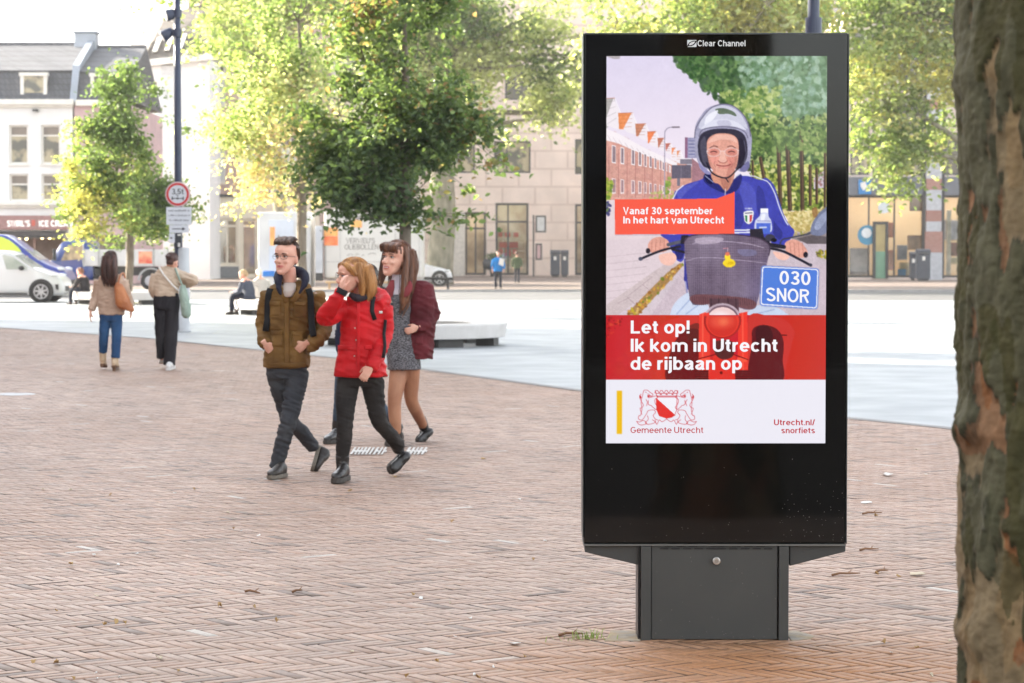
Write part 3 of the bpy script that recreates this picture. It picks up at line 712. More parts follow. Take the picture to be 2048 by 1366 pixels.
def stone_building():
    Y = 156.0
    x0, x1 = px(842, Y), px(1700, Y); zt = 21.0
    b = thing('stone_building', (x0, Y, 0), 'large beige stone building with tall dark framed shop windows', 'building')
    shopL = (px(868, Y), px(972, Y), .06, pz(424, Y)); shopM = (px(991, Y), px(1057, Y), .06, pz(406, Y)); shopR = (px(1150, Y), px(1230, Y), .06, pz(408, Y))
    up = [rect(988, 282, 1061, 346, Y), rect(1150, 278, 1226, 348, Y), rect(1150, 130, 1226, 200, Y), rect(1010, 130, 1061, 200, Y), rect(880, 282, 950, 346, Y), rect(880, 130, 950, 200, Y),
          rect(1300, 278, 1376, 348, Y), rect(1460, 278, 1536, 348, Y), rect(1620, 278, 1690, 348, Y), rect(1300, 130, 1376, 200, Y), rect(1460, 130, 1536, 200, Y), rect(1620, 130, 1690, 200, Y)]
    shops = [shopL, shopM, shopR, (px(1300, Y), px(1460, Y), .06, pz(408, Y)), (px(1520, Y), px(1660, Y), .06, pz(408, Y))]
    mb = MB(); facade(mb, x0, x1, 0, zt, Y, up + shops, rev=.3); shell(mb, x0, x1, 0, zt, Y, Y + 18); mb.build('wall', m_stone, b, fix=False)
    for h in up: window(b, h, Y, m_dark, m_pane_warm if h[2] < 7 else m_pane, fw=.1, mull=(h[0] + (h[1] - h[0]) * .35,))
    for i, h in enumerate(shops):
        w = h[1] - h[0]
        window(b, h, Y, m_dark, m_shopglass, fw=.14, transom=h[2] + (h[3] - h[2]) * .74, mull=[h[0] + w * k for k in ((.2, .32, .62, .8) if i == 0 else (.38,) if i == 1 else (.5,))], name='shop_window')
        q = MB(); q.box(h[0] - .5, h[1] + .5, Y + 4.5, Y + 4.6, .05, h[3] + .5); q.box(h[0] - .5, h[1] + .5, Y + .35, Y + 4.5, 0.02, .05); q.build('shop_back', m_inside if i % 2 == 0 else mat('pale shop wall', (.5, .44, .34), .8, col2=(.28, .2, .14), scale=.8, detail=3), b)
    for i, h in enumerate(shops): shop_lights(b, h[0], h[1], Y + 1.6, h[3] + .15, 3); shop_lights(b, h[0], h[1], Y + 3.2, h[3] + .15, 3)
    q = MB(); q.box(px(906, Y), px(930, Y), Y - .25, Y - .004, 0, pz(424, Y)); q.build('pilaster', mat('pale stone', (.66, .62, .56), .7), b)
    mr = mat('sale poster', (.72, .10, .06), .5, col2=(.6, .06, .04), scale=3)
    for (u0, v0, u1, v1) in ((996, 465, 1005, 474), (1009, 465, 1021, 474), (1027, 465, 1037, 474), (998, 484, 1036, 496), (997, 498, 1006, 508), (1009, 498, 1022, 512), (1025, 498, 1034, 508)):
        h = rect(u0, v0, u1, v1, Y); q = MB(); q.box(h[0], h[1], Y + .20, Y + .215, h[2], h[3]); q.build('sale_poster', mr, b)
    q = MB(); 
    for k in range(4): q.box(px(1006, Y), px(1050, Y), Y + 2, Y + 2.5, .5 + k * .55, .55 + k * .55)
    q.box(px(1005, Y), px(1006.5, Y), Y + 2, Y + 2.5, .05, 2.3); q.box(px(1050, Y), px(1051.5, Y), Y + 2, Y + 2.5, .05, 2.3)
    q.build('shelf', m_cream, b)
    q = MB(); q.box(x0, x1, Y - .3, Y + 18, zt + .002, zt + .5); q.build('cornice', m_stone, b)
stone_building()
def glass_shop():
    Y = 135.0
    x0, x1 = px(1690, Y), px(2240, Y); zt = 15.0
    b = thing('corner_shop', (x0, Y, 0), 'shop with grey fascia, brick column and tall glazed front right of the display', 'building')
    up = [(px(1700, Y), px(1738, Y), pz(350, Y), pz(210, Y)), (px(1744, Y), px(1846, Y), pz(350, Y), pz(210, Y)), (px(1884, Y), px(2030, Y), pz(350, Y), pz(265, Y)), (px(2040, Y), px(2220, Y), pz(350, Y), pz(265, Y)),
          (px(1704, Y), px(1846, Y), pz(160, Y), pz(60, Y)), (px(1884, Y), px(2030, Y), pz(160, Y), pz(60, Y))]
    sh = [(px(1692, Y), px(1848, Y), .15, pz(391, Y)), (px(1882, Y), px(2030, Y), .15, pz(391, Y)), (px(2040, Y), px(2220, Y), .15, pz(391, Y))]
    mb = MB(); facade(mb, x0, x1, 0, zt, Y, up + sh, rev=.3); shell(mb, x0, x1, 0, zt, Y, Y + 14); mb.build('wall', mat('rose stone', (.68, .56, .50), .8, scale=.6), b, fix=False)
    for i, h in enumerate(up): window(b, h, Y, m_dark, m_pane_warm if i in (0, 1) else m_pane, fw=.1, mull=(h[0] + (h[1] - h[0]) * .5,))
    q = MB(); q.box(x0, x1, Y - .35, Y - .004, pz(391, Y), pz(354, Y)); fa = q.build('fascia', mat('grey fascia', (.15, .16, .19), .5, scale=2), b, bevel=.02)
    q = MB(); a = rect(1714, 360, 1739, 389, Y); q.box(a[0], a[1], Y - .5, Y - .352, a[2], a[3]); sg = q.build('blue_sign', mat('blue sign', (.02, .22, .55), .4), b, bevel=.02)
    c = [at(u, v, Y - .51) for u, v in ((1721, 366), (1731, 363), (1735, 376), (1727, 381), (1722, 374))]
    q = MB(); q.poly_prism(c, (0, .006, 0)); q.build('emblem', m_trim, sg)
    # banded brick column
    q = MB(); zs = [0, 505, 463, 443, 421, 380, 358, 300, 280, 220, 200, 140, 120, 60, 40, -80]
    zz = [0.0] + [pz(v, Y) for v in zs[1:]]
    for i, (a, c2) in enumerate(zip(zz[:-1], zz[1:])):
        q.box(px(1849, Y) - (.06 if i == 0 or i == 1 else 0), px(1879, Y) + (.06 if i in (0, 1) else 0), Y - .55 - .003 * (i % 2), Y - .36, a, c2 - .002, 1 if (i == 0 or i % 2 == 0) else 0)
    q.build('column', [m_redbrick, mat('grey band', (.50, .51, .54), .7)], b)
    q = MB(); q.box(px(1843, Y), px(1848, Y), Y - .42, Y - .36, .1, zt); q.box(px(1880, Y), px(1886, Y), Y - .42, Y - .36, .1, zt); q.build('downpipe', m_dark, b)
    # shop windows with posts
    for i, h in enumerate(sh):
        mu = [px(u, Y) for u in ((1738, 1789) if i == 0 else (1930, 1975) if i == 1 else (2100, 2160))]
        window(b, h, Y, m_dark, m_shopglass, fw=.12, mull=mu, name='shop_window')
    q = MB(); q.box(x0, x1, Y + 5, Y + 5.1, .05, 5.1); q.box(x0, x1, Y + .4, Y + 5, 5.1, 5.2); q.box(x0, x1, Y + .4, Y + 5, .03, .06)
    q.build('shop_back', mat('warm shop wall', (.70, .55, .36), .7, col2=(.60, .46, .30), scale=.4), b)
    shop_lights(b, x0, px(2000, Y), Y + 1.5, 4.95, 5); shop_lights(b, x0, px(2000, Y), Y + 3.2, 4.95, 5)
    q = MB(); d = (px(1745, Y), px(1776, Y), .1, pz(443, Y)); q.box(d[0], d[0] + .16, Y - .12, Y + .02, .1, d[3]); q.box(d[1] - .16, d[1], Y - .12, Y + .02, .1, d[3]); q.box(d[0] + .16, d[1] - .16, Y - .12, Y + .02, d[3] - .16, d[3]); dr = q.build('door', m_dark, b)
    q = MB(); q.box(d[0] + .16, d[1] - .16, Y - .06, Y - .05, .1, 1.6); q.build('door_panel', mat('green door panel', (.18, .36, .24), .4, scale=2), dr)
    q = MB(); q.box(d[0] + .16, d[1] - .16, Y - .06, Y - .05, 1.6, d[3] - .16); q.build('door_pane', mat('amber door glass', (.42, .33, .14), .2, scale=2), dr)
    for (u, v, r1, cc, nm) in ((1735, 470, 20, (.04, .25, .42), 'round_sticker'), (1768, 415, 12, (.75, .80, .84), 'round_sticker'), (1733, 466, 10, (.75, .78, .80), 'white_sticker')):
        q = MB(); p = at(u, v, Y + (.07 if nm != 'white_sticker' else .05)); q.disc_y(p, r1 * Y / FPX, .01); q.build(nm, mat('sticker %d' % u, cc, .4, scale=3), b)
    for (u0, v0, u1, v1, cc, yy, nm) in ((1777, 445, 1789, 475, (.70, .17, .04), 1.0, 'orange_display'), (1777, 500, 1788, 540, (.62, .25, .04), 1.0, 'orange_display'), (1800, 525, 1830, 552, (.5, .4, .2), 1.2, 'crate_rack'), (1797, 538, 1812, 555, (.03, .25, .55), .9, 'blue_box'),
                                      (1820, 392, 1846, 422, (.10, .07, .06), 2.0, 'dark_panel'), (1886, 440, 1925, 480, (.72, .70, .76), 1.0, 'white_counter'), (1895, 485, 1925, 512, (.33, .12, .09), 1.3, 'brown_panel'), (1893, 420, 1902, 552, (.66, .62, .48), .8, 'pale_post'), (1893, 515, 1925, 528, (.62, .56, .30), 1.1, 'yellow_counter'), (1795, 490, 1815, 520, (.30, .34, .40), 1.3, 'shelf_rack'), (1816, 470, 1846, 500, (.42, .28, .18), 1.6, 'brown_shelf'), (1700, 496, 1736, 550, (.50, .46, .48), .8, 'pale_counter')):
        h = rect(u0, v0, u1, v1, Y + yy); q = MB(); q.box(h[0], h[1], Y + yy, Y + yy + .3, h[2], h[3]); q.build(nm, mat(nm + str(u0), cc, .6, scale=2, col2=tuple(c * .6 for c in cc)), b, bevel=.03)
    q = MB(); q.ball(at(1921, 433, Y + 1), .12, seg=8, rings=6); q.build('lamp', mat('lit bulb', (1, .8, .5), .3), b)
    q = MB(); q.box(x0, x1, Y - .2, Y + 14, zt + .002, zt + .5); q.build('cornice', m_dark, b)
glass_shop()
# --- unseen houses added on the left, sized to shade the foreground
def shade_row(x, ya, yb, h, label, m):
    b = thing('shade_terrace', (x, ya, 0), label, 'house')
    mb = MB(); mb.box(x - 12, x, ya, yb, 0, h); mb.build('wall', m, b)
    mb = MB(); mb.box(x - 12.2, x + .25, ya, yb, h + .002, h + .35); mb.build('cornice', m_trim, b)
shade_row(-20.2, 49.6, 63.0, 11.7, 'lower brown brick corner house added unseen on the left to shade the square', m_brown)
shade_row(-20.2, -6.0, 49.4, 15.7, 'long tall brown brick terrace added unseen on the left to shade the foreground', m_brown)

def added_hall_behind():  # out of view, added for what the display glass reflects
    b = thing('reflection_hall', (2, -16, 0), 'low dark brick hall added unseen behind the camera to shape display reflections', 'hall')
    mb = MB(); mb.box(-14, 18, -22, -15, 0, 2.7); mb.build('wall', brickm('dark brick', (.05, .035, .03), (.07, .05, .04), (.06, .055, .05)), b)
    mb = MB(); mb.box(-14.3, 18.3, -22.3, -14.6, 2.702, 2.9); mb.box(.5, 3.0, -20, -17, 2.901, 5.5); mb.build('roof', m_slate, b)  # raised block added to darken the middle of the reflection
added_hall_behind()
# ---------------------------------------------------------------- trees
def leaf_mesh(cent, nrm, size, rng, aspect=0.62):
    """one folded leaf (two triangles pairs as quads) per centre; returns verts, quads"""
    N = len(cent)
    a = rng.normal(0, 1, (N, 3)); n = nrm / np.linalg.norm(nrm, axis=1, keepdims=True)
    t = a - n * (a * n).sum(1, keepdims=True); t /= np.linalg.norm(t, axis=1, keepdims=True); b = np.cross(n, t)
    s = size[:, None]; fold = n * s * rng.uniform(.10, .3, (N, 1))
    # rhomb-like leaf: tip, right, stalk, left; raised sides
    V = np.empty((N, 6, 3), np.float32)
    V[:, 0] = cent - t * s * .5
    V[:, 1] = cent - t * s * .12 + b * s * aspect * .5 + fold
    V[:, 2] = cent + t * s * .22 + b * s * aspect * .42 + fold
    V[:, 3] = cent + t * s * .55
    V[:, 4] = cent + t * s * .22 - b * s * aspect * .42 + fold
    V[:, 5] = cent - t * s * .12 - b * s * aspect * .5 + fold
    F = (np.arange(N)[:, None, None] * 6 + np.array([[0, 1, 2, 3], [0, 3, 4, 5]])[None]).reshape(-1, 4)
    return V.reshape(-1, 3), F
def tree(name, base, label, cat, blobs, n_clumps, per, leaf, pal, seed, trunk_r, trunk_top, bark, group=None, gap=0.0, clump_r=(.3, .5), lean=(0, 0), trans=.5, nlimb=16, droop=.3, palfn=None, twigs=True, mass=0, limb_r=.32):
    rng = np.random.default_rng(seed); random.seed(seed)
    base = Vector(base)
    root = thing(name, base, label, cat, group)
    # clump centres in the crown volume, more of them near the outside
    vol = np.array([b[1][0] * b[1][1] * b[1][2] for b in blobs]); pick = rng.choice(len(blobs), n_clumps * 3, p=vol / vol.sum())
    d = rng.normal(0, 1, (len(pick), 3)); d /= np.linalg.norm(d, axis=1, keepdims=True)
    r = rng.random(len(pick)) ** (1 / 2.2)
    bc = np.array([b[0] for b in blobs])[pick]; br = np.array([b[1] for b in blobs])[pick]
    wv = 1 + .34 * vnoise(d * 2.1 + bc * .37, 1.0, seed + 3, 2)
    C = bc + d * (r * wv)[:, None] * br
    out = d * br; out = out / np.linalg.norm(out, axis=1, keepdims=True)
    if gap > 0: kp = vnoise(C, 1.0 / (clump_r[1] * 2.0), seed) > (gap - .5); C = C[kp]; out = out[kp]
    C = C[:n_clumps]; out = out[:n_clumps]
    # trunk and limbs
    mb = MB()
    top = base + Vector((lean[0], lean[1], trunk_top))
    tp = [base + (top - base) * t + Vector((rng.normal(0, trunk_r * .25), rng.normal(0, trunk_r * .25), 0)) * (t > .02) for t in (0, .06, .2, .4, .6, .8, 1)]
    tr = [trunk_r * k for k in (1.35, 1.08, 1, .92, .8, .55, .22)]
    mb.tube(tp, tr, 14)
    nodes = [(p, q) for p, q in zip(tp[3:], tr[3:])]
    L = MB()
    idx = rng.choice(len(C), min(nlimb, len(C)), replace=False)
    lead = []
    for i in idx:
        e = Vector(C[i])
        j = min(range(len(nodes)), key=lambda k: (nodes[k][0] - e).length + max(0, nodes[k][0].z - e.z + .3) * 2)
        s, sr = nodes[j]
        m1 = s.lerp(e, .35) + Vector((rng.normal(0, .1), rng.normal(0, .1), rng.normal(.1, .1))) * (e - s).length * .4
        m2 = s.lerp(e, .7) + Vector((rng.normal(0, .08), rng.normal(0, .08), rng.normal(.1, .06))) * (e - s).length * .4
        rr = min(sr * .8, trunk_r * limb_r * (0.5 + 0.12 * (e - s).length))
        L.tube([s, m1, m2, e], [rr, rr * .7, rr * .45, rr * .15], 6)
        lead += [(m1, rr * .5), (m2, rr * .35), (e, rr * .15)]
    if twigs:
        for c in C[::2]:
            c = Vector(c); s, sr = min(lead, key=lambda q: (q[0] - c).length_squared)
            if (c - s).length > .05: L.tube([s, s.lerp(c, .5) + Vector((0, 0, .06)), c], [max(sr * .5, .008), max(sr * .35, .006), .004], 4, cap=False)
    tk = mb.build('trunk', bark, root, smooth=True); L.build('limbs', bark, root, smooth=True, fix=False)
    # leaves
    k = rng.poisson(per, len(C)).clip(3)
    ci = np.repeat(np.arange(len(C)), k); N = len(ci)
    cr = rng.uniform(clump_r[0], clump_r[1], len(C))[ci]
    o = rng.normal(0, .5, (N, 3)); o[:, 2] *= .62
    oo = out[ci]; o = o + oo * (o * oo).sum(1, keepdims=True) * rng.uniform(0, 1.3, len(C))[ci][:, None]
    P = C[ci] + o * cr[:, None]; P[:, 2] -= droop * (o[:, 0] ** 2 + o[:, 1] ** 2) * cr * .6
    nr = rng.normal(0, 1, (N, 3)); nr[:, 2] = np.abs(nr[:, 2]) + .5
    sz = leaf * rng.uniform(.65, 1.3, N)
    V, F = leaf_mesh(P, nr, sz, rng)
    w = palfn(P, rng) if palfn else None
    pa = np.array(pal)
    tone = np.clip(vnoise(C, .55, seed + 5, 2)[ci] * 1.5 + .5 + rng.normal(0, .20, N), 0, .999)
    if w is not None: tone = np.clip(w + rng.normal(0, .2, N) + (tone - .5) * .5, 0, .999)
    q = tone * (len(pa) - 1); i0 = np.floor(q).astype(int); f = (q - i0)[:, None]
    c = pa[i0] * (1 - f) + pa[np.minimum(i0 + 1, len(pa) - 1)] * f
    c = c * rng.uniform(.75, 1.25, (N, 1))
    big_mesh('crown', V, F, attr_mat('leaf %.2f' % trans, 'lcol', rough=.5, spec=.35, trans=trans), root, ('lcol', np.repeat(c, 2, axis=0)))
    return root
bark_g = mat('grey bark', (.20, .165, .125), .85, col2=(.12, .095, .07), scale=9, stretch=(1, 1, .25), bump=.5, bscale=22)
bark_p = mat('plane bark', (.30, .27, .20), .85, col2=(.17, .155, .11), scale=3, stretch=(1, 1, .5), bump=.4, bscale=14)
DK = (.080, .125, .062); GR = (.12, .175, .072); LG = (.18, .25, .085); YG = (.30, .36, .13); YE = (.45, .42, .16); BR = (.33, .21, .11); CO = (.58, .44, .31); PA = (.50, .53, .31)

# middle tree standing in the nearest ring bench
TM = (px(812, 42.6), 42.6, 0)
s = 42.6 / FPX
def bl(u, v, Y, ru, rv, rd=None):
    c = at(u, v, Y); k = Y / FPX
    return ((c.x, c.y, c.z), (ru * k, (rd or ru) * k, rv * k))
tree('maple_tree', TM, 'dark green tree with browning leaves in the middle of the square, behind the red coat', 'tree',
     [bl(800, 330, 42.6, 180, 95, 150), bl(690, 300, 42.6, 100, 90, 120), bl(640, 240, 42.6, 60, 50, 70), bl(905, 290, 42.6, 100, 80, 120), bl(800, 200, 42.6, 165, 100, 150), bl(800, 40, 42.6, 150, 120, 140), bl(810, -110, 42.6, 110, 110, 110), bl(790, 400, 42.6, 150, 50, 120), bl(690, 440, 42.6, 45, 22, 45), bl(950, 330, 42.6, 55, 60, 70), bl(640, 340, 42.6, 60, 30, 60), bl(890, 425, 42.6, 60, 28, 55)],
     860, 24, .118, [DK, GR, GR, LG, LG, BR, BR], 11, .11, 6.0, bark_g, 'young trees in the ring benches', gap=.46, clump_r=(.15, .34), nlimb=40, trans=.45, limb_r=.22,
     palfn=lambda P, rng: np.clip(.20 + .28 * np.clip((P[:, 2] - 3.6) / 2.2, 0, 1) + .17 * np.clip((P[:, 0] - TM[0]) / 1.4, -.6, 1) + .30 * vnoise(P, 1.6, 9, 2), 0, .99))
# bright lime tree on the left
TL = (px(258, 75.5), 75.5, 0)
tree('lime_tree', TL, 'small bright yellow green tree left of the lamp post with traffic signs', 'tree',
     [bl(258, 130, 75.5, 22, 50), bl(255, 215, 75.5, 80, 75), bl(256, 265, 75.5, 100, 60), bl(210, 240, 75.5, 55, 45), bl(300, 225, 75.5, 45, 60), bl(258, 320, 75.5, 100, 70), bl(190, 340, 75.5, 55, 60), bl(315, 330, 75.5, 60, 60), bl(250, 420, 75.5, 115, 60), bl(165, 420, 75.5, 45, 55), bl(340, 410, 75.5, 50, 45), bl(290, 465, 75.5, 80, 35), bl(150, 375, 75.5, 35, 25), bl(385, 425, 75.5, 28, 12)],
     640, 30, .135, [GR, GR, LG, LG, YG, YE], 21, .12, 7.0, bark_g, 'young trees in the ring benches', gap=.46, clump_r=(.20, .44), nlimb=30, trans=.58)
# sparse coppery tree behind the man
TC = (px(607, 63), 63.0, 0)
tree('sparse_tree', TC, 'sparse young tree with pale yellow and coppery leaves behind the man in brown', 'tree',
     [bl(600, 250, 63, 140, 120), bl(520, 330, 63, 90, 70), bl(560, 130, 63, 120, 110), bl(600, 0, 63, 110, 110), bl(450, 250, 63, 70, 60), bl(480, 400, 63, 70, 30), bl(590, 400, 63, 70, 40), bl(690, 330, 63, 60, 60)],
     430, 26, .12, [LG, PA, PA, CO, CO, YE], 31, .135, 7.6, bark_g, 'young trees in the ring benches', gap=.44, clump_r=(.28, .55), nlimb=36, trans=.55,
     palfn=lambda P, rng: np.clip(.28 + .55 * np.clip((4.7 - P[:, 2]) / 2.2, -.3, 1), 0, .95))
# large plane trees behind
big = dict(bark=bark_p, group='large plane trees around the square', droop=.4)
tree('plane_tree', (px(586, 108), 108, 0), 'tall pale green plane tree above the man in brown, right of the lamp post', 'tree',
     [bl(480, 60, 108, 120, 110), bl(430, 160, 108, 70, 110), bl(560, 100, 108, 110, 130), bl(420, -60, 108, 90, 90), bl(520, 210, 108, 90, 70), bl(390, 60, 108, 24, 70), bl(620, -20, 108, 130, 120),],
     640, 30, .26, [LG, YG, YG, PA, PA, PA], 41, .30, 13, gap=.44, clump_r=(.5, 1.1), nlimb=30, trans=.6, lean=(-2.2, 0), **big)
tree('plane_tree', (px(874, 118), 118, 0), 'thick trunked plane tree between the white car and the stone building', 'tree',
     [bl(1010, 90, 118, 110, 120), bl(1090, 190, 118, 80, 80), bl(900, 60, 118, 150, 140), bl(1080, 30, 118, 110, 110), bl(960, 230, 118, 70, 50), bl(800, 40, 118, 120, 130), bl(1150, 110, 118, 50, 90), bl(1120, -60, 118, 120, 80)],
     760, 26, .27, [GR, LG, YG, PA, PA, PA], 51, .62, 17, gap=.40, clump_r=(.5, 1.1), nlimb=34, trans=.55, **big)
tree('plane_tree', (px(1440, 96), 96, 0), 'plane tree standing behind the advertising display, crown showing over its top', 'tree',
     [bl(1300, 40, 96, 150, 110), bl(1470, 30, 96, 170, 120), bl(1620, 60, 96, 120, 110), bl(1440, -60, 96, 250, 80), bl(1250, 130, 96, 90, 80), bl(1420, 150, 96, 160, 80)],
     700, 28, .25, [LG, YG, YG, PA, PA, YE], 61, .45, 12, gap=.38, clump_r=(.5, .95), nlimb=28, trans=.55, **big)
tree('plane_tree', (px(2010, 99), 99, 0), 'plane tree with green and yellow leaves right of the advertising display', 'tree',
     [bl(1800, 80, 99, 140, 120), bl(1760, 200, 99, 110, 110), bl(1860, 220, 99, 90, 90), bl(1790, 300, 99, 90, 60), bl(1785, 345, 99, 40, 40), bl(1990, 60, 99, 130, 120), bl(1850, -60, 99, 180, 90), bl(1730, 280, 99, 40, 55), bl(1800, 375, 99, 30, 18), bl(2080, 220, 99, 90, 100)],
     820, 28, .235, [LG, LG, YG, YG, PA, YE], 71, .5, 13, gap=.38, clump_r=(.45, .9), nlimb=36, trans=.5, **big)

# near plane tree trunk at the right edge of the view
def near_trunk():
    D = 5.2; r0 = .36
    x0 = px(1912, D) + r0
    base = Vector((x0, D, 0))
    root = thing('plane_tree', base, 'thick mottled plane tree trunk with peeling bark close by, right of the display', 'tree', 'large plane trees around the square')
    nt, nz = 360, 700; zt = 5.2
    th = np.linspace(0, 2 * np.pi, nt, endpoint=False); z = np.concatenate([np.linspace(-.03, 2.7, nz - 60), np.linspace(2.74, zt, 60)])
    T, Z = np.meshgrid(th, z)
    P = np.stack([np.cos(T).ravel() * r0, np.sin(T).ravel() * r0, Z.ravel()], 1)
    r = r0 * (1 + .22 * np.exp(-np.clip(P[:, 2], 0, 9) / .25) - .012 * P[:, 2])
    r = r + .022 * vnoise(P * [1, 1, .55], 3.2, 1, 2) + .012 * vnoise(P * [1, 1, .8], 9, 2, 2)
    # peeling bark plates: terraces
    q = vnoise(P * [1, 1, .40], 6.5, 7, 5) * .75 + vnoise(P * [1, 1, .4], 21.0, 8, 3) * .14
    plates = np.tanh((q - .05) * 40) * .5 + np.tanh((q + .22) * 45) * .4 + np.tanh((q - .28) * 50) * .4
    r = r + plates * .011 + .005 * vnoise(P * [1, 1, .5], 38, 4, 2) + .003 * vnoise(P, 90, 6, 2)
    for (zz, tt, aa) in ((1.30, 3.3, .02), (.86, 3.2, .018), (2.05, 3.25, .012)):
        r = r + aa * np.exp(-((P[:, 2] - zz) / .035) ** 2 - ((np.arctan2(np.sin(T.ravel() - tt), np.cos(T.ravel() - tt))) / .35) ** 2)
    V = np.stack([x0 + np.cos(T).ravel() * r, D + np.sin(T).ravel() * r, P[:, 2]], 1)
    i = np.arange(nz - 1)[:, None] * nt + np.arange(nt)[None]; j = np.arange(nz - 1)[:, None] * nt + (np.arange(nt)[None] + 1) % nt
    F = np.stack([i, j, j + nt, i + nt], -1).reshape(-1, 4)
    # bark tones follow the plates: grey green lichen crust, olive, fawn and fresh orange brown under-bark
    grey = np.array([.19, .185, .135]); olive = np.array([.062, .056, .020]); fawn = np.array([.25, .170, .085]); fox = np.array([.27, .115, .045]); dark = np.array([.018, .014, .008]); moss = np.array([.046, .046, .012])
    C = np.where((q > .05)[:, None], olive, fawn)
    C = np.where((q > .33)[:, None], grey, C)
    hue = vnoise(P * [1, 1, .7], 4.2, 21, 3)
    C = np.where(((q < .05) & (hue > .04))[:, None], fox, C)
    mo = vnoise(P * [1, 1, .6], 9, 31, 3)
    C = np.where((mo > .24)[:, None], C * .35 + moss * .65, C)
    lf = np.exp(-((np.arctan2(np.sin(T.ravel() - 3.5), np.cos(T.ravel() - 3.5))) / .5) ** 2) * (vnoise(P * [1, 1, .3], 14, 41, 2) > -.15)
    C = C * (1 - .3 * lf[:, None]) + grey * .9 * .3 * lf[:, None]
    edge = np.exp(-((q - .05) / .018) ** 2) + np.exp(-((q - .33) / .02) ** 2)
    C = C * (1 - .5 * np.clip(edge, 0, 1)[:, None]) + dark * .5 * np.clip(edge, 0, 1)[:, None]
    C = C * (1 + .22 * vnoise(P, 40, 51, 2)[:, None]) * (.74 + .30 * vnoise(P * [1, 1, .5], 5.0, 61, 3)[:, None])
    Cf = C.reshape(nz, nt, 3)[:-1].reshape(-1, 3)
    big_mesh('trunk', V, F, attr_mat('peeling bark', 'bark', rough=.85, spec=.3, noise_amt=.15, nscale=50, bump=.4), root, ('bark', Cf), smooth=True)
    # limbs and crown above the picture
    L = MB(); rng = np.random.default_rng(5)
    C = []
    for k in range(9):
        a = k * 2.4 + .3; ln = rng.uniform(2.4, 4.2); e = base + Vector((math.cos(a) * ln, math.sin(a) * ln, 5.2 + rng.uniform(1.2, 4.5)))
        s = base + Vector((0, 0, 4.9)); L.tube([s, s.lerp(e, .4) + Vector((0, 0, .5)), s.lerp(e, .75) + Vector((0, 0, .4)), e], [.17, .11, .06, .02], 8)
        for w in range(9): C.append(np.array(s.lerp(e, rng.uniform(.45, 1.05))) + rng.normal(0, .75, 3))
    L.build('limbs', bark_p, root, smooth=True, fix=False)
    C = np.array(C); C[:, 2] = np.maximum(C[:, 2], 5.3)
    ci = np.repeat(np.arange(len(C)), 70); P = C[ci] + rng.normal(0, .4, (len(ci), 3)); n = rng.normal(0, 1, P.shape); n[:, 2] = np.abs(n[:, 2]) + .5
    P[:, 2] = np.maximum(P[:, 2], 4.6)
    V, F = leaf_mesh(P, n, .17 * rng.uniform(.6, 1.2, len(P)), rng, .9)
    c = np.array(GR) * (1 - (t := rng.random((len(P), 1)))) + np.array(YG) * t
    big_mesh('crown', V, F, attr_mat('leaf 0.50', 'lcol', rough=.5, spec=.35, trans=.5), root, ('lcol', np.repeat(c, 2, axis=0)))
near_trunk()
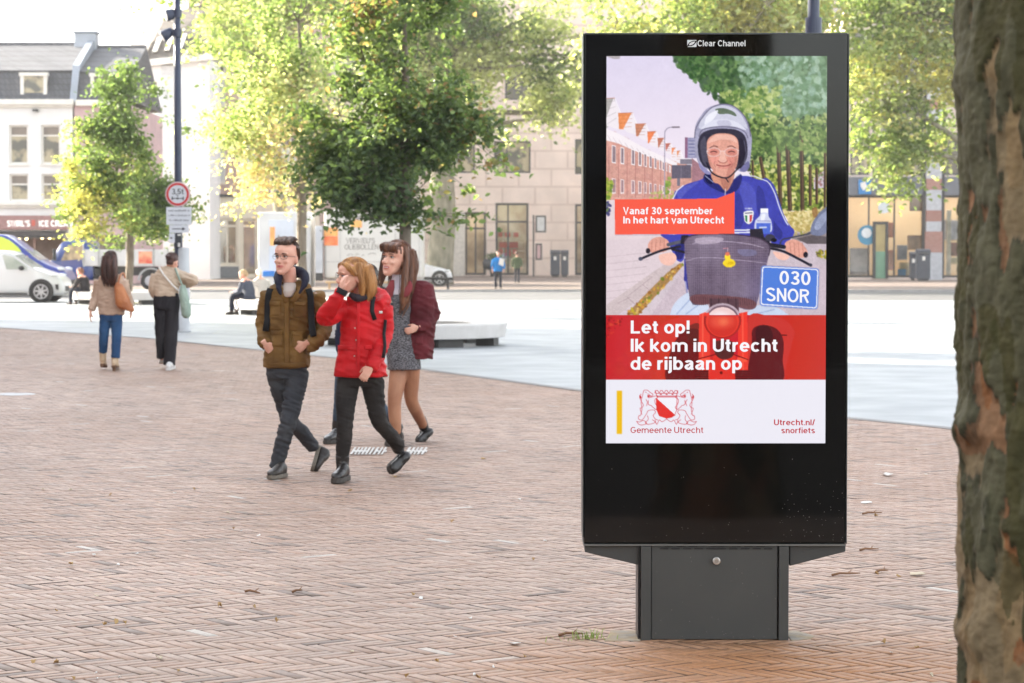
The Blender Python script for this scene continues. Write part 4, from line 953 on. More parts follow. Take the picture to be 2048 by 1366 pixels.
# ---------------------------------------------------------------- advertising display
SY = 10.35
m_blk = mat('black glass', (.003, .003, .003), .05, spec=.42, scale=30, amt=.2)
m_case = mat('black powder coat', (.010, .011, .012), .35, scale=60, amt=.4)
m_base = mat('dark grey powder coat', (.050, .052, .050), .42, col2=(.060, .060, .056), scale=3, bump=.05, bscale=300)
m_silver = mat('brushed steel', (.62, .60, .57), .28, .9, scale=20)
m_whitep = mat('white print', (.75, .75, .75), .5, scale=5, amt=.1)
def sp(u, v, y=0.0):
    p = at(u, v, SY); p.y += y; return p
def display():
    root = thing('advertising_display', (at(1431, 1286, SY).x, SY, 0), 'tall black digital advertising display showing a helmeted scooter rider poster', 'advertising display')
    g = lambda u: at(u, 600, SY).x
    zz = lambda v: at(1431, v, SY).z
    X0, X1 = g(1167.5), g(1694.5); Z0, Z1 = zz(1088), zz(65)
    mb = MB(); mb.box(X0, X1, SY + .012, SY + .24, Z0, Z1); mb.build('cabinet', m_case, root, bevel=.006)
    mb = MB(); mb.box(X0 + .004, X1 - .004, SY + .002, SY + .011, Z0 + .006, Z1 - .006); fr = mb.build('front_glass', m_blk, root, bevel=.002)
    # dust and droplets on the lower glass
    rng = random.Random(8); mb = MB()
    for k in range(95):
        u = rng.uniform(1180, 1685); v = 1085 - abs(rng.gauss(0, 75))
        if v < 895: continue
        if rng.random() < .5: u = rng.uniform(1560, 1688)
        p = sp(u, v, .0005); r = rng.uniform(.0006, .0015)
        mb.add([p + Vector((r * math.cos(a) , 0, r * math.sin(a) * rng.uniform(.8, 1.5))) for a in [i * math.pi / 3 for i in range(6)]], [tuple(range(6))])
    mb.build('dust_specks', mat('dust', (.32, .30, .27), .9, scale=5), fr, fix=False)
    m_rail = mat('edge profile', (.10, .11, .11), .3, .5, scale=4)
    mb = MB(); mb.box(X0 - .004, X0 - .0005, SY + .004, SY + .236, zz(1074), Z1 - .004); mb.box(X1 + .0005, X1 + .004, SY + .004, SY + .236, Z0, Z1 - .004); mb.build('edge_profile', m_rail, root)
    mb = MB(); mb.box(X0, X1, SY - .001, SY + .235, Z0 - .008, Z0 - .001); mb.build('bottom_profile', mat('dull rail', (.16, .16, .15), .4, .3, scale=4), root)
    # logo and lettering in the header
    t1 = text_on('lettering', 'Clear Channel', 1395, 1491, 92.5, 80.5, SY - .001, m_whitep, root, bold=.018, cap='C')
    mb = MB()
    A = [(1374, 94), (1374, 88), (1378, 83.5), (1386, 80), (1393, 80), (1393, 84.5), (1390, 89), (1381, 92), (1376, 91.5)]
    def flat(ptsuv, y): return [sp(u, v, y) for u, v in ptsuv]
    def crescent(cu, cv, a0, a1, ru, rv, w, n=14):
        o = []; i = []
        for k in range(n + 1):
            a = R(a0 + (a1 - a0) * k / n)
            ww = w * math.sin(math.pi * k / n)
            o.append((cu + ru * math.cos(a), cv - rv * math.sin(a))); i.append((cu + (ru - ww) * math.cos(a), cv - (rv - ww) * math.sin(a)))
        return o + i[::-1]
    mb.add(flat([(1374.5, 80), (1393, 80), (1393, 81.5), (1386, 81.5), (1379, 84.5), (1375.5, 89), (1374.5, 92)], -.001), [tuple(range(7))])
    mb.add(flat([(1393, 94), (1375, 94), (1376.5, 92.3), (1382, 92.5), (1388, 90), (1391.5, 86), (1393, 82.5)], -.001), [tuple(range(7))])
    mb.add(flat([(1377.5, 90), (1379.5, 86.5), (1383.5, 84), (1390, 82.8), (1388.5, 86.5), (1384.5, 89.3), (1380, 90.8)], -.001), [tuple(range(7))])
    mb.build('emblem', m_whitep, root, fix=False)
    # foot: two posts, recessed panel, wings
    P0, P1 = g(1283), g(1580)
    mb = MB(); mb.box(P0, g(1303), SY + .0, SY + .22, 0, zz(1093)); mb.build('post', m_base, root, bevel=.003)
    mb = MB(); mb.box(g(1560.5), P1, SY + .0, SY + .22, 0, zz(1093)); mb.build('post', m_base, root, bevel=.003)
    mb = MB(); mb.box(g(1304), g(1558), SY + .012, SY + .20, 0.003, zz(1092)); pn = mb.build('access_panel', m_base, root, bevel=.003)
    mb = MB(); mb.box(P0 - .012, P0 - .003, SY + .02, SY + .21, 0, zz(1096)); mb.build('back_plate', m_case, root)
    mb = MB()
    rows = [((1321, 1338), (1344, 1361), (1367, 1384), (1390, 1408), (1414, 1454), (1460, 1477), (1483, 1501), (1507, 1524), (1530, 1547)), ]
    for a, b in rows[0]: mb.box(g(a), g(b), SY + .008, SY + .0118, zz(1099), zz(1096))
    for a, b in ((1330, 1348), (1354, 1373), (1378, 1396), (1424, 1450), (1466, 1483), (1490, 1507), (1514, 1532)): mb.box(g(a), g(b), SY + .008, SY + .0118, zz(1094.4), zz(1092.4))
    mb.build('vent_slots', m_case, pn)
    c = sp(1433, 1122, .004)
    mb = MB(); mb.disc_y(c, .0165, .016, 24); lk = mb.build('lock', m_silver, pn, bevel=.003)
    mb = MB(); mb.disc_y(c + Vector((0, -.009, 0)), .0085, .004, 20); mb.build('lock_core', mat('dull steel', (.40, .36, .32), .4, .7, scale=9), lk)
    rng = random.Random(3); mb = MB()
    for k in range(60):
        u = rng.uniform(1306, 1556); v = rng.uniform(1110, 1284) if k < 30 else 1284 - abs(rng.gauss(0, 12))
        p = sp(u, v, .0105); r = rng.uniform(.0006, .0016)
        mb.add([p + Vector((r * math.cos(a), 0, r * math.sin(a))) for a in [i * math.pi / 3 for i in range(6)]], [tuple(range(6))])
    mb.build('dust_specks', MATS['dust'], pn, fix=False)
    for pts in ([(1170, 1091.5), (1282, 1091.5), (1282, 1133), (1170, 1106)], [(1581, 1091.5), (1693, 1091.5), (1693, 1105), (1581, 1134)]):
        mb = MB(); mb.poly_prism(flat(pts, .03), (0, .17, 0)); mb.build('wing', m_base, root, bevel=.003)
    return root
SIGN = display()
# ---------------------------------------------------------------- the picture on the display's screen (a flat lit screen)
class Canvas:
    def __init__(s, u0, v0, u1, v1, S):
        s.u0, s.v0, s.S = u0, v0, S
        s.W = int((u1 - u0) * S); s.H = int((v1 - v0) * S)
        s.a = np.zeros((s.H, s.W, 3)); s.rng = np.random.default_rng(12)
        s.U, s.V = np.meshgrid(u0 + (np.arange(s.W) + .5) / S, v0 + (np.arange(s.H) + .5) / S)
    def _box(s, a, b, c, d):
        x0 = max(0, int((a - s.u0) * s.S) - 1); x1 = min(s.W, int((b - s.u0) * s.S) + 2); y0 = max(0, int((c - s.v0) * s.S) - 1); y1 = min(s.H, int((d - s.v0) * s.S) + 2)
        return (slice(y0, max(y0, y1)), slice(x0, max(x0, x1)))
    def put(s, sl, m, col, al=1.0, mul=False):
        c = np.array(col, float) if not callable(col) else col(s.U[sl], s.V[sl])
        w = (m * al)[..., None]
        if mul: s.a[sl] = s.a[sl] * (1 - w) + s.a[sl] * c / 255.0 * w
        else: s.a[sl] = s.a[sl] * (1 - w) + c * w
    def mask(s, pts, sl):
        U, V = s.U[sl], s.V[sl]; m = np.zeros(U.shape, bool); n = len(pts)
        for i in range(n):
            (x0, y0), (x1, y1) = pts[i], pts[(i + 1) % n]
            if y0 == y1: continue
            c = ((y0 > V) != (y1 > V)) & (U < (x1 - x0) * (V - y0) / (y1 - y0) + x0)
            m ^= c
        return m.astype(float)
    def poly(s, pts, col, al=1.0, mul=False):
        xs = [p[0] for p in pts]; ys = [p[1] for p in pts]; sl = s._box(min(xs), max(xs), min(ys), max(ys))
        if s.U[sl].size: s.put(sl, s.mask(pts, sl), col, al, mul)
    def blob(s, pts, col, al=1.0, k=6, mul=False): s.poly(spl(pts, k), col, al, mul)
    def ell(s, cx, cy, rx, ry, col, al=1.0, soft=0.0, rot=0.0):
        e = max(rx, ry) * (1 + soft); sl = s._box(cx - e, cx + e, cy - e, cy + e)
        if not s.U[sl].size: return
        dx, dy = s.U[sl] - cx, s.V[sl] - cy; c, t = math.cos(rot), math.sin(rot)
        d = np.sqrt(((dx * c + dy * t) / rx) ** 2 + ((dy * c - dx * t) / ry) ** 2)
        m = (d < 1).astype(float) if not soft else np.clip((1 + soft - d) / (2 * soft), 0, 1)
        s.put(sl, m, col, al)
    def line(s, pts, w, col, al=1.0):
        for (a, b), (c, d) in zip(pts[:-1], pts[1:]):
            sl = s._box(min(a, c) - w, max(a, c) + w, min(b, d) - w, max(b, d) + w)
            if not s.U[sl].size: continue
            U, V = s.U[sl], s.V[sl]; L2 = (c - a) ** 2 + (d - b) ** 2 + 1e-9
            t = np.clip(((U - a) * (c - a) + (V - b) * (d - b)) / L2, 0, 1)
            dist = np.hypot(U - a - t * (c - a), V - b - t * (d - b))
            s.put(sl, np.clip((w / 2 - dist) * s.S + .5, 0, 1), col, al)
    def specks(s, pts, n, r, cols, al=.9, seed=0):
        rng = np.random.default_rng(seed); xs = [p[0] for p in pts]; ys = [p[1] for p in pts]
        k = 0
        while k < n:
            x = rng.uniform(min(xs), max(xs)); y = rng.uniform(min(ys), max(ys)); k += 1
            if not pip(x, y, pts): continue
            q = rng.uniform(.5, 1.3) * r
            s.ell(x, y, q, q * rng.uniform(.5, 1), cols[rng.integers(len(cols))], al, .3, rng.uniform(0, 3))
def pip(x, y, pts):
    m = False; n = len(pts)
    for i in range(n):
        (a, b), (c, d) = pts[i], pts[(i + 1) % n]
        if (b > y) != (d > y) and x < (c - a) * (y - b) / (d - b) + a: m = not m
    return m
def spl(p, k=6, closed=True):
    n = len(p); o = []
    for i in range(n if closed else n - 1):
        p0, p1, p2, p3 = (p[(i + j) % n] if closed else p[min(max(i + j, 0), n - 1)] for j in (-1, 0, 1, 2))
        for q in range(k):
            t = q / k
            o.append(tuple(.5 * (2 * b + (c - a) * t + (2 * a - 5 * b + 4 * c - d) * t * t + (3 * b - a - 3 * c + d) * t ** 3) for a, b, c, d in zip(p0, p1, p2, p3)))
    if not closed: o.append(p[-1])
    return o
def c1(x, y): return (1200 + x / 3.252, 60 + y / 3.252)      # notes taken on two enlargements of the picture
def c2(x, y): return (1200 + x / 3.252, 380 + y / 3.252)
def C1(*p): return [c1(x, y) for x, y in p]
def C2(*p): return [c2(x, y) for x, y in p]

def paint():
    k = Canvas(1213, 112, 1650.5, 886.5, 1.5)
    g = lambda c0, c1_, v0, v1: (lambda U, V: np.array(c0) + (np.array(c1_) - np.array(c0)) * np.clip((V - v0) / (v1 - v0), 0, 1)[..., None])
    k.poly([(1200, 100), (1660, 100), (1660, 640), (1200, 640)], g((220, 212, 234), (244, 232, 240), 112, 400))
    # street surface
    k.poly([(1200, 455), (1660, 445), (1660, 640), (1200, 640)], g((196, 182, 192), (214, 200, 208), 455, 630))
    # ---- houses
    wall = C1((40, 640), (150, 690), (300, 775), (420, 830), (560, 870), (690, 930), (690, 1090), (470, 1090), (40, 1115))
    k.poly(wall, (216, 164, 152))
    k.specks(wall, 260, 5, [(205, 150, 140), (226, 178, 166), (190, 140, 135)], .35, 3)
    for pts, rc in ((((40, 445), (98, 442), (110, 590), (40, 640)), (176, 172, 170)), (((120, 540), (212, 537), (205, 640), (126, 645)), (236, 150, 98)), (((230, 610), (298, 607), (290, 690), (236, 690)), (206, 140, 112)),
                    (((308, 660), (364, 657), (356, 735), (312, 735)), (240, 140, 96)), (((374, 702), (418, 700), (412, 765), (378, 765)), (200, 130, 110)), (((425, 737), (458, 735), (453, 790), (428, 790)), (196, 120, 110)),
                    (((465, 765), (490, 763), (488, 830), (466, 830)), (240, 150, 108)), (((498, 785), (520, 783), (520, 845), (500, 845)), (236, 160, 120))):
        p = C1(*pts); k.poly(p, rc)
        (a, b), (c, d) = p[1], p[2]; h = d - b
        k.poly([(a - h * .05, b), (a + h * .42, d + h * .06), (a + h * .36, d + h * .42), (a - h * .35, d + h * .22), (c - h * .5, d)], (240, 232, 238))
        k.line([(a, b), (a + h * .44, d + h * .1)], 1.3, (250, 246, 250)); k.line([(a, b), (p[0][0], p[0][1])], 1, (190, 120, 100))
        for q in range(4):
            t = (q + .5) / 4; k.line([(p[0][0] + (p[3][0] - p[0][0]) * t, p[0][1] + (p[3][1] - p[0][1]) * t), (a + (c - a) * t, b + (d - b) * t)], .5, tuple(x * .82 for x in rc))
    corn = C1((40, 640), (120, 670), (300, 770), (500, 860), (500, 885), (300, 815), (120, 735), (40, 715)); k.poly(corn, (244, 236, 240))
    for t in range(12):
        x = 50 + t * 38; y = 680 + t * 17.5; k.line(C1((x, y), (x + 25, y + 40 - t)), 1.1, (214, 200, 206))
    for t, x in enumerate((80, 135, 205, 250, 285, 320, 352, 385, 405, 430, 448)):
        y0 = 745 + t * 13; h = 120 - t * 7; w = 26 - t * 1.6
        k.poly(C1((x, y0), (x + w, y0 + 6), (x + w, y0 + h), (x, y0 + h - 4)), (246, 240, 242)); k.poly(C1((x + 4, y0 + 6), (x + w - 4, y0 + 11), (x + w - 4, y0 + h - 8), (x + 4, y0 + h - 10)), (150, 132, 140))
        y1 = 960 + t * 6; k.poly(C1((x, y1), (x + w, y1 + 3), (x + w, y1 + 100 - t * 6), (x, y1 + 102 - t * 6)), (238, 222, 222)); k.poly(C1((x + 5, y1 + 6), (x + w - 4, y1 + 8), (x + w - 4, y1 + 90 - t * 6), (x + 5, y1 + 92 - t * 6)), (170, 140, 145))
    for x in (60, 122, 178, 232, 292, 340, 395, 440): k.line(C1((x, 740 + x * .28), (x, 1085)), 1.1, (176, 120, 118))
    k.specks(C1((40, 950), (80, 960), (80, 1100), (40, 1190)), 60, 4, [(150, 170, 70), (110, 140, 60), (190, 190, 90)], .9, 5)
    k.specks(C1((425, 960), (455, 960), (455, 1060), (425, 1060)), 26, 3, [(120, 150, 70), (150, 170, 90)], .9, 6)
    k.specks(C1((330, 1040), (500, 1040), (500, 1100), (330, 1100)), 40, 3, [(190, 190, 120), (160, 170, 90)], .8, 7)
    k.poly(C1((550, 697), (612, 698), (650, 830), (550, 830)), (160, 158, 190)); k.poly(C1((550, 697), (566, 697), (566, 830), (550, 830)), (150, 110, 140))
    for y in range(720, 830, 22): k.line(C1((575, y), (612, y)), 1.6, (120, 120, 160)); k.line(C1((575, y + 7), (612, y + 7)), 1, (206, 206, 224))
    k.poly(C1((520, 838), (595, 836), (595, 870), (520, 870)), (138, 132, 146)); k.poly(C1((595, 830), (680, 900), (680, 1000), (595, 1000)), (170, 128, 138))
    k.poly(C1((465, 877), (590, 874), (590, 960), (465, 962)), (108, 102, 118)); k.line(C1((526, 875), (526, 962)), .8, (150, 145, 160))
    k.poly(C1((500, 960), (520, 960), (520, 1010), (500, 1010)), (130, 124, 138))
    k.line(spl(C1((420, 1080), (420, 700), (424, 655), (446, 634), (480, 630)), 6, False), 2, (168, 160, 178)); k.line(C1((470, 631), (512, 630)), 3.2, (140, 128, 140))
    k.poly(C1((40, 169), (135, 170), (128, 190), (95, 192), (60, 180)), (176, 168, 172))
    # ---- trees
    crown = [(1346, 104), (1358, 122), (1352, 136), (1366, 142), (1378, 154), (1392, 160), (1402, 172), (1418, 176), (1432, 184), (1446, 192), (1440, 204), (1460, 214), (1476, 222), (1490, 240), (1498, 300), (1500, 345), (1660, 345), (1660, 104)]
    k.poly(crown, (92, 118, 84))
    k.specks([(1340, 108), (1420, 108), (1520, 130), (1520, 240), (1430, 200), (1360, 140)], 900, 5.5, [(62, 92, 58), (88, 122, 74), (48, 76, 50), (120, 150, 96), (80, 104, 82)], .85, 21)
    k.specks([(1346, 104), (1358, 122), (1352, 136), (1366, 142), (1390, 162), (1446, 196), (1446, 176), (1400, 112)], 220, 4, [(58, 92, 56), (74, 108, 66), (96, 132, 80)], .95, 22)
    k.specks([(1470, 110), (1655, 110), (1655, 260), (1500, 280)], 1200, 6, [(150, 178, 160), (118, 150, 118), (96, 128, 92), (172, 196, 176), (130, 158, 124)], .75, 23)
    k.specks([(1436, 186), (1560, 170), (1560, 300), (1500, 300), (1478, 226)], 700, 5, [(168, 186, 112), (126, 156, 84), (196, 206, 140), (96, 126, 72)], .85, 24)
    k.specks([(1496, 240), (1655, 230), (1655, 350), (1500, 350)], 1100, 5, [(70, 92, 58), (110, 136, 78), (150, 172, 104), (54, 72, 52), (186, 196, 130)], .85, 25)
    k.poly([(1496, 345), (1660, 340), (1660, 420), (1560, 420), (1520, 380)], (128, 140, 74))
    k.specks([(1492, 330), (1655, 330), (1655, 420), (1520, 415)], 1100, 4, [(176, 186, 90), (132, 150, 70), (90, 112, 56), (210, 206, 120), (70, 86, 50), (226, 222, 160)], .9, 26)
    k.poly(C1((1380, 960), (1460, 900), (1460, 1020), (1380, 1030)), (206, 196, 206)); k.specks(C1((1380, 960), (1460, 900), (1460, 1020), (1380, 1030)), 40, 2.5, [(160, 120, 120), (120, 130, 90)], .8, 27)
    for (a, b, w, y0, y1) in ((1036, 1060, 22, 830, 965), (1150, 1166, 26, 720, 1130), (1208, 1228, 28, 720, 1160), (1298, 1308, 26, 650, 1185), (1356, 1358, 20, 880, 1130), (1398, 1400, 18, 900, 1120), (985, 990, 14, 850, 960), (1452, 1452, 16, 700, 1150)):
        p = C1((a, y0), (a + (b - a) * .5, (y0 + y1) / 2), (b, y1)); k.line(spl(p, 5, False), w / 3.252, (84, 68, 58)); k.line([(x + 1.6, y) for x, y in spl(p, 5, False)], 1.6, (150, 126, 96), .6)
    k.specks([(1500, 250), (1650, 250), (1650, 300), (1500, 300)], 240, 5, [(110, 136, 78), (150, 172, 104), (80, 104, 64)], .8, 28)
    grass = C1((1180, 1170), (1300, 1180), (1470, 1150), (1470, 1300), (1250, 1300)); k.poly(grass, (206, 186, 128)); k.specks(grass, 300, 4, [(226, 208, 150), (186, 166, 100), (160, 150, 84), (236, 222, 172)], .8, 29)
    k.poly(C2((1180, 290), (1470, 255), (1470, 340), (1300, 330)), (150, 138, 140)); k.poly(C2((1270, 310), (1380, 285), (1470, 300), (1470, 345), (1340, 345)), (104, 96, 100))
    k.specks(C2((1390, 395), (1470, 385), (1470, 440), (1400, 425)), 60, 3, [(196, 170, 60), (150, 150, 60), (110, 100, 70)], .9, 30)
    k.specks(C2((1190, 275), (1470, 245), (1470, 275), (1190, 300)), 80, 2.5, [(196, 176, 110), (150, 150, 80)], .8, 31)
    # ---- left pavement and the leaf filled gutter
    k.poly(C2((45, 60), (100, 60), (100, 290), (420, 290), (320, 420), (45, 440)), (226, 210, 214))
    k.poly(C2((45, 320), (560, 300), (520, 470), (280, 700), (45, 790)), (222, 206, 212))
    for t in range(9): k.line(C2((45, 430 + t * 45), (330 - t * 12, 400 + t * 46)), .7, (186, 168, 176))
    k.poly(C2((45, 740), (300, 560), (430, 470), (520, 470), (390, 600), (240, 720), (110, 812), (45, 812)), (206, 190, 192))
    gut = C2((175, 800), (330, 640), (440, 530), (520, 470), (545, 480), (450, 590), (330, 720), (250, 810)); k.poly(gut, (170, 134, 86))
    k.specks(gut, 420, 3, [(206, 150, 70), (150, 100, 50), (120, 130, 50), (224, 186, 110), (196, 176, 60)], .9, 32)
    for a, b in (((190, 680), (340, 560)), ((120, 730), (200, 690)), ((280, 610), (330, 650)), ((180, 690), (235, 740))): k.line(C2(a, b), .9, (170, 150, 156))
    k.poly(C2((320, 830), (560, 480), (1040, 480), (1470, 480), (1470, 830)), (204, 188, 198))
    k.specks(C1((40, 1110), (70, 1110), (70, 1200), (40, 1200)), 30, 3, [(60, 60, 110), (90, 90, 130), (120, 140, 80)], .9, 33)
    # ---- legs
    k.blob(C2((455, 810), (480, 740), (540, 680), (600, 660), (700, 740), (690, 830), (460, 830)), (206, 216, 236)); k.blob(C2((960, 830), (980, 770), (1040, 740), (1130, 750), (1200, 790), (1220, 830)), (200, 212, 234))
    for a, b in (((500, 800), (590, 700)), ((560, 800), (640, 740)), ((1010, 800), (1130, 770))): k.line(C2(a, b), 2.5, (166, 180, 212))
    k.poly(C2((548, 440), (600, 440), (600, 660), (570, 640), (546, 580)), (62, 64, 148)); k.line(C2((556, 590), (566, 660)), 3, (150, 150, 190))
    # ---- jacket
    blue, nav, lit_ = (72, 76, 176), (48, 50, 118), (112, 118, 206)
    arm_r = C1((1060, 960), (1120, 1000), (1150, 1080), (1190, 1200), (1225, 1265), (1256, 1300), (1240, 1345), (1180, 1400), (1130, 1400), (1100, 1360), (1060, 1250), (1020, 1060))
    k.blob(arm_r, blue); k.blob(C1((1085, 1120), (1120, 1230), (1180, 1310), (1160, 1360), (1110, 1300), (1080, 1200)), nav, .6)
    k.line(spl(C1((1096, 995), (1130, 1060), (1160, 1150), (1195, 1230), (1215, 1262)), 5, False), 2.4, (216, 218, 240))
    body = C1((480, 1080), (505, 1035), (560, 1000), (640, 975), (690, 960), (780, 1000), (920, 945), (1010, 965), (1075, 990), (1110, 1080), (1120, 1200), (1110, 1340), (1000, 1400), (560, 1400), (500, 1340))
    k.blob(body, blue)
    k.blob(C1((500, 1050), (580, 1000), (640, 985), (560, 1050), (520, 1095)), lit_, .5); k.blob(C1((900, 1000), (960, 990), (1010, 1080), (1000, 1200), (940, 1160)), lit_, .35); k.blob(C1((1020, 1010), (1060, 1060), (1080, 1200), (1040, 1230), (1010, 1120)), nav, .5)
    k.blob(C1((880, 1060), (920, 1100), (930, 1230), (900, 1290), (872, 1250)), nav, .4)
    k.line(C1((475, 1092), (500, 1040), (540, 1008)), 2.2, (230, 230, 246)); k.line(C1((920, 940), (1000, 948), (1080, 980), (1098, 1000)), 2, (222, 222, 242))
    k.blob(C1((668, 960), (690, 925), (740, 950), (800, 1010), (850, 985), (900, 935), (918, 950), (905, 1010), (870, 1050), (820, 1060), (760, 1040), (690, 1000)), nav); k.blob(C1((675, 940), (700, 935), (735, 975), (720, 1000), (690, 985)), (30, 32, 70), .9)
    for t in range(10): k.ell(*c1(682 + t * 5.5, 945 + t * 4.5), 1.2, 1.2, (170, 176, 210), .8); k.ell(*c1(880 + t * 3, 950 - t * 2), 1.1, 1.1, (190, 196, 220), .8)
    # neck and face
    k.blob(C1((718, 930), (760, 900), (860, 900), (870, 940), (850, 1000), (815, 1045), (770, 1000), (735, 985)), (206, 146, 126)); k.blob(C1((780, 960), (850, 945), (815, 1040)), (176, 116, 104), .6)
    k.line(C1((812, 1030), (808, 1092)), 1.6, (226, 220, 226)); k.line(C1((808, 1060), (818, 1095)), 1, (190, 180, 200))
    # helmet
    k.blob(C1((612, 690), (618, 620), (650, 560), (700, 505), (790, 480), (870, 500), (930, 560), (965, 640), (980, 700), (975, 800), (960, 900), (915, 920), (860, 900), (720, 900), (660, 910), (635, 860), (615, 780)), (168, 166, 192))
    k.blob(C1((640, 640), (660, 570), (720, 510), (800, 490), (880, 520), (930, 580), (950, 640), (880, 600), (780, 590), (700, 610)), (206, 206, 224)); k.blob(C1((745, 515), (800, 508), (860, 530), (880, 560), (830, 545), (770, 545)), (86, 104, 82), .85)
    k.blob(C1((690, 560), (760, 520), (740, 570), (680, 620)), (240, 240, 250), .9); k.blob(C1((650, 640), (720, 590), (800, 580), (880, 596), (945, 650), (880, 630), (790, 620), (700, 636)), (222, 222, 238)); k.blob(C1((760, 590), (830, 588), (845, 622), (770, 622)), (186, 184, 206), .7)
    k.line(spl(C1((612, 700), (620, 640), (660, 570), (720, 505), (790, 482), (860, 494), (925, 550), (960, 620), (972, 690)), 6, False), 1.8, (110, 106, 130))
    k.line(spl(C1((640, 690), (660, 650), (720, 632), (800, 628), (880, 636), (935, 662), (955, 700)), 6, False), 2, (120, 116, 140))
    k.blob(C1((635, 720), (660, 670), (720, 645), (800, 640), (880, 648), (930, 680), (950, 740), (950, 820), (920, 885), (880, 900), (700, 895), (655, 860), (636, 800)), (58, 56, 74))
    k.blob(C1((648, 740), (680, 690), (690, 800), (700, 880), (665, 850)), (92, 90, 108), .8); k.blob(C1((905, 700), (935, 740), (940, 810), (905, 870), (890, 800)), (40, 38, 56), .9); k.line(C1((930, 720), (945, 800), (930, 870)), 1.2, (120, 118, 140))
    skin, sh, hi = (226, 166, 150), (190, 122, 112), (242, 194, 180)
    face = C1((690, 740), (705, 700), (745, 675), (800, 670), (855, 680), (888, 710), (897, 770), (893, 830), (880, 890), (850, 930), (810, 954), (775, 945), (735, 915), (708, 870), (695, 810))
    k.blob(face, skin)
    k.blob(C1((700, 730), (740, 685), (800, 678), (860, 690), (885, 730), (840, 715), (780, 712), (730, 725)), hi, .8)
    k.blob(C1((840, 830), (885, 800), (878, 890), (845, 930), (815, 950), (830, 890)), sh, .55); k.blob(C1((700, 800), (720, 860), (750, 910), (735, 915), (705, 860)), sh, .4)
    k.blob(C1((715, 830), (755, 820), (775, 850), (750, 870), (722, 860)), (236, 160, 148), .8); k.blob(C1((820, 825), (865, 825), (870, 855), (835, 870)), (232, 152, 140), .8)
    for x, d in ((735, -1), (850, 1)):
        k.ell(*c1(x, 790), 10, 6.5, (206, 120, 112), .55, .3); k.line(spl(C1((x - 26, 762 - d * 4), (x, 752), (x + 26, 762 + d * 4)), 5, False), 2, (120, 82, 78), .8); k.line(spl(C1((x - 20, 792), (x, 786), (x + 20, 792)), 5, False), 1.7, (84, 50, 52)); k.line(C1((x - 16, 803), (x + 16, 803)), 1, (176, 104, 100), .8)
        k.line(spl([(c1(x, 792)[0] + 13.5 * math.cos(a), c1(x, 792)[1] + 8.5 * math.sin(a)) for a in [i * .6283 for i in range(11)]], 3, False), .9, (232, 212, 216))
    k.line(C1((778, 785), (806, 785)), 1.2, (240, 226, 226)); k.line(C1((690, 785), (700, 788)), 1.4, (230, 220, 220)); k.line(C1((890, 782), (897, 780)), 1.4, (230, 220, 220))
    k.blob(C1((780, 790), (804, 790), (812, 830), (822, 848), (800, 860), (778, 858), (762, 848), (772, 830)), hi, .75); k.line(spl(C1((763, 846), (778, 858), (795, 862), (812, 858), (824, 846)), 5, False), 1.3, (170, 100, 92))
    k.line(spl(C1((755, 874), (775, 880), (800, 882), (825, 879), (845, 870)), 5, False), 1.9, (150, 72, 74)); k.line(spl(C1((768, 890), (800, 896), (832, 888)), 5, False), 1.6, (222, 140, 134)); k.line(spl(C1((745, 850), (738, 872), (748, 890)), 5, False), 1, (186, 118, 110)); k.line(spl(C1((842, 850), (856, 870), (848, 890)), 5, False), 1, (180, 112, 106))
    k.line(spl(C1((690, 860), (720, 920), (770, 950), (830, 955), (890, 900), (930, 870)), 6, False), 2.6, (40, 36, 52)); k.line(C1((810, 955), (830, 985)), 2, (50, 46, 60)); k.blob(C1((640, 860), (690, 905), (720, 930), (690, 935), (655, 905)), (150, 146, 190)); k.blob(C1((905, 905), (955, 850), (965, 890), (935, 920)), (120, 118, 160))
    # ---- badge, bottle, stripes
    k.poly(C1((870, 1293), (990, 1290), (990, 1299), (870, 1302)), (232, 232, 244)); k.poly(C1((870, 1308), (1000, 1305), (1000, 1314), (870, 1318)), (226, 226, 242))
    for t in range(6): k.poly(C1((938 + t * 8, 1152), (943 + t * 8, 1152), (943 + t * 8, 1162), (938 + t * 8, 1162)), (226, 226, 240))
    sh_ = C1((932, 1178), (990, 1172), (990, 1215), (985, 1240), (961, 1258), (937, 1240), (932, 1215)); k.blob(sh_, (240, 240, 240), k=3)
    k.poly(C1((938, 1202), (953, 1200), (953, 1247), (941, 1237)), (60, 130, 84)); k.poly(C1((969, 1199), (985, 1197), (981, 1237), (969, 1247)), (206, 60, 66)); k.line(C1((940, 1187), (983, 1184)), 2, (90, 90, 120))
    k.poly(C1((1038, 1156), (1087, 1156), (1087, 1185), (1038, 1185)), (246, 246, 250)); k.blob(C1((1042, 1185), (1084, 1185), (1092, 1210), (1108, 1240), (1104, 1310), (1008, 1310), (1003, 1240), (1030, 1208)), (206, 210, 236))
    k.blob(C1((1046, 1195), (1070, 1195), (1060, 1235), (1040, 1235)), (244, 246, 252), .8); k.poly(C1((1012, 1252), (1104, 1252), (1100, 1320), (1010, 1320)), (84, 110, 206)); k.line(C1((1020, 1236), (1100, 1238)), 2.4, (150, 150, 190), .7); k.line(C1((1034, 1280), (1074, 1278)), 3.4, (226, 230, 244), .8)
    # ---- hands, bars, levers, mirror
    cuffL = C2((395, 285), (470, 285), (545, 300), (545, 440), (500, 450), (440, 330)); k.blob(cuffL, blue); k.blob(C2((490, 350), (545, 330), (540, 430), (500, 440)), nav)
    k.blob(C2((315, 345), (345, 310), (395, 300), (440, 320), (450, 350), (440, 385), (400, 400), (350, 405), (318, 385)), skin); k.blob(C2((385, 420), (430, 405), (480, 405), (498, 440), (470, 480), (425, 482), (395, 460)), hi)
    for x in (340, 366, 394, 420): k.line(C2((x, 318), (x - 6, 398)), 1.1, (188, 128, 118))
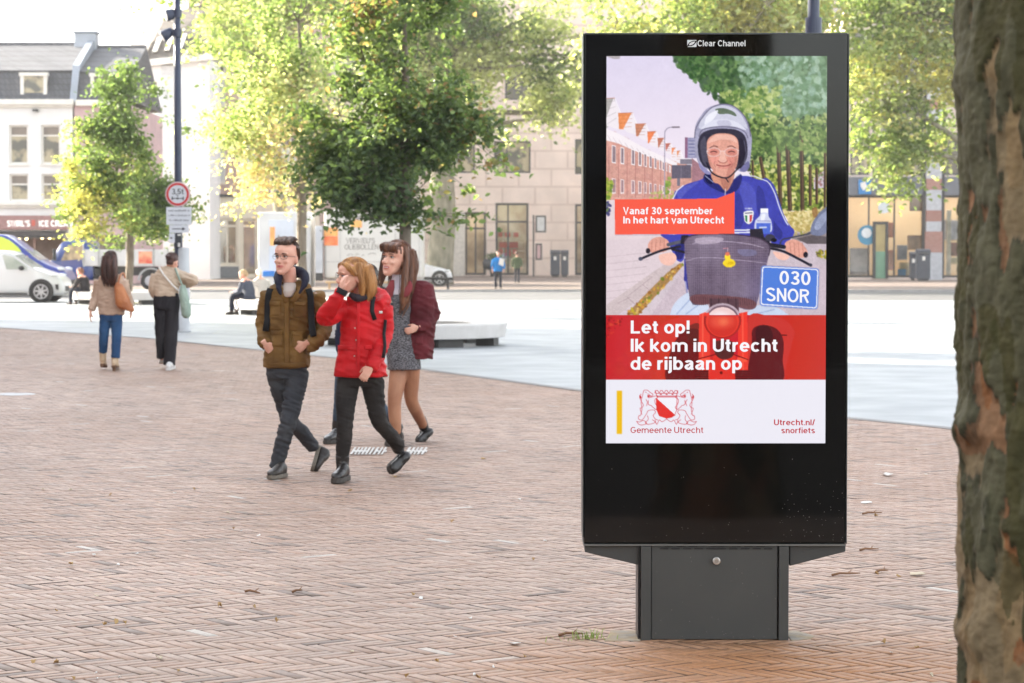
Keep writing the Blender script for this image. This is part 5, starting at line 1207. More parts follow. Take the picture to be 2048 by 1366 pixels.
    k.blob(C2((1195, 345), (1225, 320), (1270, 320), (1310, 345), (1340, 390), (1338, 425), (1300, 435), (1240, 420), (1205, 395)), skin); k.blob(C2((1120, 395), (1180, 405), (1225, 425), (1200, 450), (1150, 440)), hi)
    for x in (1228, 1254, 1282, 1308): k.line(C2((x, 335), (x + 8, 425)), 1.1, (188, 128, 118))
    k.ell(*c2(314, 390), 4.5, 5.5, (52, 46, 56)); k.ell(*c2(1330, 415), 4.5, 6, (44, 40, 50))
    dkc = (46, 44, 56)
    k.line(spl(C2((268, 442), (330, 415), (420, 382), (520, 362)), 5, False), 4.6, dkc); k.ell(*c2(266, 442), 4.2, 3.8, (84, 86, 104)); k.line(C2((445, 350), (545, 325)), 7, (92, 92, 106)); k.line(C2((470, 380), (550, 400)), 4.5, dkc)
    k.poly(C2((528, 290), (575, 288), (560, 345), (522, 345)), dkc)
    k.line(spl(C2((1110, 375), (1190, 395), (1290, 445), (1362, 484)), 5, False), 4.8, dkc); k.ell(*c2(1362, 482), 3.4, 3.4, (70, 70, 84)); k.line(C2((1090, 350), (1190, 365)), 8, dkc); k.poly(C2((970, 250), (1050, 245), (1060, 300), (1100, 330), (1090, 360), (1000, 310), (970, 300)), (50, 48, 60)); k.ell(*c2(1100, 305), 10, 7, (70, 68, 84)); k.ell(*c2(1125, 320), 6, 4, (30, 28, 38))
    k.line(spl(C2((1165, 345), (1180, 318), (1230, 305), (1350, 280)), 6, False), 2.6, (66, 66, 80)); k.line(C2((1335, 284), (1370, 268)), 4.5, (86, 86, 100))
    k.blob(C2((1360, 270), (1372, 210), (1410, 150), (1450, 115), (1475, 108), (1475, 250), (1430, 290), (1380, 288)), (126, 132, 160)); k.blob(C2((1385, 230), (1420, 165), (1470, 130), (1470, 180), (1410, 255)), (164, 172, 200), .8); k.blob(C1((1370, 1160), (1400, 1150), (1405, 1200), (1380, 1215)), (150, 110, 70), .8)
    # ---- basket
    bk = C2((548, 330), (575, 300), (640, 285), (800, 280), (960, 295), (1050, 318), (1098, 360), (1092, 420), (1060, 560), (1020, 720), (1000, 765), (930, 768), (800, 720), (640, 742), (592, 722), (575, 640), (558, 480))
    k.blob(bk, (104, 90, 110), k=4)
    rng = np.random.default_rng(2)
    bs = spl(bk, 4); xs = [p[0] for p in bs]; ys = [p[1] for p in bs]; sl = k._box(min(xs), max(xs), min(ys), max(ys)); m = k.mask(bs, sl)
    U, V = k.U[sl], k.V[sl]; f = 2 * np.pi / 4.1
    wv = np.cos((U + V * .9) * f) * np.cos((U - V * .9) * f)
    li = .5 + .5 * np.sin((U - 1380) * .035 + .4) * np.cos((V - 480) * .03)
    k.put(sl, m * np.clip((wv - .25) * 3, 0, 1), (206, 192, 212), .75); k.put(sl, m * np.clip((-wv - .3) * 3, 0, 1), (60, 48, 68), .8)
    k.put(sl, m * np.clip(li - .3, 0, 1), (196, 184, 206), .35); k.put(sl, m * np.clip((U - 1475) / 60, 0, 1) * np.clip((V - 500) / 60, 0, 1), (70, 62, 110), .45)
    k.blob(C2((620, 310), (720, 300), (800, 310), (760, 340), (640, 345)), (222, 206, 222), .5); k.blob(C2((900, 380), (1000, 385), (1012, 415), (940, 425), (896, 405)), (122, 116, 146))
    k.line(spl(bk[:8], 5, False), 2.4, (78, 64, 84)); k.line(spl(C2((556, 455), (680, 432), (900, 450), (1085, 470)), 6, False), 1.6, (176, 162, 182), .8); k.line(spl(C2((600, 345), (680, 325), (820, 330), (960, 345), (1060, 370)), 6, False), 1.6, (190, 176, 196), .8)
    k.blob(C2((585, 690), (640, 672), (800, 680), (960, 700), (1015, 735), (985, 770), (900, 755), (800, 720), (660, 742), (596, 722)), (120, 82, 88)); 
    for x in range(600, 1010, 14): k.line(C2((x, 688), (x + 4, 742)), .9, (74, 48, 56), .8)
    k.blob(C2((795, 470), (815, 445), (840, 440), (872, 455), (876, 480), (850, 496), (815, 494)), (236, 206, 50)); k.ell(*c2(826, 430), 6, 6.5, (238, 210, 60)); k.ell(*c2(826, 410), 4.5, 4, (214, 120, 96)); k.line(C2((800, 375), (830, 372)), 1.4, (206, 140, 150)); k.line(C2((826, 392), (830, 370)), 1, (220, 190, 200)); k.ell(*c2(846, 470), 6, 3.5, (206, 170, 36), .7)
    # ---- lamp and fork
    k.poly(C2((710, 700), (900, 700), (900, 790), (710, 790)), (96, 70, 80)); 
    for x in (720, 770, 830, 880): k.line(C2((x, 700), (x + 6, 790)), 1.6, (60, 40, 50))
    k.poly(C2((650, 800), (690, 785), (720, 1366), (645, 1366)), (236, 90, 70)); k.poly(C2((910, 795), (955, 785), (970, 1366), (905, 1366)), (236, 80, 64))
    k.ell(*c2(795, 840), 37, 34, (190, 170, 182)); k.ell(*c2(795, 842), 33, 30.5, (120, 96, 110)); k.ell(*c2(795, 846), 30.5, 28, (236, 206, 206)); k.ell(*c2(780, 812), 16, 8, (250, 240, 244), .7, .5); k.ell(*c2(810, 830), 6, 3, (250, 180, 120), .8, .5)
    # ---- photographic grain, unevenness and softness
    sl = k._box(1200, 1660, 100, 640); q = np.stack([k.U[sl].ravel(), k.V[sl].ravel(), 0 * k.U[sl].ravel()], 1)
    nz = (vnoise(q, .05, 1, 4) * .06 + vnoise(q, .35, 2, 2) * .07 + vnoise(q, .9, 5, 1) * .05).reshape(k.U[sl].shape)[..., None]
    dk_ = np.clip((236 - k.a[sl].mean(-1, keepdims=True)) / 60, .12, 1); a = k.a[sl] * (1 + nz * dk_); a = (a + np.roll(a, 1, 0) + np.roll(a, -1, 0) + np.roll(a, 1, 1) + np.roll(a, -1, 1)) / 5; k.a[sl] = a + (a - 128) * .06
    # ---- red band over the lower part
    sl = k._box(1200, 1660, 629.3, 757); 
    base = k.a[sl].copy()
    pre = Canvas(1213, 112, 1650.5, 886.5, 1.5)
    V = k.V[sl]; U = k.U[sl]
    red = np.stack([np.full(V.shape, 204.), 44 + 10 * np.sin(U * .02), 42 + 8 * np.cos(U * .03)], -1)
    red = red - 14 * np.clip((1235 - U) / 60, 0, 1)[..., None]
    k.a[sl] = red
    k.specks([(1213, 700), (1330, 640), (1330, 757), (1213, 757)], 60, 9, [(190, 40, 40), (214, 60, 52)], .35, 41)
    k.specks([(1213, 632), (1262, 632), (1213, 680)], 60, 2.6, [(160, 30, 28), (226, 80, 50), (140, 24, 26)], .8, 42)
    k.blob(C2((360, 950), (400, 870), (480, 830), (640, 820), (650, 1000), (540, 1010), (440, 1010)), (214, 58, 50)); k.blob(C2((960, 830), (1100, 815), (1200, 840), (1262, 920), (1240, 1000), (1200, 1180), (1180, 1230), (980, 1230)), (206, 56, 50))
    k.blob(C2((440, 1235), (450, 1080), (500, 960), (560, 900), (660, 930), (660, 1235)), (112, 26, 30)); k.blob(C2((560, 900), (640, 860), (660, 960), (600, 1000)), (96, 40, 36), .7)
    k.blob(C2((970, 1235), (985, 1000), (990, 900), (1060, 870), (1150, 900), (1190, 980), (1185, 1100), (1180, 1235)), (100, 26, 32)); k.blob(C2((1010, 900), (1090, 880), (1120, 960), (1040, 1050)), (66, 22, 30), .8); k.line(C2((1180, 937), (1210, 938)), 2, (60, 10, 14))
    k.poly(C2((645, 800), (710, 790), (720, 1235), (640, 1235)), (238, 64, 52)); k.poly(C2((900, 795), (955, 785), (962, 1235), (890, 1235)), (240, 60, 48)); k.poly(C2((740, 1060), (880, 1060), (900, 1235), (700, 1235)), (226, 52, 44)); k.line(C2((668, 800), (668, 1235)), 3, (250, 96, 76)); k.line(C2((925, 795), (930, 1235)), 3, (252, 92, 72))
    k.blob(C2((745, 980), (860, 980), (865, 1070), (800, 1095), (750, 1060)), (90, 40, 40)); k.poly(C2((620, 1165), (705, 1165), (705, 1235), (625, 1235)), (120, 30, 32)); k.poly(C2((875, 1165), (985, 1165), (985, 1235), (880, 1235)), (116, 28, 32))
    for y in (1175, 1190, 1205, 1220): k.line(C2((620, y), (705, y)), 1.4, (70, 18, 22)); k.line(C2((880, y), (985, y)), 1.4, (70, 18, 22))
    k.ell(*c2(788, 1182), 3, 3, (110, 20, 20)); k.poly(C2((650, 1090), (715, 1090), (715, 1120), (650, 1120)), (250, 90, 66)); k.poly(C2((890, 1085), (955, 1085), (955, 1110), (890, 1110)), (250, 90, 66)); k.line(C2((640, 1092), (760, 1060)), 2, (120, 20, 24)); k.line(C2((860, 1060), (960, 1096)), 2, (120, 20, 24))
    def half(cx, cy, rx, ry, col, al=1., soft=0.):
        keep = k.a[k._box(1200, 1660, 540, 629)].copy(); k.ell(cx, cy, rx, ry, col, al, soft); k.a[k._box(1200, 1660, 540, 629)] = keep
    half(*c2(795, 842), 37, 36, (170, 36, 36)); half(*c2(795, 846), 33, 32, (232, 62, 48)); half(*c2(795, 856), 29, 27, (212, 50, 42)); half(*c2(790, 846), 24, 14, (238, 92, 70), .8, .4); half(*c2(800, 850), 8, 6, (250, 130, 90), .6, .6)
    # ---- label with its corner, number plate, footer
    og = (252, 97, 76)
    k.poly(C1((98, 1097), (752, 1093), (868, 1050), (871, 1321), (101, 1324)), og); k.poly(C1((98, 1097), (800, 1093), (870, 1045), (871, 1321), (101, 1324)), og)
    def rr(pts, r):
        o = []; n = len(pts)
        for i in range(n):
            p, a, b = np.array(pts[i]), np.array(pts[i - 1]), np.array(pts[(i + 1) % n])
            da = (a - p) / np.linalg.norm(a - p); db = (b - p) / np.linalg.norm(b - p)
            for t in (0, .25, .5, .75, 1):
                q = (1 - t) ** 2 * (p + da * r) + 2 * t * (1 - t) * p + t * t * (p + db * r); o.append(tuple(q))
        return o
    k.poly(rr(C2((1039, 478), (1426, 500), (1416, 777), (1028, 752)), 10), (150, 150, 180), .35)
    k.poly(rr(C2((1045, 485), (1418, 505), (1408, 770), (1035, 745)), 7), (86, 130, 222)); k.poly(rr(C2((1050, 490), (1413, 509), (1404, 764), (1040, 740)), 6), (244, 244, 252)); k.poly(rr(C2((1057, 497), (1406, 515), (1398, 757), (1047, 733)), 5), (84, 130, 222))
    k.poly([(1200, 757.2), (1660, 757.2), (1660, 890), (1200, 890)], (238, 236, 246)); k.poly([(1235, 779.5), (1246, 779.5), (1246, 866), (1235, 866)], (240, 190, 20))
    # crest: two lions holding a shield under a crown, thin red lines
    rd = (206, 44, 56)
    K = lambda *p: [(1200 + x / 3.594, 740 + y / 3.594) for x, y in p]
    k.blob(K((408, 190), (556, 190), (556, 270), (545, 310), (482, 342), (420, 315), (406, 270)), (244, 242, 250), k=3)
    k.poly(K((406, 192), (545, 318), (520, 335), (482, 342), (430, 325), (408, 280)), (228, 52, 48)); k.line(K((414, 186), (556, 186), (554, 280), (540, 315), (482, 342)), 1.0, rd)
    k.line(K((400, 142), (414, 186), (550, 186), (562, 142)), 1.2, rd); k.line(K((405, 160), (558, 160)), 1.2, rd); k.line(K((410, 178), (554, 178)), .8, rd)
    for x in (412, 445, 480, 515, 548): k.line(K((x - 16, 158), (x - 6, 140), (x + 6, 140), (x + 16, 158)), 1.0, rd)
    for x in (440, 482, 524): k.ell(*K((x, 169))[0], 2, 1.3, rd)
    L1 = [((316, 150), (322, 138), (345, 138), (362, 152), (384, 168), (374, 182), (350, 180), (352, 192), (380, 186), (412, 178), (418, 190), (398, 206), (402, 236), (420, 262), (404, 276), (388, 262)), ((316, 150), (306, 190), (300, 230), (306, 275), (296, 318), (284, 322), (282, 345), (304, 352), (318, 340), (340, 305), (352, 285), (392, 280), (402, 300), (386, 320), (402, 345), (420, 352)),
          ((300, 165), (288, 185), (300, 215), (316, 245), (304, 265), (292, 270), (306, 312)), ((384, 262), (372, 248), (352, 240), (352, 210)), ((346, 320), (350, 350), (330, 372), (352, 384), (400, 370), (380, 350)), ((268, 362), (290, 366), (318, 356), (340, 376), (312, 388), (285, 384), (268, 362)), ((345, 165), (360, 168)), ((350, 175), (372, 178)), ((335, 205), (345, 225), (338, 250)), ((330, 150), (338, 156)), ((400, 352), (412, 384), (430, 352), (450, 365), (482, 345))]
    for p in L1:
        k.line(spl(K(*p), 3, False), .95, rd, .9); k.line(spl(K(*[(964 - x, y) for x, y in p]), 3, False), .95, rd, .9)
    k.ell(*K((352, 180))[0], 2.4, 2, rd); k.ell(*K((964 - 352, 180))[0], 2.4, 2, rd); k.blob(K((292, 172), (302, 190), (294, 200), (287, 186)), rd); k.blob(K((672, 172), (662, 190), (670, 200), (677, 186)), rd)
    return k
def screen():
    k = paint()
    a = k.a[:k.H // 2 * 2, :k.W // 2 * 2]; a = a.reshape(a.shape[0] // 2, 2, a.shape[1] // 2, 2, 3).mean((1, 3))
    a = np.clip(a, 0, 255) / 255.0
    lin = np.where(a > .04045, ((a + .055) / 1.055) ** 2.4, a / 12.92) / 2 ** EXPO
    h, w = a.shape[:2]
    us = np.linspace(1213, 1650.5, w); v_ = np.linspace(112, 886.5, h)
    A = at(1213, 112, SY); B = at(1650.5, 886.5, SY)
    X = np.linspace(A.x, B.x, w); Z = np.linspace(A.z, B.z, h)
    XX, ZZ = np.meshgrid(X, Z)
    Vv = np.stack([XX.ravel(), np.full(XX.size, SY - .0008), ZZ.ravel()], 1)
    i = np.arange(h - 1)[:, None] * w + np.arange(w - 1)[None]
    F = np.stack([i, i + w, i + w + 1, i + 1], -1).reshape(-1, 4)
    m = attr_mat('lit screen', 'picture', rough=.06, spec=.35, emis=1.0)
    o = big_mesh('screen', Vv, F, m, SIGN)
    at_ = o.data.attributes.new('picture', 'FLOAT_COLOR', 'POINT'); c = np.ones((h * w, 4), np.float32); c[:, :3] = lin.reshape(-1, 3); at_.data.foreach_set('color', c.ravel())
    def em(name, r, g, b):
        q = tuple(x / 2 ** EXPO for x in srgb(r, g, b)); return mat(name, (.004, .004, .004), .1, spec=.3, emit=q, estr=1.0)
    ew = em('screen white', 250, 247, 252); er = em('screen red', 196, 38, 52)
    y = SY - .0016
    def tx(s, u0, u1, vb, vt, m, bold=.0, cap='H', slope=0.):
        text_on('lettering', s, u0, u1, vb, vt, y, m, o, bold, cap, slope)
    tx('Vanaf 30 september', 1246, 1425, 428.5, 414.3, ew, .03); tx('In het hart van Utrecht', 1246.5, 1448, 447, 432.8, ew, .03)
    tx('Let op!', 1261.5, 1379, 667, 641, ew, .03); tx('Ik kom in Utrecht', 1261.5, 1555, 703.5, 677.5, ew, .03); tx('de rijbaan op', 1261, 1484, 739.5, 713.5, ew, .03)
    tx('Gemeente Utrecht', 1261, 1406.5, 866, 853.8, er, .0); tx('Utrecht.nl/', 1548, 1630, 850.5, 838.8, er, .012); tx('snorfiets', 1562.5, 1630, 866.5, 855, er, .012)
    tx('030', 1559, 1621, 568.5, 541.5, ew, .012, '0', .03); tx('SNOR', 1532, 1618, 602, 575, ew, .012, 'S', .045)
screen()
# ---------------------------------------------------------------- people
def V3(*a): return Vector(a)
SKIN = mat('skin', srgb(224, 174, 152), .5, col2=srgb(208, 146, 126), scale=14, amt=.5, spec=.4, lo=.4, hi=.75)
LIP = mat('lips', srgb(196, 110, 104), .4, scale=20, amt=.2)
m_eye = mat('eye white', (.62, .60, .57), .2, scale=5, amt=.1); m_iris = mat('iris', (.02, .015, .012), .15, scale=5)
def cloth(name, col, col2=None, rough=.8, scale=5, bump=.25, bscale=220, **k):
    return mat(name, col, rough, col2=col2, scale=scale, bump=bump, bscale=bscale, spec=.25, **k)
class Head:
    """local frame of a head: x to the person's left, y forward, z up; chin at the origin"""
    def __init__(s, chin, top, yaw, pitch=0.0, roll=0.0):
        s.o = Vector(chin); s.h = (Vector(top) - s.o).length; s.k = s.h / .235
        f = Vector((math.sin(yaw), -math.cos(yaw), 0)); l = Vector((math.cos(yaw), math.sin(yaw), 0)); u = Vector((0, 0, 1))
        f2 = f * math.cos(pitch) + u * math.sin(pitch); u2 = u * math.cos(pitch) - f * math.sin(pitch)
        l, u2 = l * math.cos(roll) + u2 * math.sin(roll), u2 * math.cos(roll) - l * math.sin(roll)
        s.l, s.f, s.u = l, f2, u2
        s.M = Matrix((l, f2, u2)).transposed()
    def p(s, x, y, z): return s.o + (s.l * x + s.f * y + s.u * z) * s.k
    def ring(s, z, hw, yf, yb): return (s.p(0, (yf + yb) / 2, z), s.l * hw * s.k, s.f * (yf - yb) / 2 * s.k)
    def skull(s, mb, fem=False):
        q = .94 if fem else 1.0
        T = [(-.004, .010, .086, .060), (0, .022 * q, .092, .048), (.012, .034 * q, .096, .030), (.03, .046 * q, .096, .0), (.055, .055 * q, .094, -.03), (.08, .062, .092, -.062), (.10, .067, .089, -.082), (.118, .069, .085, -.090), (.14, .073, .092, -.096), (.165, .075, .091, -.098), (.19, .070, .078, -.092), (.212, .055, .052, -.072), (.228, .032, .018, -.045), (.2345, .012, -.006, -.024)]
        mb.loft([s.ring(*t) for t in T], 24, power=2.25)
        mb.loft([(s.p(0, .084, .122), s.l * .008 * s.k, s.u * .004 * s.k), (s.p(0, .095, .108), s.l * .009 * s.k, s.f * .012 * s.k), (s.p(0, .104, .092), s.l * .013 * s.k, s.f * .014 * s.k), (s.p(0, .104, .080), s.l * .016 * s.k, s.f * .014 * s.k), (s.p(0, .094, .073), s.l * .013 * s.k, s.f * .010 * s.k)], 12)
        for x in (-1, 1):
            mb.ball(s.p(x * .034, .078, .085), .019 * s.k, .014 * s.k, .015 * s.k, 10, 7, s.M)      # cheek
            mb.ball(s.p(x * .030, .083, .135), .024 * s.k, .010 * s.k, .006 * s.k, 10, 6, s.M)      # brow ridge
            mb.ball(s.p(x * .074, -.008, .098), .007 * s.k, .017 * s.k, .031 * s.k, 10, 7, s.M)     # ear
        mb.ball(s.p(0, .092, .058), .024 * s.k, .011 * s.k, .007 * s.k, 10, 6, s.M)                  # upper lip
        mb.ball(s.p(0, .091, .046), .020 * s.k, .011 * s.k, .007 * s.k, 10, 6, s.M)
        mb.ball(s.p(0, .090, .014), .020 * s.k, .010 * s.k, .012 * s.k, 10, 6, s.M)                  # chin
    def carve(s, me):
        """eye sockets and mouth line pressed into the fused surface"""
        co = get_co(me).astype(np.float64); d = co - np.array(s.o)
        L = np.stack([d @ np.array(s.l), d @ np.array(s.f), d @ np.array(s.u)], 1) / s.k
        push = np.zeros(len(co)); front = L[:, 1] > .04
        for x in (-.031, .031): push += .0085 * np.exp(-(((L[:, 0] - x) / .015) ** 2 + ((L[:, 2] - .119) / .010) ** 2)) * front
        push += .0035 * np.exp(-((L[:, 0] / .022) ** 2 + ((L[:, 2] - .052) / .003) ** 2)) * front
        push += .003 * np.exp(-((L[:, 0] / .02) ** 2 + ((L[:, 2] - .030) / .006) ** 2)) * front
        set_co(me, co - np.array(s.f)[None] * push[:, None] * s.k)
        if len(me.materials) < 2:
            pass
        c = np.empty(len(me.polygons) * 3, np.float32); me.polygons.foreach_get('center', c); c = c.reshape(-1, 3) - np.array(s.o)
        x = c @ np.array(s.l) / s.k; y = c @ np.array(s.f) / s.k; z = c @ np.array(s.u) / s.k
        mi = ((np.abs(x) < .025 - .5 * np.abs(z - .052)) & (np.abs(z - .052) < .0095) & (y > .06)).astype(np.int32)
        me.polygons.foreach_set('material_index', mi)
    def face(s, parent, brow_mat, smile=0.0, glasses=None):
        for x in (-.031, .031):
            mb = MB(); mb.ball(s.p(x, .0765, .119), .0115 * s.k, .0105 * s.k, .0056 * s.k, 12, 8, s.M); e = mb.build('eye', m_eye, parent, smooth=True)
            mb = MB(); mb.ball(s.p(x, .0832, .119), .0056 * s.k, .0045 * s.k, .0052 * s.k, 10, 6, s.M); mb.build('iris', m_iris, e, smooth=True)
            sg = 1 if x > 0 else -1
            mb = MB(); mb.tube([s.p(x - sg * .017, .0955, .138), s.p(x, .0955, .1415), s.p(x + sg * .019, .0855, .137)], [.0022 * s.k, .0034 * s.k, .0016 * s.k], 6); mb.build('eyebrow', brow_mat, parent, smooth=True)
            mb = MB(); mb.tube([s.p(x - sg * .013, .084, .1235), s.p(x, .0882, .1258), s.p(x + sg * .014, .081, .1222)], .0019 * s.k, 5); mb.build('eyelid', mat('lashes', srgb(92, 60, 52), .6), parent, smooth=True)
        if smile:
            mb = MB(); mb.ball(s.p(0, .0925, .0525), .019 * s.k, .0085 * s.k, .0050 * s.k, 14, 8, s.M); mb.build('teeth', m_eye, parent, smooth=True)
            mb = MB(); mb.tube([s.p(-.028, .080, .0605), s.p(-.014, .0965, .0585), s.p(0, .1025, .0575), s.p(.014, .0965, .0585), s.p(.028, .080, .0605)], [.0012 * s.k, .0032 * s.k, .0038 * s.k, .0032 * s.k, .0012 * s.k], 8); mb.tube([s.p(-.028, .080, .0605), s.p(-.016, .0935, .0475), s.p(0, .0985, .0435), s.p(.016, .0935, .0475), s.p(.028, .080, .0605)], [.0012 * s.k, .0034 * s.k, .0044 * s.k, .0034 * s.k, .0012 * s.k], 8); mb.build('lips', LIP, parent, smooth=True)
        else:
            mb = MB(); mb.tube([s.p(-.018, .089, .052), s.p(0, .1005, .0515), s.p(.018, .089, .052)], .0016 * s.k, 6); mb.build('mouth_line', mat('mouth', srgb(96, 40, 40), .6), parent, smooth=True)
        if glasses:
            mb = MB()
            for x in (-.033, .033):
                mb.tube([s.p(x + .024 * math.cos(a), .103 - .010 * (abs(math.cos(a)) if x * math.cos(a) > 0 else 0), .117 + .0165 * math.sin(a)) for a in [i * math.pi / 10 for i in range(21)]], .0013 * s.k, 5, cap=False)
                sg = 1 if x > 0 else -1
                mb.tube([s.p(sg * .057, .094, .122), s.p(sg * .074, .04, .122), s.p(sg * .077, -.01, .118)], .0013 * s.k, 5)
            mb.tube([s.p(-.010, .104, .120), s.p(0, .107, .1225), s.p(.010, .104, .120)], .0013 * s.k, 5)
            mb.build('glasses', glasses, parent, smooth=True)
def hand(mb, wrist, d, n, side, curl=.5, k=1.0, spread=.10):
    """palm, four bent fingers of unequal length and a thumb; d: direction of the hand, n: out of the palm, side: +-1 towards the thumb"""
    d = Vector(d).normalized(); n = Vector(n); n = (n - d * n.dot(d)).normalized(); t = d.cross(n).normalized() * side; w = Vector(wrist)
    mb.loft([(w - d * .03 * k, t * .027 * k, n * .021 * k), (w, t * .026 * k, n * .019 * k), (w + d * .03 * k, t * .036 * k, n * .016 * k), (w + d * .07 * k, t * .041 * k, n * .0145 * k), (w + d * .092 * k, t * .039 * k, n * .011 * k)], 14, power=2.4)
    for i, (o, L) in enumerate(((.030, .070), (.0105, .079), (-.0095, .074), (-.028, .058))):
        p = w + (d * .085 + t * o) * k; dd = (d + t * spread * o / .03).normalized(); pts = [p]; a = 0
        for j, fr in enumerate((.44, .31, .25)):
            a += curl * (.55, 1.0, .8)[j]; q = dd * math.cos(a) + n * math.sin(a); pts.append(pts[-1] + q * L * fr * k)
        mb.tube(pts, [.0098 * k, .0092 * k, .0086 * k, .0066 * k], 8)
    b = w + (d * .022 + t * .028) * k; q = (d * .72 + t * .62 + n * .25).normalized(); r = (d * .9 + t * .15 + n * .5).normalized()
    mb.tube([b, b + q * .036 * k, b + q * .036 * k + r * .030 * k, b + q * .036 * k + r * .055 * k], [.0145 * k, .012 * k, .0105 * k, .0075 * k], 8)
def folds(me, amp, scale=(9, 9, 14), seed=0, sharp=1.0):
    me.update(); co = get_co(me).astype(np.float64); no = get_no(me)
    z = vnoise(co * 3.0, 1.0, seed + 4, 1)
    q = co @ np.array([[.90, 0, .34], [0, 1, .15], [-.30, 0, .93]]); w = co + np.stack([z, z * 0, z], 1) * .04
    sc = np.array(scale, float)
    a = vnoise(q * sc * np.array([.8, .8, 1.5]), 1.0, seed, 2); b = vnoise(w * sc * np.array([1.5, 1.5, 2.4]), 1.0, seed + 9, 2); c = vnoise(co * 2.2, 1.0, seed + 2, 1)
    r = (1 - np.abs(a) * 3.2) * .9 * np.clip(.65 + c, .15, 1.3) + .55 * (1 - np.abs(b) * 3.0) * np.clip(.6 - c, 0, 1.2)
    set_co(me, co + no * (r * amp * 1.25)[:, None])
    me.polygons.foreach_set('use_smooth', [True] * len(me.polygons))
class Front:
    """finds the camera-side surface of a mesh, for pockets, zips and straps laid on it"""
    def __init__(s, me): s.c = get_co(me)
    def y(s, x, z, r=.018):
        d = (np.abs(s.c[:, 0] - x) < r) & (np.abs(s.c[:, 2] - z) < r)
        return float(s.c[d, 1].min()) if d.any() else float(s.c[((s.c[:, 0] - x) ** 2 + (s.c[:, 2] - z) ** 2).argmin(), 1])
    def pt(s, u, v, D, off=.006, r=.018):
        p = at(u, v, D); y = s.y(p.x, p.z, r); p = at(u, v, y); return Vector((p.x, y - off, p.z))
    def strap(s, uv, D, hw, th, off=.004):
        pts = [s.pt(u, v, D, off) for u, v in uv]; rr = []
        for i, p in enumerate(pts):
            d = (pts[min(i + 1, len(pts) - 1)] - pts[max(i - 1, 0)]).normalized(); a = d.cross(Vector((0, -1, 0))).normalized(); rr.append((p, a * hw, d.cross(a) * th))
        mb = MB(); mb.loft(rr, 12, power=3); return mb
    def patch(s, u0, v0, u1, v1, D, off=.010, n=10, skew=0.0):
        g = [[s.pt(u0 + (u1 - u0) * i / n, v0 + (v1 - v0) * j / n + skew * i / n, D, 0, .012) for i in range(n + 1)] for j in range(n + 1)]
        mb = MB(); vs = []
        for j in range(n + 1):
            for i in range(n + 1):
                e = min(i, n - i, j, n - j) / n
                ys = np.mean([g[b][a].y for b in range(max(0, j - 1), min(n, j + 1) + 1) for a in range(max(0, i - 1), min(n, i + 1) + 1)])
                vs.append((g[j][i].x, ys - off * min(1, e * 9) + .002, g[j][i].z))
        fs = [(j * (n + 1) + i, j * (n + 1) + i + 1, (j + 1) * (n + 1) + i + 1, (j + 1) * (n + 1) + i) for j in range(n) for i in range(n)]
        mb.add(vs, fs); return mb
def shoe(parent, heel, toe, mats_, k=1.0, up=None, shaft=None, sole=.022, heelh=0.0, name='shoe'):
    """heel and toe: points on the underside; shaft: [(point, radius)...] for a boot"""
    heel = Vector(heel); toe = Vector(toe); d = (toe - heel).normalized(); u = Vector(up or (0, 0, 1)); u = (u - d * u.dot(d)).normalized(); t = d.cross(u); L = (toe - heel).length
    mb = MB(); S = []
    for f, w, h in ((-.02, .022, .05), (.06, .033, .085), (.22, .036, .098), (.38, .036, .088), (.55, .042, .066), (.75, .046, .054), (.9, .041, .046), (1.0, .024, .034), (1.03, .006, .02)):
        h *= k; S.append((heel + d * L * f + u * (sole + h / 2), t * w * k, u * h / 2))
    mb.loft(S, 16, power=2.4)
    if shaft: mb.tube([Vector(p) for p, r in shaft], [r for p, r in shaft], 14)
    me = fuse(mb, .0065, 3); folds(me, .0016, (30, 30, 30), 3)
    o = link_mesh(name, me, mats_[0], parent)
    mb = MB(); R_ = []
    for f, w in ((-.03, .026), (.05, .037), (.25, .038), (.45, .038), (.6, .045), (.8, .048), (.95, .038), (1.04, .014)): R_.append((f, w))
    vs = [heel + d * L * f + t * w * k + u * .004 for f, w in R_] + [heel + d * L * f - t * w * k + u * .004 for f, w in R_[::-1]]
    mb.poly_prism(vs, u * (sole + .006))
    if heelh: mb.loft([(heel + d * L * .08 + u * .006, d * .03 * k, t * .03 * k), (heel + d * L * .04 - u * heelh, d * .02 * k, t * .02 * k)], 10)
    mb.build('sole', mats_[1], o, bevel=.004)
    return o
def limb(mb, pts, rad, sub=5, seg=14):
    """tapered limb through joints with rounded bends"""
    P = spl([tuple(p) for p in pts], sub, False); n = len(pts); r = []
    for i in range(len(P)):
        t = i / sub; j = min(int(t), n - 2); f = t - j; r.append(rad[j] * (1 - f) + rad[j + 1] * f)
    mb.tube([Vector(p) for p in P], r, seg)
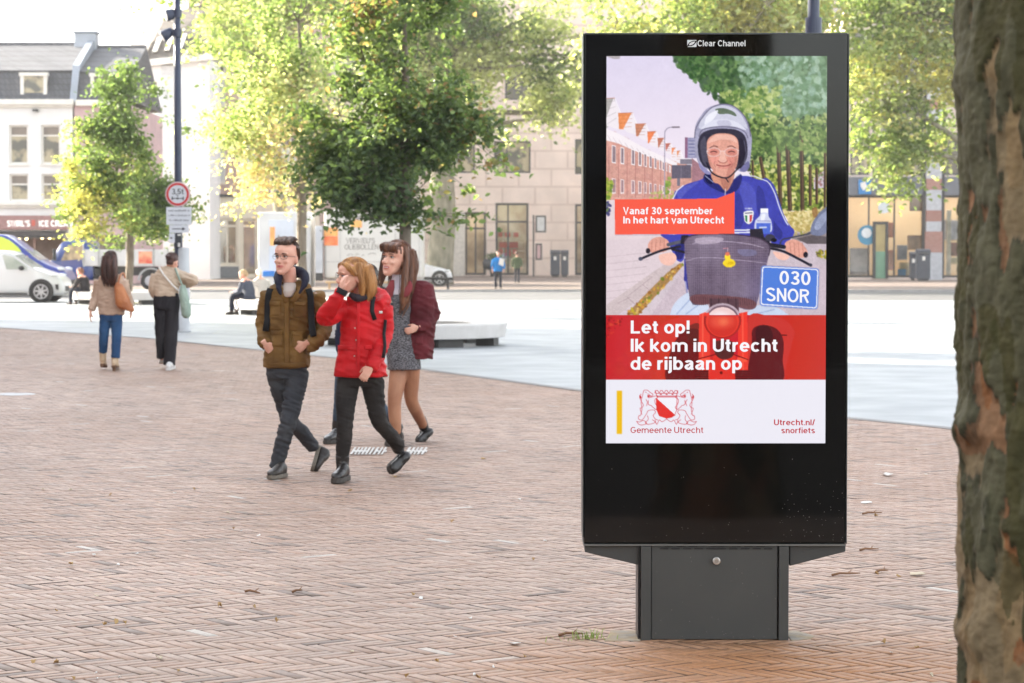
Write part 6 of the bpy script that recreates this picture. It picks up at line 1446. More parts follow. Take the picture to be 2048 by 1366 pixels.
def hair_long(H, parent, m, strands, seed, cap=(.082, .108, .086), capc=(0, -.018, .158), voxel=.007, amp=.004, dens=26, sweep=None):
    """a soft base volume with many thin strands laid along the same guides"""
    mb = MB(); mb.ball(H.p(*capc), cap[0] * H.k, cap[1] * H.k, cap[2] * H.k, 20, 14, H.M)
    for pts, rad in strands: limb(mb, [H.p(*q) for q in pts], [r * H.k * .86 for r in rad], 5, 10)
    me = fuse(mb, voxel, 3)
    me.update(); co = get_co(me).astype(float); no = get_no(me)
    n = vnoise(co * np.array([1, 1, .14]), 85, seed, 2) + .6 * vnoise(co * np.array([1, 1, .2]), 34, seed + 3, 1)
    set_co(me, co + no * (n * amp * H.k)[:, None]); me.polygons.foreach_set('use_smooth', [True] * len(me.polygons))
    sb = MB(); rng = random.Random(seed); g = rng.gauss
    for pts, rad in strands:
        P = spl(pts, 4, False); nP = len(P)
        for q in range(int(dens * max(1, max(rad) / .03))):
            a = rng.uniform(0, 6.283); f = rng.uniform(.55, 1.12); e = rng.uniform(.85, 1.12); o = []
            for i2, p in enumerate(P):
                t = i2 / (nP - 1) * (len(rad) - 1); b = min(int(t), len(rad) - 2); r = rad[b] + (rad[b + 1] - rad[b]) * (t - b)
                r = max(r, max(rad) * .45 * i2 / nP) * f
                o.append(H.p(p[0] + math.cos(a) * r + g(0, .0012), p[1] + math.sin(a) * r + g(0, .0012), P[0][2] + (p[2] - P[0][2]) * e))
            sb.tube(o, [.0022 * H.k] * (nP - 1) + [.0007 * H.k], 4, cap=False)
    for q in range(dens * 9):
        a = rng.uniform(0, 6.283); o = []; l0 = rng.uniform(.05, .5); l1 = l0 + rng.uniform(.5, 1.0)
        if math.sin(a) > .35 and sweep is None: l1 = min(l1, 1.25)
        for t in range(6):
            l = l0 + (l1 - l0) * t / 5; k = 1.015 + g(0, .006)
            o.append(H.p(capc[0] + cap[0] * math.sin(l) * math.cos(a) * k, capc[1] + cap[1] * math.sin(l) * math.sin(a) * k, capc[2] + cap[2] * math.cos(l) * k))
        sb.tube(o, [.0020 * H.k] * 5 + [.0006 * H.k], 4, cap=False)
    bm = bmesh.new(); bm.from_mesh(me); nv = len(bm.verts)
    vv = [bm.verts.new(p) for p in sb.v]
    for f in sb.f:
        fc = bm.faces.new([vv[i2] for i2 in f]); fc.smooth = True
    bm.to_mesh(me); bm.free()
    return link_mesh('hair', me, m, parent)
def hair_mat(name, a, b): return mat(name, a, .42, col2=b, scale=26, stretch=(1, 1, .12), spec=.5, bump=.35, bscale=90)

def person(label, base, D, px_, head=None, fem=False, torso=(), arms=(), legs=(), skin_legs=False, voxel=.006, hands=(), group=None, neck=None, face=None, skin=SKIN):
    """bare body: one fused surface that the clothes hang on. torso rings (u,v,halfwidth px,depth m,dy), arms/legs lists of (u,v,dy,r)"""
    root = thing('person', base, label, 'person', group)
    mb = MB()
    rr = [(at(u, v, D + dy), Vector((hw / FPX * D, 0, 0)), Vector((0, dep, 0))) for u, v, hw, dep, dy in torso]
    mb.loft(rr, 20, power=2.3)
    for a in list(arms) + list(legs): limb(mb, [at(u, v, D + dy) for u, v, dy, r in a], [r * .62 for *_, r in a])
    if neck: limb(mb, [at(u, v, D + dy) for u, v, dy, r in neck], [r for *_, r in neck])
    if head: head.skull(mb, fem)
    for h in hands: hand(mb, *h)
    me = fuse(mb, voxel, 3, .4)
    b = link_mesh('body', me, [skin, LIP], root)
    if head: 
        # carve needs world coordinates
        off = Vector(base); me.transform(Matrix.Translation(off)); head.carve(me); me.transform(Matrix.Translation(-off)); me.update()
    return root
def garment(name, parent, m, D, torso=(), limbs=(), voxel=.0078, amp=.006, scale=(9, 9, 14), seed=1, extra=None, power=2.4):
    mb = MB()
    if torso: mb.loft([(at(u, v, D + dy), Vector((hw / FPX * D, 0, 0)), Vector((0, dep, 0))) for u, v, hw, dep, dy in torso], 22, power=power)
    for a in limbs: limb(mb, [at(u, v, D + dy) for u, v, dy, r in a], [r for *_, r in a])
    if extra: extra(mb)
    me = fuse(mb, voxel, 5); folds(me, amp, scale, seed)
    fr = Front(me)
    o = link_mesh(name, me, m, parent)
    return o, fr
GR_FRIENDS = 'people walking across the square'

def man_brown():
    D = 17.9
    base = gnd(578, 955)
    H = Head(at(573, 549, D - .06), at(577, 481, D - .02), R(-24), R(2))
    arm1 = [(540, 588, 0, .05), (528, 650, .05, .042), (531, 688, -.10, .03)]; arm2 = [(627, 588, 0, .05), (645, 650, .05, .042), (610, 689, -.12, .03)]
    leg1 = [(593, 742, 0, .075), (579, 835, -.10, .05), (553, 934, -.06, .036)]; leg2 = [(557, 742, 0, .075), (578, 835, .16, .05), (625, 890, .46, .036)]
    w1 = at(529, 686, D - .13); w2 = at(612, 687, D - .15)
    r = person('man in a brown field jacket and glasses striding with hands in pockets', base, D, 270, H, False,
               [(583, 568, 20, .05, 0), (582, 582, 36, .08, 0), (580, 620, 38, .1, 0), (577, 690, 36, .1, 0), (575, 745, 36, .09, 0)], [arm1, arm2], [leg1, leg2], hands=[(w1, (.55, .25, -.75), (.3, 1, 0), 1, .3, .82), (w2, (-.75, .3, -.55), (-.3, 1, 0), -1, .3, .82)],
               neck=[(581, 578, .02, .062), (579, 560, .0, .055), (576, 535, 0, .055)], group=GR_FRIENDS)
    hm = hair_mat('short brown hair', srgb(96, 66, 46), srgb(58, 38, 26))
    H.face(r, mat('brown brow', srgb(84, 56, 42), .7), glasses=mat('glasses frame', (.02, .02, .022), .3))
    st = [([(x * .050, .066, .200), (x * .05, .052, .228), (x * .046, .0, .250), (x * .04, -.05, .236)], (.007, .013, .015, .010)) for x in (-1.15, -.7, -.25, .25, .7, 1.15)] + [([(x * .070, -.01, .18), (x * .076, -.02, .145), (x * .074, -.035, .108)], (.018, .012, .004)) for x in (-1, 1)] + [([(0, -.08, .17), (0, -.095, .12), (0, -.085, .075)], (.05, .045, .03))]
    hair_long(H, r, hm, st, 4, cap=(.074, .092, .068), capc=(0, -.020, .172))
    mj = cloth('brown canvas', srgb(128, 96, 52), srgb(98, 70, 36), scale=7)
    j, f = garment('jacket', r, mj, D, [(583, 562, 19, .05, .04), (583, 567, 33, .075, .03), (582, 577, 44, .105, 0), (581, 605, 46, .125, 0), (579, 640, 43, .125, 0), (576, 672, 42, .125, 0), (574, 700, 45, .13, 0), (573, 722, 46, .135, 0), (572, 734, 45, .132, 0)],
                   [[(541, 588, 0, .072), (534, 620, .03, .068), (527, 655, .04, .060), (529, 678, -.06, .056), (534, 692, -.10, .048)], [(628, 588, 0, .072), (636, 620, .03, .068), (646, 655, .05, .062), (632, 680, -.08, .058), (612, 694, -.12, .048)]], amp=.009, scale=(7, 7, 15), seed=3)
    for (u0, v0, u1, v1) in ((540, 606, 562, 632), (586, 606, 612, 634), (543, 664, 566, 694), (584, 666, 606, 696)): f.patch(u0, v0, u1, v1, D, .012).build('pocket', mj, j, smooth=True)
    for (u0, v0, u1, v1) in ((539, 603, 563, 612), (585, 603, 613, 612), (542, 661, 567, 669), (583, 663, 607, 671)): f.patch(u0, v0, u1, v1, D, .019, 8).build('pocket_flap', mj, j, smooth=True)
    f.patch(568, 580, 579, 731, D, .014, 14).build('placket', mj, j, smooth=True)
    f.patch(536, 726, 611, 735, D, .010, 12).build('hem', mj, j, smooth=True)
    mn = cloth('navy hood', srgb(40, 40, 56), scale=8)
    def hood(mb):
        limb(mb, [at(563, 590, D - .13), at(556, 566, D - .10), at(560, 548, D + .02), at(583, 543, D + .09), at(606, 548, D + .02), at(610, 566, D - .10), at(598, 588, D - .13)], [.010, .024, .036, .044, .036, .024, .010], 6)
    garment('hood', r, mn, D, extra=hood, amp=.004, seed=8, voxel=.007)
    garment('tshirt', r, cloth('pale tee', srgb(190, 176, 166)), D, [(580, 565, 13, .055, -.02), (579, 572, 16, .075, -.045), (578, 582, 14, .08, -.075), (577, 594, 9, .07, -.085)], amp=.001)
    # shirt collar ends of the jacket
    for pts in ([(557, 572), (566, 586), (574, 604)], [(607, 572), (598, 586), (584, 604)]): f.strap(pts, D, .022, .006, .012).build('collar', mj, j, smooth=True)
    mt = cloth('grey jeans', srgb(72, 74, 78), srgb(52, 54, 60), scale=4)
    t_, tf = garment('trousers', r, mt, D, [(573, 722, 40, .105, 0), (574, 744, 40, .11, 0), (575, 756, 33, .1, 0)], [[(594, 742, 0, .088), (588, 790, -.05, .078), (578, 838, -.10, .062), (566, 885, -.08, .058), (552, 936, -.05, .052)], [(556, 742, 0, .088), (565, 790, .08, .076), (579, 836, .17, .060), (601, 862, .30, .056), (626, 893, .47, .05)]], amp=.006, scale=(8, 8, 20), seed=6)
    sh = mat('dark leather shoe', srgb(52, 46, 42), .45, scale=12, spec=.5); so = mat('shoe sole', srgb(120, 112, 100), .7, scale=20)
    g = gnd(565, 955); shoe(r, g + V3(.01, .03, 0), gnd(545, 957) + V3(-.005, -.10, 0), (sh, so), 1.0, shaft=[(at(553, 936, D - .04), .045), (at(558, 944, D - .02), .045)])
    shoe(r, at(633, 893, D + .52), at(620, 938, D + .40), (sh, so), 1.0, up=(.6, .5, .5), shaft=[(at(625, 889, D + .46), .045), (at(629, 897, D + .48), .043)])
    bp = thing('backpack', at(590, 640, D + .2), 'black backpack worn by the man in the brown jacket', 'backpack')
    mp = cloth('black nylon', (.012, .012, .014), scale=12, rough=.6)
    for uv in ([(541, 577), (537, 590), (535, 615), (535, 640), (531, 662)], [(617, 577), (621, 590), (622, 615), (623, 645), (627, 672)]): f.strap(uv, D, .024, .008).build('strap', mp, bp, smooth=True)
    mb = MB(); mb.loft([(at(582, v, D + .22), V3(w / FPX * D, 0, 0), V3(0, d, 0)) for v, w, d in ((572, 22, .05), (580, 36, .09), (640, 40, .11), (705, 38, .11), (715, 30, .08))], 20, power=3); mb.build('pack', mp, bp, smooth=True)
man_brown()

def woman_red():
    D = 17.6
    base = gnd(715, 963)
    H = Head(at(706, 588, D - .06), at(724, 519, D), R(-62), R(-2))
    arm1 = [(688, 612, 0, .045), (650, 634, -.20, .04), (682, 586, -.30, .028)]; arm2 = [(768, 612, 0, .045), (768, 672, .0, .04), (741, 735, -.20, .028)]
    leg1 = [(697, 760, 0, .07), (690, 840, -.05, .048), (684, 925, -.02, .036)]; leg2 = [(745, 760, 0, .07), (757, 838, .05, .048), (798, 893, .42, .036)]
    r = person('woman in a bright red jacket raising one hand to her face', base, D, 276, H, True,
               [(727, 596, 18, .05, 0), (727, 612, 34, .08, 0), (724, 660, 34, .09, 0), (721, 755, 40, .1, 0)], [arm1, arm2], [leg1, leg2],
               hands=[(at(683, 583, D - .31), (.10, .12, 1), (.9, .5, 0), -1, .45, .84), (at(742, 733, D - .21), (-.55, -.1, -.85), (.2, 1, 0), -1, .45, .84)],
               neck=[(727, 606, .02, .052), (722, 590, .0, .048), (718, 570, 0, .048)], group=GR_FRIENDS)
    hm = hair_mat('blond hair', srgb(196, 142, 84), srgb(140, 92, 48))
    H.face(r, mat('fair brow', srgb(150, 104, 70), .7), glasses=mat('thin frame', (.25, .2, .18), .3, .8))
    st = [([(x, -.02, .20), (x * 1.2, -.02, .13), (x * 1.2, -.035, .05), (x * 1.0, -.03, -.03)], (.030, .029, .026, .010)) for x in (-.060, .060)] + [([(x, -.07, .18), (x * 1.1, -.095, .10), (x * 1.1, -.10, .02), (x, -.085, -.05)], (.05, .05, .045, .015)) for x in (-.045, 0, .045)] + [([(.03, .06, .20), (.068, .045, .165), (.078, .012, .12)], (.02, .02, .012)), ([(-.03, .06, .20), (-.068, .045, .165), (-.078, .012, .12)], (.02, .02, .012))]
    hair_long(H, r, hm, st, 14, cap=(.078, .101, .078), capc=(0, -.014, .160))
    mr = cloth('red waterproof', srgb(206, 26, 34), srgb(176, 14, 22), rough=.55, scale=6, bump=.12)
    def hood(mb):
        limb(mb, [at(703, 606, D - .10), at(704, 598, D - .06), at(728, 594, D + .10), at(756, 592, D + .10), at(768, 600, D + .02), at(758, 610, D - .08)], [.03, .036, .045, .06, .05, .03], 6)
    j, f = garment('jacket', r, mr, D, [(727, 592, 20, .06, .01), (728, 602, 36, .09, .01), (727, 616, 43, .11, 0), (724, 650, 42, .12, 0), (722, 690, 43, .125, 0), (721, 720, 48, .135, 0), (721, 744, 53, .142, 0), (721, 752, 53, .140, 0)],
                   [[(690, 614, 0, .068), (668, 628, -.10, .068), (650, 634, -.20, .062), (664, 612, -.26, .056), (683, 584, -.30, .044)], [(766, 614, 0, .070), (769, 645, .02, .066), (767, 675, .0, .060), (755, 708, -.12, .055), (741, 738, -.20, .046)]], amp=.007, scale=(6, 6, 13), seed=23, extra=hood)
    f.patch(713, 606, 720, 748, D, .010, 14).build('placket', mr, j, smooth=True)
    for (u0, v0, u1, v1) in ((676, 690, 704, 700), (728, 690, 744, 700)): f.patch(u0, v0, u1, v1, D, .010, 6).build('pocket_flap', mr, j, smooth=True)
    for (u, v) in ((710, 656), (712, 680), (709, 712)): mb = MB(); mb.ball(f.pt(u, v, D, .008), .006, seg=8, rings=5); mb.build('button', mat('snap button', (.6, .5, .45), .3, .6), j)
    f.patch(758, 622, 765, 627, D, .008, 4).build('badge', mat('white badge', (.75, .72, .68), .6), j, smooth=True)
    mb = MB(); limb(mb, [at(681, 588, D - .305), at(686, 578, D - .305)], [.043, .040]); mb.build('cuff_band', cloth('black cuff', (.02, .02, .022)), r, smooth=True)
    mb = MB(); limb(mb, [at(702, 590, D - .09), at(714, 596, D - .12), at(732, 594, D - .06)], [.022, .028, .024], 5); mb.build('scarf', cloth('dark scarf', srgb(52, 44, 50)), r, smooth=True)
    mt = cloth('black jeans', srgb(50, 46, 44), srgb(36, 33, 32), scale=4)
    garment('trousers', r, mt, D, [(721, 738, 44, .11, 0), (721, 760, 44, .115, 0), (721, 771, 38, .1, 0)], [[(697, 760, 0, .086), (692, 800, -.03, .076), (690, 842, -.05, .060), (688, 880, -.04, .058), (684, 915, -.02, .046)], [(745, 760, 0, .086), (750, 800, .03, .074), (758, 840, .06, .058), (778, 866, .24, .054), (799, 893, .42, .044)]], amp=.004, scale=(9, 9, 22), seed=26)
    bo = mat('black leather boot', srgb(40, 37, 36), .35, scale=12, spec=.5); so = mat('dark sole', srgb(66, 60, 55), .7, scale=20)
    g = gnd(692, 962); shoe(r, g + V3(.0, .05, 0), gnd(672, 966) + V3(0, -.07, 0), (bo, so), 1.0, sole=.03, shaft=[(at(685, 910, D - .02), .052), (at(685, 935, D - .01), .047), (at(686, 952, D), .044)], name='boot')
    shoe(r, at(803, 912, D + .48), at(776, 944, D + .34), (bo, so), .95, up=(.7, .3, .6), sole=.03, shaft=[(at(790, 884, D + .38), .05), (at(798, 900, D + .44), .045)], name='boot')
    for v in (924, 931, 938, 945): mb = MB(); mb.tube([at(678, v - 1, D - .055), at(684, v + 2, D - .075), at(690, v - 1, D - .055)], .0035, 5); mb.build('lace', mat('grey lace', (.09, .085, .08), .7), r)
    bp = thing('backpack', at(740, 650, D + .2), 'dark backpack worn by the woman in the red jacket', 'backpack')
    mp = MATS['black nylon']
    f.strap([(748, 594), (745, 605), (744, 622), (750, 640)], D, .016, .007).build('strap', mp, bp, smooth=True)
    mb = MB(); mb.loft([(at(738, v, D + .24), V3(w / FPX * D, 0, 0), V3(0, d, 0)) for v, w, d in ((612, 22, .05), (622, 32, .08), (660, 35, .10), (700, 33, .10), (708, 26, .07))], 20, power=3); mb.build('pack', mp, bp, smooth=True)
    f.strap([(771, 640), (768, 668), (770, 692), (767, 715)], D - .02, .012, .008, .0).build('hanging_strap', mp, bp, smooth=True)
woman_red()

def woman_burgundy():
    D = 20.7
    base = gnd(805, 892)
    H = Head(at(789, 552, D - .05), at(801, 482, D), R(-38), R(4), R(-4))
    arm = [(847, 580, 0, .045), (867, 630, .06, .04), (832, 656, -.13, .028)]
    leg1 = [(800, 735, 0, .075), (789, 800, -.06, .056), (793, 868, -.02, .038)]; leg2 = [(822, 738, .02, .075), (822, 800, .12, .056), (845, 850, .45, .038)]
    tights = mat('sheer tan tights', srgb(176, 126, 96), .5, col2=srgb(150, 100, 74), scale=5)
    r = person('laughing woman in a burgundy coat over a grey dress and white turtleneck', base, D, 234, H, True,
               [(802, 560, 12, .045, 0), (806, 574, 22, .06, .02), (808, 640, 18, .06, .02), (806, 725, 22, .08, 0)], [arm], [leg1, leg2], hands=[(at(836, 655, D - .14), (-.85, -.1, -.3), (-.2, 1, 0), -1, .35, .78)],
               neck=[(803, 572, .02, .05), (799, 556, .0, .046), (796, 540, 0, .046)], group=GR_FRIENDS)
    garment('tights', r, tights, D, (), [[(800, 728, 0, .086), (794, 765, -.04, .073), (789, 802, -.06, .060), (790, 835, -.05, .055), (793, 868, -.02, .042)], [(822, 730, .02, .084), (822, 765, .07, .072), (823, 800, .12, .058), (834, 826, .28, .052), (846, 850, .45, .042)]], amp=.0, voxel=.008)
    hm = hair_mat('brown hair', srgb(124, 78, 50), srgb(74, 44, 30))
    H.face(r, mat('dark brow', srgb(80, 52, 40), .7), smile=1)
    st = [([(.060, -.01, .20), (.077, -.015, .12), (.085, -.005, .02), (.095, .005, -.09), (.10, .01, -.18)], (.028, .029, .029, .028, .01)), ([(-.066, -.01, .20), (-.084, -.005, .12), (-.088, .01, .03), (-.078, .04, -.06)], (.034, .032, .028, .01)),
          ([(.05, -.06, .18), (.070, -.08, .08), (.08, -.06, -.04), (.09, -.02, -.15), (.085, .0, -.22)], (.044, .043, .042, .038, .012)), ([(-.03, -.07, .18), (-.055, -.09, .08), (-.06, -.08, -.04), (-.06, -.06, -.12)], (.05, .05, .045, .015)), ([(0, -.07, .18), (0, -.1, .05), (0, -.09, -.1)], (.05, .055, .02))]
    st += [([(x, .050, .212), (x * 1.1, .086, .192), (x * 1.15, .096 - abs(x) * .30, .152)], (.013, .010, .005)) for x in (-.06, -.045, -.03, -.015, 0, .015, .03, .045, .06)]
    hair_long(H, r, hm, st, 24, cap=(.079, .103, .079), capc=(0, -.014, .160))
    garment('turtleneck', r, cloth('white knit', srgb(226, 218, 226), srgb(204, 196, 210), scale=9), D, [(796, 549, 12.5, .055, 0), (797, 556, 13, .06, 0), (799, 566, 18, .075, -.01), (798, 580, 24, .1, -.02), (797, 605, 25, .1, -.02)], amp=.002, seed=31)
    md = mat('grey tweed dress', srgb(120, 118, 122), .85, col2=srgb(58, 56, 60), scale=70, stretch=(1.0, 1.0, 2.2), bump=.3, bscale=120, lo=.45, hi=.55)
    dr, df = garment('dress', r, md, D, [(796, 588, 23, .11, -.02), (797, 600, 26, .118, -.02), (797, 640, 26, .112, -.01), (800, 668, 29, .118, 0), (805, 700, 32, .13, 0), (809, 738, 33, .14, 0)], amp=.008, scale=(10, 10, 3), seed=33)
    for (u, v) in ((783, 604), (784, 613), (785, 622), (786, 631)): mb = MB(); mb.ball(df.pt(u, v, D, .005), .008, seg=8, rings=5); mb.build('button', mat('horn button', (.5, .42, .32), .4), dr)
    mc = cloth('burgundy wool', srgb(104, 40, 46), srgb(78, 26, 32), scale=5)
    c, cf = garment('coat', r, mc, D, [(838, 562, 14, .07, .05), (840, 570, 26, .10, .05), (842, 600, 30, .14, .05), (841, 650, 29, .15, .05), (838, 690, 30, .155, .05), (834, 717, 31, .16, .05)],
                    [[(846, 580, 0, .07), (858, 606, .04, .066), (867, 632, .06, .060), (850, 648, -.06, .056), (832, 657, -.13, .047)], [(779, 578, .02, .055), (776, 615, .05, .05), (778, 660, .02, .045)]], amp=.007, scale=(7, 7, 12), seed=35)
    cf.patch(829, 672, 846, 690, D, .012, 8).build('pocket', mc, c, smooth=True)
    ml = cloth('rose lapel', srgb(142, 62, 66), scale=5)
    mb = MB(); mb.loft([(at(u, v, D - dy), V3(w, 0, w * .4), V3(0, .012, 0)) for u, v, dy, w in ((816, 562, .10, .02), (816, 574, .15, .04), (815, 584, .155, .042), (812, 594, .15, .02))], 12); mb.build('lapel', ml, c, smooth=True)
    mb = MB(); mb.loft([(at(u, v, D - dy), V3(w, 0, 0), V3(0, .012, 0)) for u, v, dy, w in ((785, 560, .10, .015), (781, 575, .13, .035), (779, 590, .13, .03), (777, 604, .11, .01))], 12); mb.build('lapel', ml, c, smooth=True)
    bo = MATS['black leather boot']; so = MATS['dark sole']
    shoe(r, gnd(802, 889) + V3(0, .06, 0), gnd(783, 893) + V3(-.03, -.04, 0), (bo, so), .95, sole=.03, shaft=[(at(793, 848, D - .02), .047), (at(794, 868, D - .01), .045), (at(796, 882, D + .02), .044)], name='boot')
    shoe(r, at(852, 862, D + .56), at(832, 886, D + .42), (bo, so), .9, up=(.7, .3, .5), sole=.015, heelh=.06, shaft=[(at(842, 838, D + .40), .046), (at(848, 855, D + .50), .044)], name='boot')
woman_burgundy()

def hidden_walker():
    D = 21.4
    base = gnd(700, 885)
    H = Head(at(733, 584, D - .04), at(738, 530, D), R(-30))
    leg1 = [(690, 735, 0, .07), (680, 812, -.04, .046), (672, 868, 0, .036)]; leg2 = [(722, 735, 0, .07), (748, 795, .12, .046), (778, 838, .45, .036)]
    r = person('person in navy mostly hidden behind the woman in red, only arm and legs showing', base, D, 226, H, True, [(728, 600, 16, .05, 0), (726, 612, 28, .08, 0), (712, 735, 32, .1, 0)], [], [leg1, leg2], neck=[(730, 606, .02, .05), (733, 580, 0, .046)], voxel=.009, group=GR_FRIENDS)
    hair_long(H, r, hair_mat('dark hair', srgb(58, 42, 34), srgb(34, 24, 20)), [([(0, -.07, .18), (0, -.09, .05)], (.06, .05))], 44)
    garment('coat', r, cloth('navy wool', srgb(34, 38, 62)), D, [(729, 598, 16, .06, 0), (727, 610, 30, .1, 0), (722, 650, 32, .115, 0), (712, 700, 36, .125, 0), (708, 725, 36, .125, 0)], [[(700, 620, 0, .062), (682, 664, 0, .055), (684, 705, -.05, .045)]], seed=45)
    garment('trousers', r, cloth('blue grey jeans', srgb(70, 84, 100)), D, [(708, 722, 33, .11, 0), (706, 745, 34, .11, 0)], [[(690, 738, 0, .082), (684, 775, -.02, .068), (680, 812, -.04, .056), (676, 840, -.02, .05)], [(722, 738, 0, .08), (748, 795, .12, .056), (776, 832, .42, .048)]], amp=.004, seed=46)
    bo = MATS['black leather boot']; so = MATS['dark sole']
    shoe(r, gnd(678, 884) + V3(0, .05, 0), gnd(655, 889) + V3(-.01, 0, 0), (bo, so), 1.0, sole=.025, shaft=[(at(680, 816, D - .03), .055), (at(675, 850, D), .050), (at(674, 872, D + .02), .046)], name='boot')
    shoe(r, at(786, 852, D + .56), at(776, 878, D + .40), (bo, so), .95, up=(.7, .3, .5), shaft=[(at(770, 826, D + .38), .052), (at(780, 842, D + .48), .046)], name='boot')
hidden_walker()

def woman_beige_coat():
    D = 33.8
    base = gnd(219, 741)
    H = Head(at(222, 538, D - .05), at(221, 503, D), R(176), 0)
    r = person('woman seen from behind in a beige jacket and blue jeans with long brown hair', base, D, 143, H, True, [(222, 548, 9, .05, 0), (222, 556, 20, .08, 0), (222, 628, 22, .1, 0)],
               [[(197, 562, 0, .045), (189, 598, 0, .04), (181, 622, -.03, .028)], [(247, 562, 0, .045), (257, 598, 0, .04), (261, 614, -.02, .028)]], [[(211, 628, 0, .07), (207, 670, 0, .05), (206, 712, .1, .036)], [(233, 628, 0, .07), (232, 672, -.02, .05), (230, 725, -.02, .036)]],
               hands=[(at(181, 622, D - .03), (-.05, -.1, -1), (1, 0, 0), -1, .3), (at(262, 615, D - .02), (.05, -.1, -1), (-1, 0, 0), 1, .3)], neck=[(222, 552, 0, .05), (222, 532, 0, .05)], voxel=.009, group='women walking away')
    hm = hair_mat('chestnut hair', srgb(86, 54, 44), srgb(50, 30, 26))
    st = [([(x, -.07, .17), (x * 1.15, -.10, .05), (x * 1.2, -.10, -.1), (x * .9, -.09, -.20)], (.05, .055, .05, .02)) for x in (-.055, 0, .05)]
    hair_long(H, r, hm, st, 54, cap=(.086, .108, .088), capc=(0, -.02, .155), voxel=.010)
    mc = cloth('beige wool', srgb(196, 170, 150), srgb(176, 148, 128), scale=4)
    garment('jacket', r, mc, D, [(222, 546, 8, .05, 0), (222, 552, 22, .09, 0), (222, 562, 27, .115, 0), (222, 590, 26, .12, 0), (222, 612, 26, .125, 0), (223, 629, 26, .13, 0)], [[(198, 562, 0, .068), (190, 598, .02, .058), (182, 621, -.02, .05)], [(247, 562, 0, .068), (257, 598, .02, .058), (261, 614, -.01, .05)]], voxel=.012, amp=.008, seed=55)
    garment('jeans', r, cloth('blue denim', srgb(52, 88, 128), srgb(38, 66, 104), scale=3), D, [(222, 618, 23, .11, 0), (222, 632, 23, .115, 0), (222, 642, 21, .1, 0)], [[(211, 632, 0, .088), (208, 668, 0, .068), (206, 704, .1, .058)], [(233, 632, 0, .088), (233, 672, -.02, .070), (231, 716, -.02, .062)]], voxel=.012, amp=.005, seed=56)
    bo = mat('cream boot', srgb(206, 178, 146), .6, scale=6); so = mat('tan sole', srgb(120, 86, 62), .7, scale=6)
    shoe(r, at(205, 732, D + .06), at(209, 736, D + .28), (bo, so), 1, shaft=[(at(206, 702, D + .1), .05), (at(206, 722, D + .1), .046)], name='boot', heelh=.02)
    shoe(r, gnd(229, 742) + V3(0, -.06, .05), gnd(231, 737) + V3(0, .08, 0), (bo, so), 1, shaft=[(at(230, 714, D - .02), .05), (at(230, 732, D - .02), .046)], name='boot', heelh=.045)
    bag = thing('shoulder_bag', at(247, 620, D - .15), 'tan leather shoulder bag carried by the woman in the beige jacket', 'bag')
    ml = mat('tan leather', srgb(186, 118, 72), .5, col2=srgb(160, 94, 56), scale=5)
    mb = MB(); mb.loft([(at(u, v, D - .16), V3(w / FPX * D, 0, w / FPX * D * -.25), V3(0, d, 0)) for u, v, w, d in ((238, 566, 6, .04), (240, 578, 11, .07), (246, 600, 16, .09), (250, 614, 18, .09), (252, 620, 14, .06))], 18, power=2.6)
    me = fuse(mb, .01, 3); folds(me, .006, (10, 10, 10), 3); link_mesh('pouch', me, ml, bag)
    mb = MB(); limb(mb, [at(236, 570, D - .17), at(240, 552, D - .13), at(247, 546, D), at(250, 556, D + .08)], [.012] * 4); mb.build('strap', ml, bag, smooth=True)
woman_beige_coat()
